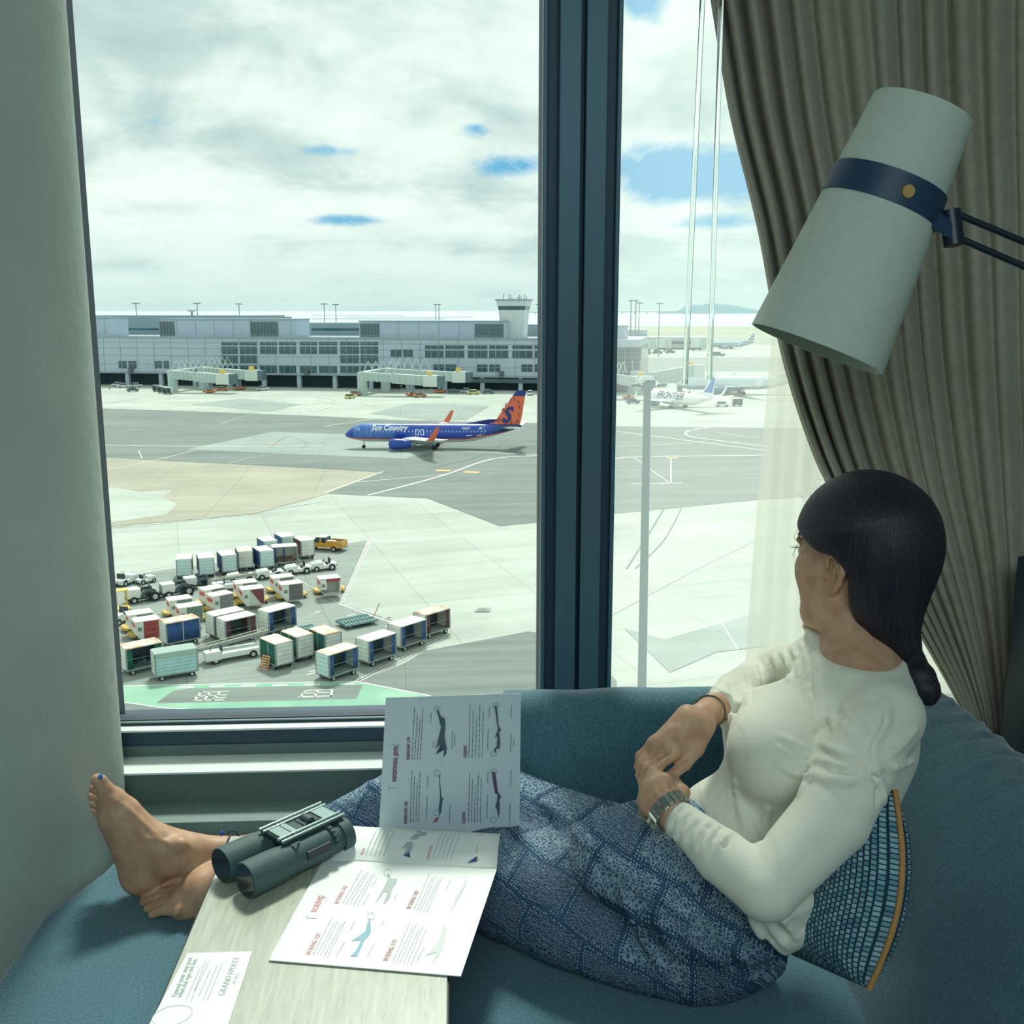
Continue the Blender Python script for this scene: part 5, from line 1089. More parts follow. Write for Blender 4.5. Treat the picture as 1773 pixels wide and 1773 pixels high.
for (m, pts) in ((INKD, [(750, 270), (790, 360), (830, 380), (835, 460), (825, 560), (850, 690), (840, 745), (815, 780), (820, 700), (740, 745), (790, 650), (755, 660), (735, 690), (790, 470), (745, 300)]), (INKN, [(790, 640), (818, 690), (738, 748), (750, 715)]),
                 (INKD, [(1335, 245), (1360, 250), (1380, 460), (1408, 495), (1385, 520), (1398, 640), (1385, 700), (1360, 680), (1345, 735), (1328, 700), (1360, 660), (1365, 560), (1338, 580), (1370, 490)]),
                 (INKD, [(768, 960), (790, 965), (776, 975), (792, 1180), (820, 1200), (805, 1210), (792, 1330), (770, 1380), (765, 1300), (780, 1190)]), (mat('ink_pink', (176, 90, 112), .7), [(770, 1385), (755, 1430), (700, 1448), (735, 1395)]),
                 (mat('ink_plum', (96, 70, 96), .7), [(1310, 930), (1340, 920), (1355, 1000), (1370, 1120), (1390, 1160), (1345, 1150), (1325, 1050)]), (INKD, [(1372, 1130), (1405, 1180), (1388, 1210), (1390, 1330), (1378, 1400), (1360, 1300), (1345, 1290), (1365, 1200)])):
    pic('aircraft_picture', m, [c3(*p) for p in pts], on3)
def ptext(body, px, py, fn, size, m, dirpx=(0, -1), bold=0.0006, wx=1.0):
    o = np.array(fn(px, py)); tx = np.array(fn(px + dirpx[0] * 10, py + dirpx[1] * 10)) - o; tx /= np.linalg.norm(tx); q = np.array(fn(px - 10, py)) - o; ty = q - tx * (q @ tx); ty /= np.linalg.norm(ty)
    return text_mesh(body, 'page_heading', m, BRO, frame_M(o - bo_, tx, ty, np.cross(tx, ty)), size, 0, 0, bold=bold, wx=wx)
INKR3 = mat('ink_red_heading', (140, 104, 122), .7)
ptext('REGIONAL JETS', *c3(328, 1025), on3, .0092, INKR3, (.06, -1)); ptext('EMBRAER 170', *c3(466, 800), on3, .0068, INKR3, (.02, -1), .0004); ptext('CRJ900', *c3(1050, 782), on3, .0072, INKR3, (.02, -1), .0004); ptext('EMBRAER 145', *c3(440, 1455), on3, .0068, INKR3, (.02, -1), .0004); ptext('CRJ700', *c3(1034, 1455), on3, .0072, INKR3, (.02, -1), .0004)
# lower page
c1 = lambda cx, cy: (440 + cx * .2594, 1420 + cy * .2594)
rows = []
for (n, x, y, ex, ey, st) in ((5, 395, 895, 520, 650, 24), (5, 590, 555, 720, 330, 24), (6, 925, 945, 1040, 680, 24), (5, 1065, 600, 1170, 360, 22)):
    for k in range(n): rows += dashes(*c1(x + st * k, y + 4 * k), *c1(ex + st * k * (.92), ey + 6 * k + 18 * (k % 2)), 1.1, x + k)
for (x, y, ex, ey) in ((550, 905, 605, 810), (635, 740, 670, 680), (755, 910, 800, 830), (725, 565, 770, 490), (790, 440, 820, 390), (935, 525, 955, 490), (1085, 940, 1135, 850), (1280, 465, 1310, 400), (850, 700, 870, 670)): rows += dashes(*c1(x, y), *c1(ex, ey), 1.1, x)
page_lines(INKG, rows, on1, 'small_print')
ptext('BOEING', *c1(415, 612), on1, .0125, INKR, (.5, -1)); ptext('BOEING 737', *c1(372, 895), on1, .0095, INKR, (.55, -1), .0003); ptext('BOEING 747', *c1(560, 556), on1, .0095, INKR, (.55, -1), .0003); ptext('BOEING 777', *c1(888, 940), on1, .0095, mat('ink_red_pale', (206, 168, 164), .7), (.5, -1), .0003); ptext('BOEING 787', *c1(1042, 592), on1, .0095, MATS['ink_red_pale'], (.5, -1), .0003)
page_lines(MATS['ink_grey'], [(*c1(362, 625), *c1(350, 652), .8), (*c1(350, 652), *c1(425, 655), .8), (*c1(430, 512), *c1(485, 515), .8), (*c1(485, 515), *c1(475, 545), .8)] + circ(*c1(890, 350), 6, on1) + circ(*c1(780, 640), 6, on1), on1, 'line_drawing')
pic('aircraft_picture', INKB, [c1(*p) for p in ((775, 645), (780, 740), (765, 770), (735, 800), (705, 870), (690, 905), (640, 910), (680, 870), (715, 800), (650, 805), (740, 745), (755, 690))], on1)
pic('aircraft_picture', INKG, [c1(*p) for p in ((890, 345), (915, 390), (955, 390), (950, 415), (925, 450), (905, 520), (860, 565), (890, 480), (870, 475), (802, 565), (860, 460), (890, 400))], on1)
pic('aircraft_picture', mat('ink_faint', (214, 220, 216), .7), [c1(*p) for p in ((1270, 690), (1285, 730), (1260, 830), (1235, 900), (1190, 960), (1215, 880), (1145, 905), (1225, 820), (1250, 740))], on1)
pic('aircraft_picture', MATS['ink_faint'], [c1(*p) for p in ((1410, 375), (1420, 420), (1370, 510), (1310, 615), (1345, 510), (1395, 440))], on1)
# curved page print, laid along the curve
def on2(b, s): return P2(s, b, .0007)
def rows2(name, m, rr):
    mb = MB()
    for (b0, s0, b1, s1, w) in rr:
        n = 5; mb.add([tuple(np.array(on2(b0 + (b1 - b0) * i / n - w / 2, s0 + (s1 - s0) * i / n)) - bo_) for i in range(n + 1)] + [tuple(np.array(on2(b0 + (b1 - b0) * i / n + w / 2, s0 + (s1 - s0) * i / n)) - bo_) for i in range(n + 1)], [(i, i + 1, n + 2 + i, n + 1 + i) for i in range(n)])
    return part(mb, name, m, BRO, fix=False)
rr = []
for (b0, n) in ((.24, 5), (.63, 5)):
    for k in range(n): rr.append((b0 + .026 * k, .012, b0 + .026 * k + .03, .075, .004))
rows2('small_print', INKG, rr); rows2('page_heading', INKR, [(.215, .014, .222, .026, .014), (.60, .010, .612, .04, .013)])
def pic2(m, pts): mb = MB().add([tuple(np.array(on2(*p)) - bo_) for p in pts], [tuple(range(len(pts)))]); return part(mb, 'aircraft_picture', m, BRO, fix=False)
pic2(mat('ink_soft_grey', (168, 184, 182), .7), [(.46, .016), (.49, .02), (.51, .035), (.53, .06), (.57, .064), (.57, .07), (.53, .074), (.51, .078), (.49, .06), (.44, .03), (.47, .034)])
pic2(INKN, [(.455, .016), (.50, .012), (.49, .024)])
pic2(mat('ink_tan', (214, 200, 158), .7), [(.87, .014), (.89, .014), (.905, .045), (.905, .078), (.88, .078), (.875, .045)]); pic2(INKN, [(.83, .008), (.885, .012), (.88, .022), (.85, .014)])
# card
CARD = thing('letter_card', 'white printed hotel card lying at the near left corner of the table', 'card', onz(325, 1649, TZ + .0015)); co = np.array(CARD.location)
cc = [onz(*p, TZ + .0015) - co for p in ((252, 1785), (392, 1785), (437, 1647), (325, 1650))]
o = part(MB().add(cc, [(0, 1, 2, 3)]), 'sheet', PAPER, CARD); o.modifiers.new('thick', 'SOLIDIFY').thickness = .001; o.modifiers['thick'].offset = -1
def onc(x, y): return onz(x, y, TZ + .0021)
def cline(rows, m, nm):
    mb = MB()
    for (x0, y0, x1, y1, w) in rows:
        dx, dy = x1 - x0, y1 - y0; l = math.hypot(dx, dy); nx, ny = -dy / l * w / 2, dx / l * w / 2
        mb.add([tuple(onc(x0 + nx, y0 + ny) - co), tuple(onc(x1 + nx, y1 + ny) - co), tuple(onc(x1 - nx, y1 - ny) - co), tuple(onc(x0 - nx, y0 - ny) - co)], [(0, 1, 2, 3)])
    part(mb, nm, m, CARD, fix=False)
c5 = lambda cx, cy: (200 + cx * .3497, 1600 + cy * .3497)
def ctext(body, cx, cy, size, m, d=(.42, -1), bold=0):
    o_ = onc(*c5(cx, cy)); p = c5(cx, cy); tx = onc(p[0] + d[0] * 10, p[1] + d[1] * 10) - o_; tx /= np.linalg.norm(tx); ty = np.array([-tx[1], tx[0], 0]); text_mesh(body, 'printed_line', m, CARD, frame_M(o_ - co, tx, ty, (0, 0, 1)), size, bold=bold)
ctext('Extend your stay past', 300, 358, .0098, INKG, bold=.0002); ctext('what the eye can see.', 326, 362, .0098, INKG, bold=.0002); ctext('GRAND HYATT', 537, 352, .0120, INKG); ctext('AT SFO', 594, 296, .007, INKG)
rows = []
for k, (x, y, ex, ey) in enumerate(((350, 372, 420, 215), (372, 385, 445, 180), (392, 330, 462, 185), (410, 358, 470, 225), (435, 372, 505, 200), (455, 375, 530, 190))): rows += dashes(*c5(x, y), *c5(ex, ey), 1.2, x)
cline(rows, INKG, 'small_print'); el = [c5(280 + 100 * math.cos(a) , 452 + 48 * math.sin(a) - 20 * math.cos(a)) for a in np.linspace(0, 2 * PI, 25)]
cline([(*a, *b2, .8) for a, b2 in zip(el, el[1:])], mat('ink_thin_card', (186, 196, 192), .7), 'circle_drawing')
# ================================================================== BINOCULARS
RUB = mat('binocular_rubber', (66, 92, 90), .6, bump=.2, bscale=500, noise=.06, nscale=40); RUBD = mat('binocular_black', (24, 34, 50), .4); STEEL = mat('binocular_steel', (150, 170, 166), .3, metal=.5); LENS = mat('objective_glass', (14, 20, 40), .08, spec=1.0)
o0 = onz(424, 1525, TZ + .029); e0 = onz(586, 1448, TZ + .031)
ax = e0 - o0; BL = np.linalg.norm(ax); ax /= BL; sd = np.array([-ax[1], ax[0], 0]); sd /= np.linalg.norm(sd)
BN = thing('binoculars', 'dark green binoculars lying on the table with lenses pointing left', 'binoculars', o0); bM = lambda a, s_, z: tuple(ax * a + sd * s_ + np.array([0, 0, z]))
SEP = .066
for s_ in (0, SEP):
    def ring(a, r, n=28): return [bM(a, s_ + r * math.cos(t), r * math.sin(t)) for t in np.linspace(0, 2 * PI, n + 1)[:-1]]
    prof = [(0, .0285), (.004, .0292), (.05, .0288), (.07, .0275), (.085, .0255), (.095, .026), (.15, .0262), (.158, .0245), (.160, .0235), (.172, .0242), (.174, .0232), (.186, .0235), (.188, .026), (.2, .0268), (BL - .003, .0265), (BL, .024)]
    brl = part(MB().rings([ring(a, r) for a, r in prof]), 'barrel', RUB, BN, smooth=45)
    part(MB().rings([ring(a, r) for a, r in ((-.0006, .0255), (-.0002, .0255), (.004, .024), (.006, .01))]), 'objective_lens', LENS, brl, smooth=True)
    part(MB().rings([ring(BL + a, r) for a, r in ((-.001, .02), (.0006, .019), (.0007, .012), (.0002, .004))]), 'eyepiece_lens', LENS, brl, smooth=True)
    mb = MB()
    for k in range(9): a = .2 + .006 * (k % 3); t = .7 + .28 * k; mb.ell(bM(BL - .022, s_ + .0265 * math.cos(t), .0265 * math.sin(t)), (.005, .005, .0035), 8, 5)
    part(mb, 'eyecup_grip', RUB, brl)
m_ = SEP / 2
def bbox(a0, a1, s0, s1, z0, z1): return MB().hexa([bM(a0, s0, z0), bM(a1, s0, z0), bM(a1, s1, z0), bM(a0, s1, z0)], [bM(a0, s0, z1), bM(a1, s0, z1), bM(a1, s1, z1), bM(a0, s1, z1)])
part(bbox(.085, .19, .012, SEP - .012, -.012, .022), 'bridge', RUBD, BN, bevel=.004)
pl_ = part(bbox(.075, .195, .0, SEP, .024, .033), 'top_plate', mat('plate_dark_green', (52, 74, 74), .35, metal=.3), BN, bevel=.003)
for s_ in (.002, .013, SEP - .013, SEP - .002): part(MB().tube([bM(.072, s_, .034), bM(.198, s_, .034)], .0028, 8), 'hinge_rod', STEEL, pl_)
part(bbox(.08, .112, m_ - .017, m_ + .017, .033, .0352), 'name_plate', STEEL, pl_); part(bbox(.165, .19, m_ - .017, m_ + .017, .033, .0352), 'name_plate', STEEL, pl_)
part(bbox(.13, .16, m_ - .013, m_ + .013, .032, .0345), 'focus_well', RUBD, pl_)
part(MB().tube([bM(.145, m_ - .011, .034), bM(.145, m_ + .011, .034)], .008, 16), 'focus_wheel', mat('focus_wheel_grey', (66, 88, 90), .5), pl_)
part(bbox(.1, .102, 0, SEP, .0335, .0356), 'strap_line', RUBD, pl_)
for s_ in (-.027, SEP + .027): part(bbox(.1, .145, s_ - .002, s_ + .002, .002, .016), 'side_grip', RUBD, BN)
part(MB().tube([bM(.10 , -.006 , .026), bM(.092, -.012, .03), bM(.085, -.006, .026)], .002, 6), 'strap_lug', STEEL, BN)
# ================================================================== LAMP
LT_ = ond(1597, 190, 1.47); LB_ = ond(1414, 604, 1.53); la = LB_ - LT_; LL = np.linalg.norm(la); la /= LL
lu = np.cross(la, np.array([0, 1.0, 0])); lu /= np.linalg.norm(lu); lv = np.cross(la, lu)
LMP = thing('wall_lamp', 'wall lamp with pale tapered shade, dark leather strap and two thin arms', 'lamp', LT_)
def lr(t, r, n=64): return [tuple(la * t + r * (math.cos(a) * lu + math.sin(a) * lv)) for a in np.linspace(0, 2 * PI, n + 1)[:-1]]
SHD = mat('lamp_shade_linen', (196, 204, 190), .9, noise=.03, nscale=60, bump=.1, bscale=500)
r0 = 88 * 1.47 / FPX; r1 = 119 * 1.53 / FPX
part(MB().rings([lr(0, r0), lr(.004, r0 + .0005), lr(LL * .5, (r0 + r1) / 2), lr(LL - .003, r1), lr(LL, r1), lr(LL, r1 - .003), lr(LL * .5, (r0 + r1) / 2 - .003), lr(.002, r0 - .003)], caps=False, closed=True), 'shade', SHD, LMP, smooth=35)
part(MB().rings([lr(.004, .012, 20), lr(.008, .012, 20)]), 'spider_ring', STEEL, LMP)
part(MB().tube([tuple(la * LL * .25), tuple(la * LL * .62)], [.014, .014], 16), 'bulb_holder', mat('lamp_brass', (178, 132, 76), .4, metal=.6), LMP)
part(MB().ell(tuple(la * LL * .68), (.026, .026, .026)), 'bulb', mat('bulb_white', (226, 226, 214), .3), LMP, smooth=True)
mb = MB()
for a in (0.3, 2.4, 4.5): mb.tube([tuple(la * LL * .6), tuple(la * (LL * .6) + (r1 + r0) * .49 * (math.cos(a) * lu + math.sin(a) * lv))], .002, 6)
part(mb, 'shade_carrier', STEEL, LMP)
LEA = mat('strap_leather', (34, 62, 88), .5)
q0, q1 = .292, .412
rq = lambda q: r0 + (r1 - r0) * q + .0022
part(MB().rings([lr(LL * q0, rq(q0) - .002), lr(LL * q0, rq(q0)), lr(LL * q1, rq(q1)), lr(LL * q1, rq(q1) - .002)], caps=False, closed=True), 'leather_strap', LEA, LMP, smooth=35)
# rivet on the camera side of the strap
cam_rel = CAM - LT_
def surf(px, py, q):
    best = None
    for a in np.linspace(0, 2 * PI, 721):
        P = la * LL * q + (rq(q) + .0005) * (math.cos(a) * lu + math.sin(a) * lv); W = P + LT_ - CAM; t = W @ _F; X = 886.5 + FPX * (W @ _R) / t
        nrm = math.cos(a) * lu + math.sin(a) * lv
        if nrm @ (CAM - (P + LT_)) > 0:
            e = abs(X - px)
            if best is None or e < best[0]: best = (e, P, nrm)
    return best[1], best[2]
P, nrm = surf(1572, 332, .358); part(MB().cyl(tuple(P - nrm * .001), tuple(P + nrm * .003), .0098, .0085, 24), 'brass_rivet', mat('rivet_brass', (196, 158, 96), .35, metal=.6), LMP)
ja = ond(1640, 372, 1.47) - LT_; jb = ond(1643, 405, 1.47) - LT_
s1, _n = surf(1615, 360, .37)
part(MB().hexa([tuple(ond(1612, 352, 1.44) - LT_), tuple(ond(1660, 395, 1.455) - LT_), tuple(ond(1660, 395, 1.475) - LT_), tuple(ond(1612, 352, 1.46) - LT_)], [tuple(ond(1596, 385, 1.44) - LT_), tuple(ond(1652, 418, 1.455) - LT_), tuple(ond(1652, 418, 1.475) - LT_), tuple(ond(1596, 385, 1.46) - LT_)]), 'strap_tail', LEA, LMP, bevel=.003)
part(MB().tube([tuple(ond(1645, 365, 1.465) - LT_), tuple(ond(1652, 425, 1.465) - LT_)], .014, 16), 'pivot', RUBD, LMP, smooth=40)
for (xa, ya, xb, yb) in ((1655, 370, 1800, 430), (1650, 408, 1800, 473)):
    p0 = ond(xa, ya, 1.465) - LT_; p1 = ond(xb, yb, 1.47) - LT_; d = p1 - p0; k = (1.335 - LT_[0] - p0[0]) / d[0]
    part(MB().tube([tuple(p0), tuple(p0 + d * k)], .0048, 10), 'arm', RUBD, LMP, smooth=40)
pw = ond(1800, 452, 1.47); part(MB().box(1.315 - LT_[0], 1.34 - LT_[0], pw[1] - .05 - LT_[1], pw[1] + .06 - LT_[1], pw[2] - .2 - LT_[2], pw[2] + .05 - LT_[2]), 'wall_plate', RUBD, LMP, bevel=.004)
# ================================================================== SMALL CUSHION
PIL = bpy.data.materials.new('cushion_weave'); PIL.use_nodes = True; nt = PIL.node_tree; b = nt.nodes['Principled BSDF']; b.inputs['Roughness'].default_value = .95; b.inputs['Specular IOR Level'].default_value = .1
tc = nt_new(nt, 'ShaderNodeTexCoord'); br = nt_new(nt, 'ShaderNodeTexBrick'); br.offset = .5; br.inputs['Scale'].default_value = 1; br.inputs['Brick Width'].default_value = .0066; br.inputs['Row Height'].default_value = .0052; br.inputs['Mortar Size'].default_value = .0009; br.inputs['Mortar Smooth'].default_value = .6; br.inputs['Bias'].default_value = -.1
br.inputs['Color1'].default_value = lin((148, 178, 184)); br.inputs['Color2'].default_value = lin((74, 118, 136)); br.inputs['Mortar'].default_value = lin((30, 62, 78)); mpv = nt_new(nt, 'ShaderNodeMapping'); mpv.inputs['Rotation'].default_value = (0, 0, PI / 2); nt.links.new(tc.outputs['UV'], mpv.inputs[0]); nt.links.new(mpv.outputs[0], br.inputs[0]); nt.links.new(br.outputs[0], b.inputs['Base Color'])
bpn = nt_new(nt, 'ShaderNodeBump'); bpn.inputs['Strength'].default_value = .8; bpn.inputs['Distance'].default_value = .004; nt.links.new(math_n(nt, 'SUBTRACT', 1.0, br.outputs['Fac']), bpn.inputs['Height']); nt.links.new(bpn.outputs[0], b.inputs['Normal'])
ct, cb = ond(1548, 1368, 1.415), ond(1503, 1712, 1.36)
pv = ct - cb; PHh = np.linalg.norm(pv); pv /= PHh; pu = onz(1412, 1588, .47) - onz(1503, 1712, .45); pu -= pv * (pu @ pv); pu /= np.linalg.norm(pu); pn = np.cross(pv, pu); pn = pn if pn[0] < 0 else -pn
PW = .32; PT = .055
CSH = thing('throw_cushion', 'small woven teal throw cushion with orange piping behind her back', 'cushion', cb)
def edge(v):  # piping bulges outwards along the near edge
    return -.035 * math.sin(PI * v)
def cpt(s):
    def f(u, v):
        k = (1 - (2 * u - 1) ** 4) * (1 - (2 * v - 1) ** 4); k = max(k, 0) ** .62
        e = edge(v) * (1 - 2 * u) if u < .5 else -.5 * edge(v) * (1 - 2 * u) * -1 * 0
        pinch = 1 - .06 * math.sin(PI * v) * 0
        return tuple(pu * (u * PW + e) + pv * (v * PHh) + pn * s * PT * k * (1.25 if s > 0 else 1.2))
    return f
for s in (1, -1):
    mb = MB().grid(cpt(s), 40, 40); o = part(mb, 'woven_face', PIL, CSH, smooth='all', fix=False)
    uv = o.data.uv_layers.new(name='UVMap'); n1_ = 41
    for lp_ in o.data.loops:
        i = lp_.vertex_index; uv.data[lp_.index].uv = ((i % n1_) / 40 * PW, (i // n1_) / 40 * PHh)
part(MB().tube([tuple(pu * edge(v) + pv * v * PHh - pu * .002) for v in np.linspace(0, 1, 24)], .004, 10), 'piping', mat('piping_orange', (182, 130, 74), .8, noise=.1, nscale=300), CSH, smooth=True)
# ================================================================== PERSON
class Field:
    def __init__(s, lo, hi, h, fine=()):
        """box sampled every h; fine = per axis list of (from, to, step) with closer samples"""
        s.g = []
        for i in range(3):
            v = [float(lo[i])]
            while v[-1] < hi[i]:
                st = h
                for (a, b, k) in (fine[i] if fine else ()):
                    if a <= v[-1] <= b: st = k
                v.append(v[-1] + st)
            s.g.append(np.array(v))
        s.n = np.array([len(v) for v in s.g]); s.lo = np.array([v[0] for v in s.g]); s.hi = np.array([v[-1] for v in s.g]); s.h = .003
        s.d = np.full(tuple(s.n), .25, np.float32)
    def sub(s, lo, hi):
        a = [int(max(0, np.searchsorted(s.g[i], lo[i]) - 1)) for i in range(3)]; b = [int(min(s.n[i], np.searchsorted(s.g[i], hi[i]) + 1)) for i in range(3)]
        if any(b[i] <= a[i] for i in range(3)): return None
        g = [s.g[i][a[i]:b[i]].astype(np.float32) for i in range(3)]
        return (slice(a[0], b[0]), slice(a[1], b[1]), slice(a[2], b[2])), g[0][:, None, None], g[1][None, :, None], g[2][None, None, :]
    def comb(s, sl, e, k, op):
        d = s.d[sl]
        if op == 'add': hh = np.maximum(k - np.abs(d - e), 0) / k; s.d[sl] = np.minimum(d, e) - hh * hh * k * .25
        else: e = -e; hh = np.maximum(k - np.abs(d - e), 0) / k; s.d[sl] = np.maximum(d, e) + hh * hh * k * .25
    def chain(s, pts, k=.02, op='add', kin=.004):
        """round cones through the points, joined to the rest with one soft blend"""
        if len(pts) == 1: pts = [pts[0], (pts[0][0] + 1e-6, pts[0][1])]
        A = np.array([p[0] for p in pts]); m = max(p[1] for p in pts) + max(k, .012) + .006
        q = s.sub(A.min(0) - m, A.max(0) + m)
        if q is None: return
        sl, X, Y, Z = q; E = None
        for (a, ra), (b, rb) in zip(pts, pts[1:]):
            a = np.array(a, float); b = np.array(b, float); ba = b - a; L = float(ba @ ba) + 1e-12; px, py, pz = X - a[0], Y - a[1], Z - a[2]
            t = np.clip((px * ba[0] + py * ba[1] + pz * ba[2]) / L, 0, 1); dx, dy, dz = px - t * ba[0], py - t * ba[1], pz - t * ba[2]
            e = np.sqrt(dx * dx + dy * dy + dz * dz) - (ra + (rb - ra) * t)
            if E is None: E = e
            else: hh = np.maximum(kin - np.abs(E - e), 0) / kin; E = np.minimum(E, e) - hh * hh * kin * .25
        s.comb(sl, E, k, op)
    def cone(s, a, b, ra, rb, k=.02, op='add'): s.chain([(np.array(a, float), ra), (np.array(b, float), rb)], k, op)
    def ell(s, c, axes, r, k=.02, op='add'):
        c = np.array(c, float); m = max(r) + max(k, .012) + .006; q = s.sub(c - m, c + m)
        if q is None: return
        sl, X, Y, Z = q; px, py, pz = X - c[0], Y - c[1], Z - c[2]; k0 = 0; k1 = 0
        for ax_, rr in zip(axes, r):
            u = px * ax_[0] + py * ax_[1] + pz * ax_[2]; k0 = k0 + (u / rr) ** 2; k1 = k1 + (u / rr ** 2) ** 2
        k0 = np.sqrt(k0); e = k0 * (k0 - 1) / (np.sqrt(k1) + 1e-6); s.comb(sl, e, k, op)
    def half(s, p, n, k=.008):   # remove the side n points to
        sl, X, Y, Z = s.sub(s.lo, s.hi); e = -((X - p[0]) * n[0] + (Y - p[1]) * n[1] + (Z - p[2]) * n[2]); s.comb(sl, e, k, 'sub')
    def at(s, P):
        i = [int(np.clip(np.searchsorted(s.g[j], P[j]), 0, s.n[j] - 1)) for j in range(3)]; return float(s.d[i[0], i[1], i[2]])
    def hit(s, x, y, t0=1.0, t1=2.2):
        r = ray(x, y); t = t0
        while t < t1:
            P = CAM + r * t
            if np.all(P > s.lo) and np.all(P < s.hi):
                d = s.at(P)
                if d < .0006: return P
                t += max(d * .7, .0008)
            else: t += .01
        return None
    def stroke(s, pix, r, depth=.0015, k=.006, op='add'):
        """a fold (ridge or groove) drawn along pixels on the surface that faces the camera, fading out at its ends"""
        P = []
        for (p, q) in zip(pix, pix[1:]):
            n = max(2, int(math.hypot(q[0] - p[0], q[1] - p[1]) / 7))
            for i in range(n): P.append((p[0] + (q[0] - p[0]) * i / n, p[1] + (q[1] - p[1]) * i / n))
        P.append(pix[-1])
        if len(pix) > 2:
            A = np.array(P, float)
            for _ in range(6): A[1:-1] = (A[:-2] + 2 * A[1:-1] + A[2:]) / 4
            P = [tuple(a) for a in A]
        H = [s.hit(*p) for p in P]; n = len(H); pts = []
        for i, h_ in enumerate(H):
            if h_ is None: continue
            d = h_ - CAM; d /= np.linalg.norm(d); w = math.sin(PI * (i + .5) / n) ** .6
            off = depth + (r + depth * .2) * (1 - w) if op == 'add' else -(depth + r * (1 - w) * .9)
            pts.append((h_ + d * off, r * (.6 + .4 * w)))
        run = []
        for p in pts:
            if run and np.linalg.norm(p[0] - run[-1][0]) > .03:
                if len(run) > 1: s.chain(run, k, op)
                run = []
            run.append(p)
        if len(run) > 1: s.chain(run, k, op)
    def mesh(s, name, material, parent, smooth_it=1):
        d = s.d; n = s.n; ins = d < 0; c = np.zeros(tuple(n - 1), np.uint8)
        for dx in (0, 1):
            for dy in (0, 1):
                for dz in (0, 1): c += ins[dx:n[0] - 1 + dx, dy:n[1] - 1 + dy, dz:n[2] - 1 + dz]
        act = np.argwhere((c > 0) & (c < 8)); idx = np.full(tuple(n - 1), -1, np.int32); idx[act[:, 0], act[:, 1], act[:, 2]] = np.arange(len(act))
        V = np.zeros((len(act), 3)); W = np.zeros(len(act)); cor = [(x, y, z) for x in (0, 1) for y in (0, 1) for z in (0, 1)]
        for i, a in enumerate(cor):
            for b in cor[i + 1:]:
                if sum(abs(a[j] - b[j]) for j in range(3)) != 1: continue
                da = d[act[:, 0] + a[0], act[:, 1] + a[1], act[:, 2] + a[2]]; db = d[act[:, 0] + b[0], act[:, 1] + b[1], act[:, 2] + b[2]]
                m = (da < 0) != (db < 0); t = np.where(m, da / np.where(da - db == 0, 1, da - db), 0)
                for j in range(3): V[:, j] += np.where(m, a[j] + (b[j] - a[j]) * t, 0)
                W += m
        V = V / W[:, None] + act; V = np.stack([np.interp(V[:, j], np.arange(n[j]), s.g[j]) for j in range(3)], 1); Q = []
        for ax_ in range(3):
            o = [i for i in range(3) if i != ax_]; sl0 = [slice(None)] * 3; sl1 = [slice(None)] * 3; sl0[ax_] = slice(0, n[ax_] - 1); sl1[ax_] = slice(1, n[ax_])
            f = ins[tuple(sl0)] != ins[tuple(sl1)]; e = np.argwhere(f); e = e[(e[:, o[0]] > 0) & (e[:, o[1]] > 0) & (e[:, o[0]] < n[o[0]] - 1) & (e[:, o[1]] < n[o[1]] - 1)]
            quad = []
            for (u, v) in ((-1, -1), (0, -1), (0, 0), (-1, 0)):
                q = e.copy(); q[:, o[0]] += u; q[:, o[1]] += v; quad.append(idx[q[:, 0], q[:, 1], q[:, 2]])
            quad = np.stack(quad, 1); inside0 = ins[e[:, 0], e[:, 1], e[:, 2]]; flip = inside0 if ax_ == 1 else ~inside0
            quad[flip] = quad[flip][:, ::-1]; Q.append(quad)
        Q = np.concatenate(Q); Q = Q[(Q >= 0).all(1)]
        for _ in range(smooth_it):
            A = np.zeros_like(V); Wt = np.zeros(len(V))
            for i in range(4): np.add.at(A, Q[:, i], V[Q[:, (i + 1) % 4]]); np.add.at(Wt, Q[:, i], 1); np.add.at(A, Q[:, (i + 1) % 4], V[Q[:, i]]); np.add.at(Wt, Q[:, (i + 1) % 4], 1)
            V = V * .5 + .5 * A / np.maximum(Wt, 1)[:, None]
        V = V - np.array(PERS.location)
        me = bpy.data.meshes.new(name); me.vertices.add(len(V)); me.vertices.foreach_set('co', V.astype(np.float32).ravel())
        me.loops.add(len(Q) * 4); me.loops.foreach_set('vertex_index', Q.astype(np.int32).ravel()); me.polygons.add(len(Q)); me.polygons.foreach_set('loop_start', np.arange(0, len(Q) * 4, 4, dtype=np.int32))
        me.polygons.foreach_set('use_smooth', np.ones(len(Q), bool)); me.update(calc_edges=True); me.validate()
        me.materials.append(material); o = bpy.data.objects.new(name, me); COL.objects.link(o); o.parent = parent; KIDLIST.append(o); return o
def P(x, y, t): return ond(x, y, t)
def pr_(x, y, t, r): return (ond(x, y, t), r * t / FPX)
def seat_t(x, y, z): return (1.5 - z) / -ray(x, y)[2]
def ch(*a): return [pr_(*q) for q in a]
SKIN = bpy.data.materials.new('skin'); SKIN.use_nodes = True; nt = SKIN.node_tree; b = nt.nodes['Principled BSDF']; b.inputs['Roughness'].default_value = .5; b.inputs['Specular IOR Level'].default_value = .35; b.inputs['Subsurface Weight'].default_value = .08; b.inputs['Subsurface Radius'].default_value = (.012, .005, .003); b.inputs['Subsurface Scale'].default_value = .5
tc = nt_new(nt, 'ShaderNodeTexCoord'); n = nt_new(nt, 'ShaderNodeTexNoise'); n.inputs['Scale'].default_value = 35; n.inputs['Detail'].default_value = 5; nt.links.new(tc.outputs['Object'], n.inputs[0]); nt.links.new(ramp_n(nt, n.outputs[0], [(.35, lin((184, 140, 110))), (.65, lin((204, 162, 130)))]), b.inputs['Base Color'])
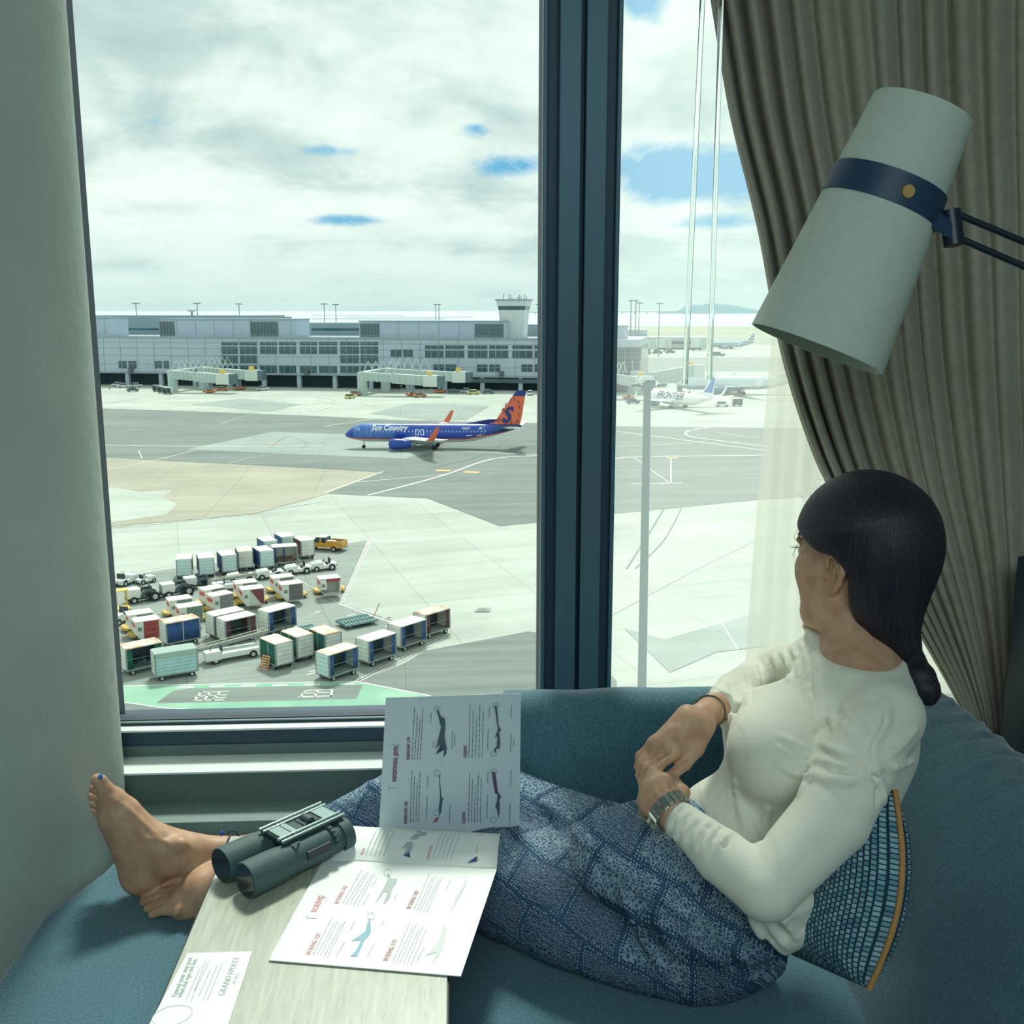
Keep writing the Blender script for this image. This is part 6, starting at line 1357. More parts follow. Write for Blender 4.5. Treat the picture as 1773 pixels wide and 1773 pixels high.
# head frame
HC = ond(1494, 957, 1.62)
hf = _R * -.62 + _F * .78; hf[2] = -.06; hf /= np.linalg.norm(hf); hu = np.array([.05, .0, 1.0]); hu -= hf * (hu @ hf); hu /= np.linalg.norm(hu); hl = np.cross(hu, hf)
def hd(f, l, u): return HC + hf * f + hl * l + hu * u
HAX = (hf, hl, hu)
PERS = thing('person', 'person in cream long-sleeved top and blue patterned trousers reclining on the window seat', 'person', (.25, 1.5, SZ))
# ---- pose
NECK = ch((1492, 1050, 1.62, 54), (1503, 1130, 1.59, 58), (1490, 1200, 1.57, 84))
def torso(F_, g):
    F_.chain(ch((1410, 1158, 1.70, 40 * g), (1470, 1194, 1.585, 64 * g), (1530, 1245, 1.46, 58 * g)), .05)
    F_.chain(ch((1470, 1215, 1.585, 92 * g), (1425, 1300, 1.575, 118 * g), (1345, 1440, 1.565, 110 * g), (1285, 1540, 1.55, 118 * g)), .06)
    F_.chain(ch((1500, 1300, 1.53, 78 * g), (1440, 1430, 1.53, 80 * g)), .05)
    F_.ell(P(1325, 1268, 1.60), (_R, _U, _F), (70 * g * 1.6 / FPX, 74 * g * 1.6 / FPX, .08 * g), .05); F_.ell(P(1345, 1306, 1.49), (_R, _U, _F), (84 * g * 1.5 / FPX, 84 * g * 1.5 / FPX, .08 * g), .05)
    F_.chain(ch((1262, 1425, 1.57, 76 * g), (1250, 1510, 1.55, 96 * g)), .05); F_.chain(ch((1232, 1408, 1.56, 42 * g), (1225, 1440, 1.555, 56 * g)), .03)
LARM = ((1535, 1240, 1.445, 54), (1490, 1320, 1.40, 62), (1440, 1415, 1.365, 64), (1325, 1540, 1.325, 53), (1250, 1483, 1.37, 47), (1168, 1410, 1.43, 29))
RARM = ((1408, 1150, 1.71, 40), (1362, 1158, 1.79, 41), (1318, 1176, 1.84, 38), (1275, 1200, 1.70, 34), (1236, 1226, 1.58, 24))
def zr(x, y, r, z=None): # leg point resting on the seat: radius in pixels
    t = seat_t(x, y, SZ); 
    for _ in range(4): t = seat_t(x, y, SZ + r * t / FPX * .96)
    return (x, y, t, r)
LLEG = [zr(1205, 1590, 116), zr(1075, 1568, 108), zr(960, 1540, 92), zr(850, 1520, 74)]
LSHIN = [zr(850, 1520, 72), zr(700, 1515, 46), zr(520, 1520, 44), zr(388, 1534, 38)]
def yt(x, y, Y): return float((ony(x, y, Y) - CAM) @ _F)
RLEG = [(1185, 1545, yt(1185, 1545, 1.60), 108), (1050, 1475, yt(1050, 1475, 1.70), 84), (925, 1418, yt(925, 1418, 1.80), 66), (790, 1345, yt(790, 1345, 1.88), 56)]
RSHIN = [(780, 1340, yt(780, 1340, 1.88), 56), (655, 1405, yt(655, 1405, 1.86), 52), (560, 1442, yt(560, 1442, 1.84), 40), (420, 1478, yt(420, 1478, 1.80), 29), (330, 1478, yt(330, 1478, 1.785), 31)]
# ---- body: one continuous surface
BD = Field((-.82, 1.08, .44), (.72, 2.03, 1.27), .0036, ([(-.76, -.52, .0022), (.18, .37, .0017)], [(1.42, 1.62, .0017), (1.62, 1.9, .0024)], [(.44, .62, .0022), (.62, .83, .0017), (.95, 1.1, .0025)]))
BD.ell(hd(-.012, 0, .018), HAX, (.098, .079, .096), .02); BD.ell(hd(.036, 0, -.03), HAX, (.058, .060, .080), .03)
for s in (-1, 1): BD.chain([(hd(.0, s * .054, -.045), .024), (hd(.024, s * .050, -.090), .021), (hd(.076, s * .010, -.112), .018)], .03); BD.ell(hd(.062, s * .036, -.030), HAX, (.026, .024, .026), .03); BD.chain([(hd(.045, s * .040, -.045), .026), (hd(.060, s * .026, -.095), .022)], .03)
BD.chain([(hd(.088, 0, .015), .010), (hd(.108, 0, -.022), .009), (hd(.113, 0, -.034), .010)], .015)
for s in (-1, 1): BD.ell(hd(.104, s * .009, -.037), HAX, (.009, .008, .006), .01); BD.ell(hd(.096, s * .033, -.002), HAX, (.014, .015, .011), .012, 'sub'); BD.ell(hd(.079, s * .033, -.003), HAX, (.0125, .0125, .0125), .004); BD.chain([(hd(.092, s * .018, .016), .006), (hd(.086, s * .045, .016), .005)], .012)
BD.ell(hd(.094, 0, -.066), HAX, (.010, .020, .006), .008); BD.ell(hd(.092, 0, -.076), HAX, (.010, .017, .006), .008); BD.cone(hd(.108, -.02, -.0705), hd(.108, .02, -.0705), .0022, .0022, .003, 'sub')
# ears
for s in (-1, 1):
    E_ = lambda f, u, o=0.0: hd(-.006 + f * 1.05, s * (.0785 + o * 1.25), -.022 + u)
    BD.chain([(E_(.004, -.004, -.006), .006), (E_(-.006, .018, .002), .0062), (E_(-.016, .004, .007), .006), (E_(-.006, -.020, .002), .005)], .006)
    rim = [(E_(.012, .006, .003), .0034), (E_(.008, .024, .007), .0038), (E_(-.006, .030, .011), .0038), (E_(-.019, .022, .014), .0038), (E_(-.022, .004, .014), .0038), (E_(-.014, -.014, .011), .0036), (E_(-.002, -.027, .006), .006)]
    BD.chain(rim, .003); BD.chain([(E_(.004, .004, .007), .0062), (E_(-.005, -.006, .010), .006)], .003, 'sub'); BD.chain([(E_(.004, .020, .010), .003), (E_(-.012, .016, .015), .003)], .003, 'sub'); BD.chain([(E_(.013, -.003, .006), .0035), (E_(.011, -.010, .005), .003)], .004)
BD.chain(NECK, .04); BD.chain(ch((1470, 1075, 1.585, 22), (1492, 1140, 1.545, 17), (1480, 1180, 1.52, 13)), .02); BD.chain(ch((1448, 1130, 1.56, 8), (1462, 1168, 1.53, 8)), .015); BD.chain(ch((1418, 1150, 1.69, 28), (1492, 1146, 1.60, 42), (1540, 1228, 1.48, 34)), .03)
torso(BD, .86)
BD.chain([pr_(x, y, t, r * .80) for x, y, t, r in LARM], .025); BD.chain([pr_(x, y, t, r * .82) for x, y, t, r in RARM], .025)
BD.chain([pr_(x, y, t, r * .84) for x, y, t, r in LLEG], .04); BD.chain([pr_(x, y, t, r * .8) for x, y, t, r in LSHIN], .03); BD.chain([pr_(x, y, t, r * .84) for x, y, t, r in RLEG], .04)
BD.chain([pr_(x, y, t, r * (.84 if x > 500 else 1)) for x, y, t, r in RSHIN], .03)
# right hand (far): back of the hand to the camera, fingers bent over the other hand
BD.chain(ch((1236, 1226, 1.58, 25), (1215, 1243, 1.545, 25), (1196, 1256, 1.525, 25)), .015)
for (x0, y0, x1, y1, r0_, r1_) in ((1210, 1262, 1170, 1303, 20, 15), (1200, 1252, 1155, 1295, 18, 14), (1192, 1246, 1143, 1290, 17, 13), (1186, 1240, 1133, 1289, 15, 11)): BD.cone(P(x0, y0, 1.525), P(x1, y1, 1.505), r0_ * 1.52 / FPX, r1_ * 1.5 / FPX, .012)
BD.ell(P(1189, 1233, 1.538), (_R, _U, _F), (.008, .008, .007), .014)
for fpts in (((1168, 1303, 1.495, 10), (1130, 1336, 1.470, 8.8), (1120, 1358, 1.470, 7.8), (1118, 1380, 1.48, 6.6)), ((1153, 1295, 1.502, 9.6), (1119, 1327, 1.485, 8.2), (1112, 1352, 1.488, 7.2), (1114, 1372, 1.50, 6.4)), ((1141, 1289, 1.510, 9), (1111, 1318, 1.500, 7.8), (1107, 1342, 1.505, 7), (1112, 1360, 1.515, 6.2)), ((1131, 1286, 1.518, 8), (1107, 1308, 1.515, 7), (1104, 1328, 1.52, 6.2), (1110, 1344, 1.528, 5.6))):
    BD.chain(ch(*fpts), .0022); BD.ell(P(fpts[0][0], fpts[0][1], fpts[0][2] - .006), (_R, _U, _F), (.0088, .0088, .008), .008)
BD.chain(ch((1222, 1258, 1.53, 17), (1205, 1296, 1.515, 14.5), (1186, 1322, 1.50, 11.5), (1163, 1343, 1.49, 9.5), (1152, 1350, 1.485, 7.5)), .008)
for pts in (((1222, 1235), (1190, 1262), (1163, 1298)), ((1212, 1232), (1180, 1255), (1150, 1290)), ((1198, 1230), (1168, 1255), (1140, 1285))): BD.stroke(pts, .0026, .0012, .006)
BD.stroke(((1190, 1288), (1175, 1285), (1157, 1288)), .002, .0008, .005)
for pts in (((1163, 1297), (1144, 1312), (1123, 1332), (1115, 1360)), ((1149, 1290), (1132, 1304), (1114, 1323), (1109, 1350)), ((1137, 1286), (1120, 1300), (1108, 1314), (1106, 1338))): BD.stroke(pts, .0026, -.0006, .002, 'sub')
BD.stroke(((1196, 1306), (1182, 1318), (1160, 1334)), .0024, .0, .003, 'sub')
# left hand (near): loose fist below the right hand
BD.chain(ch((1168, 1410, 1.43, 27), (1152, 1390, 1.445, 31), (1143, 1372, 1.455, 29)), .015); BD.chain(ch((1150, 1400, 1.45, 26), (1126, 1394, 1.46, 20)), .015)
for (x, y, t, r, pts) in ((1150, 1351, 1.452, 10, ((1135, 1350, 1.48, 9.5), (1128, 1372, 1.505, 8.5), (1142, 1385, 1.50, 7))), (1134, 1361, 1.45, 10.5, ((1117, 1368, 1.48, 9.5), (1116, 1390, 1.505, 8.5), (1132, 1400, 1.50, 7))), (1124, 1377, 1.45, 10, ((1112, 1388, 1.478, 9), (1114, 1405, 1.50, 8), (1128, 1413, 1.495, 7))), (1122, 1393, 1.452, 9, ((1116, 1404, 1.475, 8), (1120, 1416, 1.49, 7), (1132, 1421, 1.485, 6)))):
    BD.chain(ch((1156, 1392, 1.445, 15), (x, y, t, r), *pts), .008); BD.ell(P(x, y, t - .003), (_R, _U, _F), (.0085, .0085, .0075), .009)
BD.chain(ch((1172, 1394, 1.45, 17), (1181, 1372, 1.462, 13.5), (1170, 1357, 1.475, 10), (1158, 1352, 1.48, 8.5)), .009)
for pts in (((1165, 1392), (1148, 1372), (1146, 1356)), ((1155, 1396), (1136, 1378), (1132, 1364)), ((1148, 1402), (1132, 1392), (1124, 1380))): BD.stroke(pts, .0024, .001, .006)
for pts in (((1140, 1352), (1124, 1368)), ((1128, 1366), (1112, 1380)), ((1121, 1384), (1112, 1398)), ((1168, 1376), (1160, 1362))): BD.stroke(pts, .0022, .0, .003, 'sub')
# right foot: heel on the seat, toes up
fY = 1.772; fT = lambda x, y, dY=0: yt(x, y, fY + dY)
BD.chain([pr_(x, y, fT(x, y), r) for x, y, r in ((330, 1478, 31), (285, 1482, 36), (246, 1512, 31))], .02); BD.chain([pr_(x, y, fT(x, y), r) for x, y, r in ((285, 1470, 34), (243, 1450, 37), (212, 1410, 31), (196, 1388, 24))], .03); BD.chain([pr_(x, y, fT(x, y), r) for x, y, r in ((246, 1512, 31), (222, 1470, 26), (196, 1415, 22))], .03)
BD.chain([pr_(x, y, fT(x, y, .035), r) for x, y, r in ((235, 1460, 26), (205, 1410, 24), (190, 1395, 18))], .03)
BD.chain([pr_(x, y, fT(x, y, -.005), r) for x, y, r in ((196, 1388, 19), (183, 1367, 13.5), (173, 1354, 12.5), (168, 1350, 10.5))], .012)
for i, (x, y) in enumerate(((166, 1366), (163, 1379), (165, 1392), (169, 1405))): BD.chain([pr_(q, w_, fT(q, w_, .018 + .014 * i), r) for q, w_, r in ((198, y + 14, 12), (176, y + 5, 9), (x - 3, y, 8.2 - .5 * i))], .007)
BD.ell(P(312, 1463, fT(312, 1463, -.03)), (_R, _U, _F), (.014, .012, .012), .02); BD.stroke(((252, 1452), (285, 1455), (310, 1468)), .002, .0005, .006)
for pts in (((255, 1458), (222, 1412), (196, 1382)), ((275, 1452), (245, 1424), (214, 1394))): BD.stroke(pts, .0028, .0012, .008)
# left foot: flat on the seat, toes to the left
BD.chain([pr_(*zr(388, 1534, 40)), pr_(*zr(350, 1544, 38)), pr_(*zr(322, 1556, 27)), pr_(*zr(304, 1563, 17))], .02); BD.chain([pr_(*zr(352, 1528, 30)), pr_(*zr(318, 1532, 22)), pr_(*zr(290, 1538, 14))], .015); BD.chain([pr_(*zr(348, 1562, 26)), pr_(*zr(312, 1576, 16))], .02)
for i, (a_, b_, c_) in enumerate((((300, 1546, 11), (272, 1547, 9.5), (250, 1552, 8.6)), ((300, 1556, 11), (274, 1556, 9), (250, 1562, 8.4)), ((302, 1566, 11), (278, 1566, 8.8), (256, 1573, 8.0)), ((306, 1576, 11), (284, 1576, 8.5), (264, 1583, 7.6)), ((312, 1540, 12), (282, 1535, 11), (262, 1538, 10)))):
    t0 = seat_t(a_[0], a_[1], SZ + .016); BD.chain([(onz(x, y, SZ + zz), r * t0 / FPX) for (x, y, r), zz in zip((a_, b_, c_), (.026, .019, .008))], .006)
for pts in (((352, 1528), (318, 1542), (292, 1552)), ((355, 1540), (322, 1552), (294, 1562)), ((358, 1552), (326, 1564), (298, 1572))): BD.stroke(pts, .0026, .0012, .007)
BODY = BD.mesh('body', SKIN, PERS, 1)
# ---- hair
HAIRM = bpy.data.materials.new('dark_hair'); HAIRM.use_nodes = True; nt = HAIRM.node_tree; b = nt.nodes['Principled BSDF']; b.inputs['Roughness'].default_value = .5; b.inputs['Specular IOR Level'].default_value = .35; b.inputs['Anisotropic'].default_value = .4
tc = nt_new(nt, 'ShaderNodeTexCoord'); mp = nt_new(nt, 'ShaderNodeMapping'); mp.inputs['Rotation'].default_value = (0, .42, .5); mp.inputs['Scale'].default_value = (420, 420, 16); nt.links.new(tc.outputs['Object'], mp.inputs[0]); n = nt_new(nt, 'ShaderNodeTexNoise'); n.inputs['Scale'].default_value = 1; n.inputs['Detail'].default_value = 4; nt.links.new(mp.outputs[0], n.inputs[0])
nt.links.new(ramp_n(nt, n.outputs[0], [(.35, lin((24, 26, 38))), (.62, lin((44, 42, 50))), (.8, lin((74, 64, 60)))]), b.inputs['Base Color']); bp = nt_new(nt, 'ShaderNodeBump'); bp.inputs['Strength'].default_value = .5; bp.inputs['Distance'].default_value = .002; nt.links.new(n.outputs[0], bp.inputs['Height']); nt.links.new(bp.outputs[0], b.inputs['Normal'])
HF = Field(HC + np.array([-.17, -.19, -.33]), HC + np.array([.17, .17, .15]), .0028)
HF.ell(hd(-.010, 0, .020), HAX, (.114, .096, .108), .02); HF.chain(ch((1500, 935, 1.60, 104), (1518, 985, 1.585, 82), (1532, 1035, 1.57, 68), (1548, 1082, 1.555, 40), (1570, 1120, 1.545, 20), (1580, 1138, 1.54, 14)), .03, kin=.018)
q = hf * .55 - hu * 1.0; q /= np.linalg.norm(q)
lo_, hi_ = HF.lo, HF.hi
# clear the face: below the line from ear to brow, and in front of the forehead
sl, X, Y, Z = HF.sub(lo_, hi_); fx = (X - HC[0]) * hf[0] + (Y - HC[1]) * hf[1] + (Z - HC[2]) * hf[2]; ux = (X - HC[0]) * hu[0] + (Y - HC[1]) * hu[1] + (Z - HC[2]) * hu[2]; lx = (X - HC[0]) * hl[0] + (Y - HC[1]) * hl[1] + (Z - HC[2]) * hl[2]
cut = np.maximum(ux - (.004 + .42 * fx), -.004 - fx); HF.comb(sl, cut, .008, 'sub')
E_ = lambda f, u, o=0.0: hd(-.006 + f, .0765 + o, -.02 + u)
HF.chain([(E_(.000, .020, .014), .012), (E_(-.008, -.008, .018), .020), (E_(.006, -.05, .0), .03), (E_(.004, -.1, 0), .034)], .008, 'sub')
HF.chain(ch((1446, 1075, 1.54, 22), (1510, 1148, 1.50, 24)), .012, 'sub')
HAIR = HF.mesh('hair', HAIRM, PERS, 1)
PT = Field(ond(1600, 1170, 1.54) + np.array([-.09, -.1, -.12]), ond(1600, 1170, 1.54) + np.array([.09, .1, .12]), .0026)
PT.chain(ch((1578, 1128, 1.547, 18), (1584, 1145, 1.54, 16)), .008); PT.chain(ch((1584, 1148, 1.535, 18), (1594, 1172, 1.52, 25), (1603, 1196, 1.51, 25), (1611, 1212, 1.505, 10)), .012)
PT.mesh('ponytail', HAIRM, HAIR, 1)
part(MB().rings([[tuple(ond(1581, 1136, 1.543) - np.array(PERS.location) + (.0165 + .004 * math.cos(b_)) * (math.cos(a) * _R * .93 + math.sin(a) * _F) + _U * .004 * math.sin(b_) + _R * math.cos(a) * -.003) for b_ in np.linspace(0, 2 * PI, 9)[:-1]] for a in np.linspace(0, 2 * PI, 21)[:-1]], caps=False, closed=True), 'hair_tie', mat('hair_tie_black', (26, 28, 36), .7), HAIR, smooth=True)
mb = MB(); rs_ = random.Random(3); PL0 = np.array(PERS.location)
for k in range(9):
    x = rs_.uniform(1400, 1480); b0 = HF.hit(x, 845 + abs(x - 1475) ** 2 * .006)
    if b0 is None: continue
    d = hu * rs_.uniform(.006, .022) + _R * rs_.uniform(-.035, .02); mb.tube([tuple(b0 - PL0), tuple(b0 + d * .5 + hu * .006 - PL0), tuple(b0 + d * 1.0 + hu * .002 - PL0)], [.0002, .00018, .0001], 4)
for k in range(3):
    y = rs_.uniform(880, 950); p0 = ond(1378 + rs_.uniform(-2, 6), y, 1.655); mb.tube([tuple(p0 - PL0), tuple(p0 - _R * .006 - _U * .014 - PL0), tuple(p0 - _R * .003 - _U * .035 - PL0)], [.0003, .0003, .0001], 4)
part(mb, 'loose_strands', mat('strand_brown', (88, 76, 68), .5), HAIR)
for s in (-1, 1):
    part(MB().ell(tuple(hd(.0815, s * .033, -.003) - PL0), (.0122, .0122, .0122), 16, 10), 'eye', mat('eye_white', (224, 222, 214), .25), PERS, smooth=True); mb = MB()
    for k in range(7): a = hd(.090, s * (.024 + .003 * k), .002); mb.tube([tuple(a - PL0), tuple(a + hf * .004 + hl * s * .0015 * k - PL0), tuple(a + hf * .0065 + hl * s * .0025 * k + hu * .004 - PL0)], [.0005, .0004, .0001], 4)
    part(mb, 'eyelashes', mat('lash_dark', (34, 30, 32), .6), PERS)
    part(MB().tube([tuple(hd(.098, s * .014, .018) - PL0), tuple(hd(.095, s * .032, .023) - PL0), tuple(hd(.082, s * .05, .019) - PL0)], [.0022, .0026, .0012], 6), 'eyebrow', mat('brow_dark', (70, 56, 50), .7), PERS, smooth=True)
part(MB().ell(tuple(P(174, 1345, fT(174, 1345, -.011)) - PL0), (.0042, .0052, .0058), 12, 8), 'toenail', mat('nail_blue', (70, 130, 208), .25), PERS, smooth=True)
# ---- top
SHIRT = mat('cream_jersey', (226, 224, 206), .85, noise=.025, nscale=14, bump=.12, bscale=350, spec=.2, sheen=.2)
ST = Field((.10, 1.06, .47), (.70, 2.0, 1.10), .0029)
torso(ST, 1.0); ST.chain([pr_(*q) for q in LARM], .02); ST.chain([pr_(*q) for q in RARM], .02)
# cover the neck and shoulder skin by a few millimetres
def resample(F_, G_):
    d = F_.d
    for i in range(3):
        p = np.interp(G_.g[i], F_.g[i], np.arange(F_.n[i])); k = np.clip(p.astype(int), 0, F_.n[i] - 2); f = (p - k).astype(np.float32); sh_ = [1, 1, 1]; sh_[i] = -1; f = f.reshape(sh_)
        d = np.take(d, k, axis=i) * (1 - f) + np.take(d, k + 1, axis=i) * f
    return d
nkc = ond(1495, 1150, 1.57); nka = hu * .97 - _F * .12 + _R * -.1; nka /= np.linalg.norm(nka)
sl, X, Y, Z = ST.sub((.40, 1.06, .72), ST.hi); DB = resample(BD, ST)[sl] - .0045; DB = np.maximum(DB, (X - nkc[0]) * nka[0] + (Y - nkc[1]) * nka[1] + (Z - nkc[2]) * nka[2] - .022); ST.comb(sl, DB, .012, 'add')
# hem hanging over the hips
ST.chain(ch((1290, 1560, 1.50, 110), (1310, 1600, 1.48, 62)), .04); ST.chain(ch((1360, 1560, 1.45, 66), (1372, 1590, 1.45, 46)), .03); ST.chain(ch((1240, 1480, 1.56, 74), (1225, 1440, 1.58, 52)), .04)
# neckline, wrists and hem openings
NK = [ond(1436, 1140, 1.60), ond(1446, 1163, 1.50), ond(1500, 1176, 1.46), ond(1550, 1168, 1.47), ond(1580, 1150, 1.55), ond(1500, 1090, 1.72)]
nq = ST.sub(ond(1380, 1200, 1.40) * [1, 1, 1] - [.02, .1, 0], ond(1620, 1000, 1.75) + [.02, .1, 0]); sl, X, Y, Z = nq
nkc = ond(1495, 1150, 1.57); nka = hu * .97 - _F * .12 + _R * -.1; nka /= np.linalg.norm(nka); na1 = _R - nka * (_R @ nka); na1 /= np.linalg.norm(na1); na2 = np.cross(nka, na1)
ax_u = (X - nkc[0]) * na1[0] + (Y - nkc[1]) * na1[1] + (Z - nkc[2]) * na1[2]; ax_v = (X - nkc[0]) * na2[0] + (Y - nkc[1]) * na2[1] + (Z - nkc[2]) * na2[2]; ax_w = (X - nkc[0]) * nka[0] + (Y - nkc[1]) * nka[1] + (Z - nkc[2]) * nka[2]
ST.comb(sl, np.maximum((np.sqrt((ax_u / .057) ** 2 + (ax_v / .080) ** 2) - 1) * .06, -ax_w - .04), .006, 'sub')
def cutend(F_, a, b, off, w):   # cut the sleeve end square
    d = (b - a) / np.linalg.norm(b - a); c = b + d * off; q = F_.sub(c - w, c + w)
    sl, X, Y, Z = q; e = (X - c[0]) * d[0] + (Y - c[1]) * d[1] + (Z - c[2]) * d[2]; r = np.sqrt((X - c[0]) ** 2 + (Y - c[1]) ** 2 + (Z - c[2]) ** 2) - w
    F_.comb(sl, np.maximum(-e, r), .003, 'sub')
cutend(ST, P(1250, 1483, 1.37), P(1170, 1412, 1.43), 0, .05); cutend(ST, P(1275, 1200, 1.70), P(1236, 1226, 1.58), -.012, .04)
# lower hem: slanted cut
def plane_cut(F_, pix, off=0):
    a, b, c = [ond(*q) for q in pix]; nrm = np.cross(b - a, c - a); nrm /= np.linalg.norm(nrm)
    if nrm[2] > 0: nrm = -nrm
    return a, nrm
a_, nrm = plane_cut(ST, ((1180, 1420, 1.50), (1345, 1640, 1.45), (1360, 1560, 1.75)))
q = ST.sub((.1, 1.06, .45), (.60, 2.0, .72)); sl, X, Y, Z = q
e = (X - a_[0]) * nrm[0] + (Y - a_[1]) * nrm[1] + (Z - a_[2]) * nrm[2]; far = 0
# keep the sleeve: only cut behind the forearm
arm = np.full(e.shape, 1.0, np.float32)
for (p0, p1) in zip(LARM, LARM[1:]):
    A_, B_ = pr_(*p0), pr_(*p1); ba = B_[0] - A_[0]; tt = np.clip(((X - A_[0][0]) * ba[0] + (Y - A_[0][1]) * ba[1] + (Z - A_[0][2]) * ba[2]) / (ba @ ba), 0, 1)
    arm = np.minimum(arm, np.sqrt((X - A_[0][0] - tt * ba[0]) ** 2 + (Y - A_[0][1] - tt * ba[1]) ** 2 + (Z - A_[0][2] - tt * ba[2]) ** 2) - (A_[1] + (B_[1] - A_[1]) * tt))
ST.comb(sl, np.maximum(-e, -(arm - .001)), .004, 'sub')
F1 = lambda *p, r=.0048, d=.0008, k=.007: ST.stroke(p, r, d, k)
G1 = lambda *p, r=.0027, d=.0000, k=.005: ST.stroke(p, r, d, k, 'sub')
# seams, twisted shoulder and folds
G1((1412, 1276), (1420, 1262), (1450, 1228), (1490, 1208), (1530, 1212), r=.0035); F1((1532, 1212), (1538, 1240), (1522, 1268), (1502, 1296), (1512, 1322), r=.007)
G1((1524, 1232), (1516, 1262), (1494, 1290), (1496, 1316), r=.006); F1((1512, 1322), (1470, 1312), (1440, 1296), (1416, 1284)); F1((1512, 1326), (1470, 1330), (1430, 1318), (1412, 1316), r=.0055, d=.0); F1((1512, 1332), (1470, 1352), (1430, 1352), (1404, 1336), r=.007, d=.0); G1((1500, 1320), (1460, 1318), (1420, 1300)); G1((1504, 1330), (1465, 1342), (1415, 1326))
F1((1514, 1322), (1550, 1300), (1586, 1262)); F1((1516, 1328), (1550, 1330), (1580, 1318)); F1((1512, 1334), (1528, 1362), (1532, 1396)); F1((1506, 1336), (1510, 1370), (1500, 1400)); G1((1510, 1338), (1520, 1366), (1518, 1396)); F1((1404, 1340), (1392, 1360), (1386, 1378)); F1((1450, 1350), (1490, 1362), (1520, 1352))
F1((1440, 1236), (1470, 1262), (1494, 1300), r=.004); F1((1462, 1226), (1488, 1256), (1504, 1288), r=.004)
for k in range(4): G1((1278 + 7 * k, 1546), (1270 + 8 * k, 1522), (1278 + 8 * k, 1498), (1298 + 3 * k, 1484), r=.0026); F1((1282 + 7 * k, 1546), (1274 + 8 * k, 1522), (1282 + 8 * k, 1498), r=.003)
F1((1322, 1478), (1340, 1498), (1362, 1512)); F1((1304, 1486), (1312, 1520), (1330, 1552)); G1((1312, 1484), (1322, 1516), (1345, 1545))
for k, (x, y) in enumerate(((1158, 1442), (1170, 1452), (1184, 1464), (1206, 1470), (1222, 1478), (1240, 1490))): F1((x - 2, y), (x + 4, y - 26), (x + 16, y - 40), (x + 26, y - 46), r=.0034, d=.0014); G1((x + 4, y + 3), (x + 10, y - 23), (x + 26, y - 42), r=.0022)
F1((1405, 1325), (1380, 1314), (1350, 1296), r=.003); F1((1400, 1345), (1372, 1338), (1345, 1320), r=.003); F1((1396, 1300), (1372, 1284), (1350, 1276), r=.0028)
F1((1418, 1150), (1412, 1190), (1422, 1250), r=.004); F1((1396, 1160), (1394, 1190), (1406, 1240), r=.004); G1((1404, 1160), (1402, 1195), (1414, 1240)); F1((1440, 1200), (1436, 1225), (1446, 1262))
for k, (x, y) in enumerate(((1392, 1112), (1378, 1118), (1362, 1126), (1345, 1132), (1330, 1140), (1312, 1152), (1290, 1166), (1262, 1186))): F1((x - 6, y + 4), (x + 4, y + 26), (x + 4, y + 52), r=.003, d=.0013); G1((x + 1, y + 2), (x + 11, y + 24), (x + 11, y + 48), r=.002)
G1((1228, 1198), (1244, 1206), (1256, 1226), r=.0018)
for k in range(5): F1((1216 + 11 * k, 1366 - 4 * k), (1222 + 11 * k, 1395), (1238 + 11 * k, 1430), r=.0028, d=.0014)
F1((1290, 1400), (1305, 1440), (1316, 1470)); F1((1330, 1400), (1322, 1440)); F1((1272, 1350), (1280, 1400), (1296, 1450), r=.0035)
F1((1330, 1600), (1350, 1625), (1362, 1640)); F1((1352, 1590), (1372, 1612), (1380, 1622)); G1((1342, 1598), (1362, 1622)); F1((1300, 1590), (1325, 1635))
TOP = ST.mesh('long_sleeved_top', SHIRT, PERS, 1)
# ---- trousers
e1 = P(900, 1400, 1.7) - P(1240, 1620, 1.5); e1 /= np.linalg.norm(e1); e3 = CAM - P(1050, 1540, 1.5); e3 -= e1 * (e3 @ e1); e3 /= np.linalg.norm(e3); e2 = np.cross(e3, e1)
PANT = bpy.data.materials.new('patchwork_print'); PANT.use_nodes = True; nt = PANT.node_tree; b = nt.nodes['Principled BSDF']; b.inputs['Roughness'].default_value = .9; b.inputs['Specular IOR Level'].default_value = .15
tc = nt_new(nt, 'ShaderNodeTexCoord'); cx_ = nt_new(nt, 'ShaderNodeCombineXYZ')
for i, e in enumerate((e1, e2)):
    vm = nt_new(nt, 'ShaderNodeVectorMath', operation='DOT_PRODUCT'); vm.inputs[1].default_value = tuple(e); nt.links.new(tc.outputs['Object'], vm.inputs[0])
    nz = nt_new(nt, 'ShaderNodeTexNoise'); nz.inputs['Scale'].default_value = 6 + i; nt.links.new(tc.outputs['Object'], nz.inputs[0]); nt.links.new(math_n(nt, 'ADD', vm.outputs['Value'], math_n(nt, 'MULTIPLY', nz.outputs[0], .05)), cx_.inputs[i])
def vor(scale, feat='F1', rnd=1.0, out=0):
    v = nt_new(nt, 'ShaderNodeTexVoronoi'); v.feature = feat; v.inputs['Scale'].default_value = scale; v.inputs['Randomness'].default_value = rnd; nt.links.new(cx_.outputs[0], v.inputs[0]); return v.outputs[out]
br = nt_new(nt, 'ShaderNodeTexBrick'); br.offset = .5; br.squash = 1.0; br.inputs['Scale'].default_value = 1; br.inputs['Brick Width'].default_value = .105; br.inputs['Row Height'].default_value = .066; br.inputs['Mortar Size'].default_value = .008; br.inputs['Color1'].default_value = (0, 0, 0, 1); br.inputs['Color2'].default_value = (1, 1, 1, 1); br.inputs['Mortar'].default_value = (.5, .5, .5, 1); nt.links.new(cx_.outputs[0], br.inputs[0])
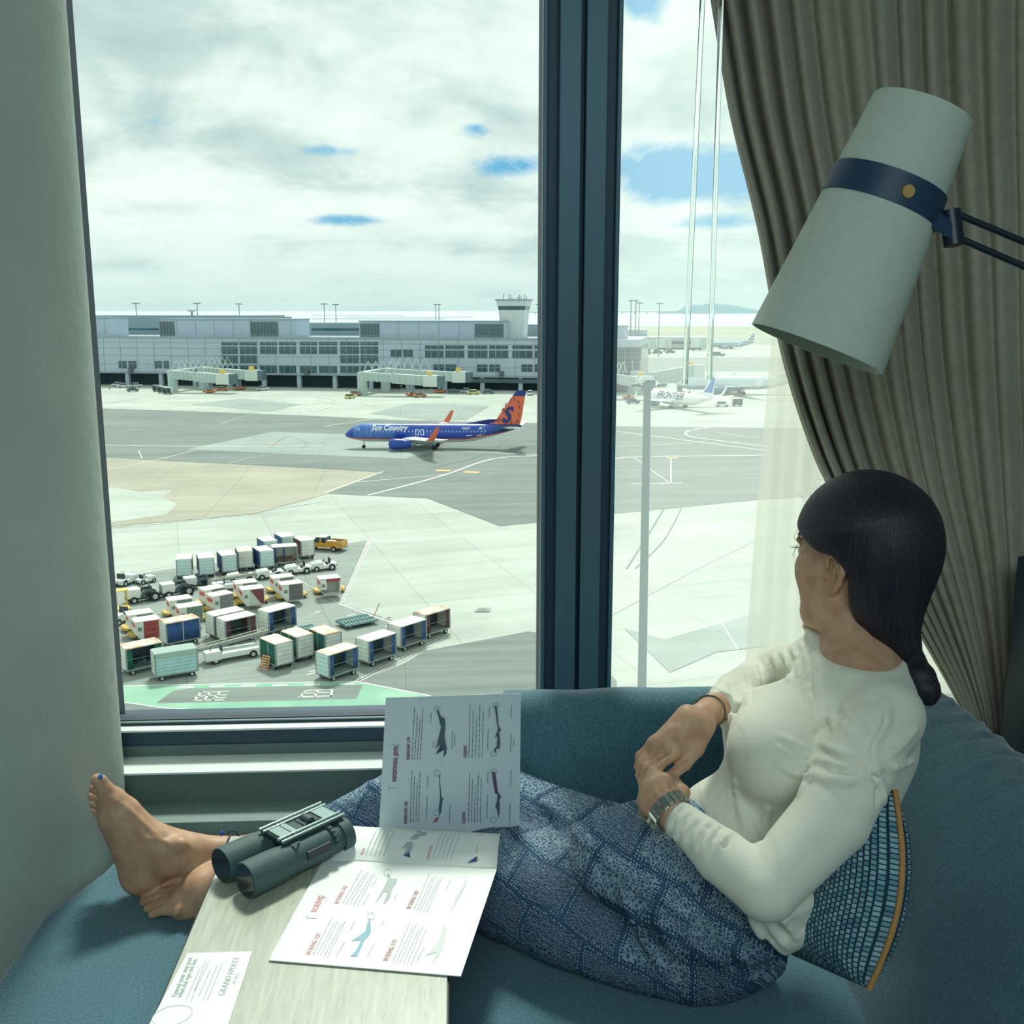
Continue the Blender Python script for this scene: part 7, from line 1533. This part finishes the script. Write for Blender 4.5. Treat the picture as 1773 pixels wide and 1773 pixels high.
br2 = nt_new(nt, 'ShaderNodeTexBrick'); br2.offset = .5; br2.inputs['Scale'].default_value = 1; br2.inputs['Brick Width'].default_value = .105; br2.inputs['Row Height'].default_value = .066; br2.inputs['Mortar Size'].default_value = .0022; nt.links.new(cx_.outputs[0], br2.inputs[0])
wv = nt_new(nt, 'ShaderNodeTexWave'); wv.wave_type = 'RINGS'; wv.inputs['Scale'].default_value = 105; wv.inputs['Distortion'].default_value = 9; wv.inputs['Detail'].default_value = 3; wv.inputs['Detail Scale'].default_value = 2.2; nt.links.new(cx_.outputs[0], wv.inputs[0])
dots = math_n(nt, 'LESS_THAN', vor(230, rnd=.3), .34); vein = math_n(nt, 'LESS_THAN', vor(190, 'DISTANCE_TO_EDGE'), .09); pais = math_n(nt, 'GREATER_THAN', wv.outputs[1], .58)
sp_ = nt_new(nt, 'ShaderNodeSeparateColor'); nt.links.new(br.outputs[0], sp_.inputs[0]); cellv = sp_.outputs[0]
inner = mix_n(nt, math_n(nt, 'GREATER_THAN', cellv, .5), math_n(nt, 'MULTIPLY', pais, .62), math_n(nt, 'MAXIMUM', math_n(nt, 'MULTIPLY', vein, .8), math_n(nt, 'MULTIPLY', dots, .35)))
band = math_n(nt, 'MULTIPLY', dots, .95); pat = mix_n(nt, br.outputs['Fac'], inner, band); pat = mix_n(nt, br2.outputs['Fac'], pat, .05)
ns = nt_new(nt, 'ShaderNodeTexNoise'); ns.inputs['Scale'].default_value = 300; ns.inputs['Detail'].default_value = 2; nt.links.new(cx_.outputs[0], ns.inputs[0])
ns2 = nt_new(nt, 'ShaderNodeTexNoise'); ns2.inputs['Scale'].default_value = 14; nt.links.new(cx_.outputs[0], ns2.inputs[0])
base = ramp_n(nt, math_n(nt, 'ADD', math_n(nt, 'MULTIPLY', cellv, .5), math_n(nt, 'MULTIPLY', ns2.outputs[0], .5)), [(.25, lin((36, 62, 94))), (.7, lin((64, 96, 124)))])
colr = mix_n(nt, math_n(nt, 'MULTIPLY', pat, math_n(nt, 'ADD', .25, ns.outputs[0])), base, lin((190, 208, 214))); nt.links.new(colr, b.inputs['Base Color'])
PF = Field((-.42, 1.12, .44), (.50, 2.02, .92), .0036)
PF.chain([pr_(*q) for q in LLEG], .05); PF.chain([pr_(*q) for q in LSHIN[:3]], .04); PF.chain([pr_(*q) for q in RLEG], .05); PF.chain([pr_(*q) for q in RSHIN[:3]], .03)
PF.chain([pr_(*zr(1225, 1588, 116)), pr_(1240, 1545, 1.56, 120), pr_(1290, 1560, 1.56, 100)], .06); PF.chain([pr_(*zr(1290, 1600, 92)), pr_(*zr(1190, 1600, 110))], .05)
PF.chain(ch((1120, 1440, 1.56, 40), (1200, 1450, 1.55, 60)), .05); PF.chain(ch((1060, 1480, 1.58, 76), (1150, 1500, 1.55, 96)), .06); PF.chain([pr_(*zr(900, 1540, 84)), pr_(*zr(980, 1580, 84)), pr_(*zr(1090, 1612, 84))], .05)
PF.half(np.array([0, 0, SZ + .002]), np.array([0, 0, -1.0]), .006)
F2 = lambda *p, r=.007, d=.002, k=.012: PF.stroke(p, r, d, k)
G2 = lambda *p, r=.005, d=.001, k=.010: PF.stroke(p, r, d, k, 'sub')
F2((900, 1352), (960, 1410), (1060, 1500), (1120, 1545), r=.008); G2((930, 1400), (1010, 1480), (1080, 1530), r=.006); F2((1080, 1402), (1070, 1440), (1075, 1480)); G2((1092, 1404), (1080, 1450), (1078, 1490)); F2((1120, 1412), (1105, 1450), (1100, 1480)); F2((990, 1398), (1000, 1430), (1010, 1452)); F2((960, 1396), (972, 1420)); F2((1030, 1400), (1040, 1440))
F2((1120, 1530), (1160, 1560), (1200, 1590)); F2((1060, 1500), (1130, 1520), (1160, 1540)); F2((1130, 1560), (1140, 1600), (1170, 1650)); G2((1118, 1560), (1130, 1610), (1160, 1660)); F2((1080, 1540), (1100, 1600), (1150, 1680)); F2((1180, 1480), (1220, 1500), (1250, 1540)); F2((1160, 1460), (1120, 1470), (1090, 1490)); G2((1150, 1470), (1110, 1482)); F2((1260, 1560), (1290, 1620)); F2((1220, 1560), (1260, 1630), (1290, 1660)); F2((1160, 1520), (1200, 1560))
for k in range(5): F2((600 + 10 * k, 1388 - 8 * k), (622 + 8 * k, 1392 - 6 * k), (650, 1386 - 8 * k), r=.004)
PF.mesh('patterned_trousers', PANT, PERS, 1)
# ---- watch, bracelet, anklet
def ring_frame(d): d = d / np.linalg.norm(d); a = np.cross(d, [0, 0, 1.0]); a /= np.linalg.norm(a); return d, a, np.cross(d, a)
wc = P(1160, 1402, 1.436); wd, wa, wb = ring_frame(P(1168, 1410, 1.43) - P(1152, 1390, 1.445)); WR = .0262
WSTEEL = mat('watch_steel', (206, 212, 206), .22, metal=.9)
wt = part(MB().rings([[tuple(wc - PL0 + (WR + o_) * (math.cos(a) * wa + math.sin(a) * wb) + wd * w_) for o_, w_ in ((-.0012, -.0085), (.0012, -.0085), (.0012, .0085), (-.0012, .0085))] for a in np.linspace(0, 2 * PI, 49)[:-1]], caps=False, closed=True), 'wristwatch', mat('watch_band_grey', (150, 160, 158), .3, metal=.8), PERS)
for k in range(20):
    a0 = 2 * PI * k / 20; aa = [a0 + .03, a0 + .27]; w_ = .0098 if k % 2 else .0088
    b0 = [tuple(wc - PL0 + (WR + .001) * (math.cos(a) * wa + math.sin(a) * wb) + wd * s * w_) for a, s in ((aa[0], -1), (aa[1], -1), (aa[1], 1), (aa[0], 1))]; b1 = [tuple(wc - PL0 + (WR + .0032) * (math.cos(a) * wa + math.sin(a) * wb) + wd * s * w_) for a, s in ((aa[0], -1), (aa[1], -1), (aa[1], 1), (aa[0], 1))]
    part(MB().hexa(b0, b1), 'link', WSTEEL, wt, bevel=.0005)
dn = P(1146, 1428, 1.435) - wc; dn -= wd * (dn @ wd); dn /= np.linalg.norm(dn)
part(MB().cyl(tuple(wc - PL0 + dn * (WR + .0005)), tuple(wc - PL0 + dn * (WR + .007)), .0145, .0135, 28), 'watch_case', WSTEEL, wt, smooth=40); part(MB().cyl(tuple(wc - PL0 + dn * (WR + .007)), tuple(wc - PL0 + dn * (WR + .0074)), .0118, n=28), 'watch_dial', mat('dial_pale', (190, 204, 200), .3), wt)
def ringpart(c, d, R_, r, name, m, tilt=0):
    d_, a_, b_ = ring_frame(d); part(MB().rings([[tuple(c - PL0 + (R_ + r * math.cos(q)) * (math.cos(t) * a_ + math.sin(t) * b_) + d_ * r * math.sin(q)) for q in np.linspace(0, 2 * PI, 9)[:-1]] for t in np.linspace(0, 2 * PI, 41)[:-1]], caps=False, closed=True), name, m, PERS, smooth=True)
ringpart(P(1229, 1231, 1.568), P(1275, 1200, 1.70) - P(1236, 1226, 1.58), .0235, .0016, 'bracelet', mat('bracelet_dark', (92, 84, 66), .4))
ac = P(398, 1478, yt(398, 1478, 1.797)); ringpart(ac, P(420, 1478, 1.9) - P(330, 1478, 1.9), .0325, .0016, 'anklet', mat('anklet_navy', (38, 46, 84), .6)); 
mb = MB().tube([tuple(P(392, 1446, 1.86) - PL0), tuple(P(399, 1438, 1.862) - PL0), tuple(P(410, 1440, 1.865) - PL0), tuple(P(414, 1450, 1.868) - PL0)], .0013, 6); part(mb, 'anklet_loop', MATS['anklet_navy'], PERS, smooth=True)
part(MB().ell(tuple(P(384, 1443, 1.855) - PL0), (.004, .004, .005), 10, 7), 'anklet_bead', mat('bead_blue', (52, 86, 190), .3), PERS, smooth=True)
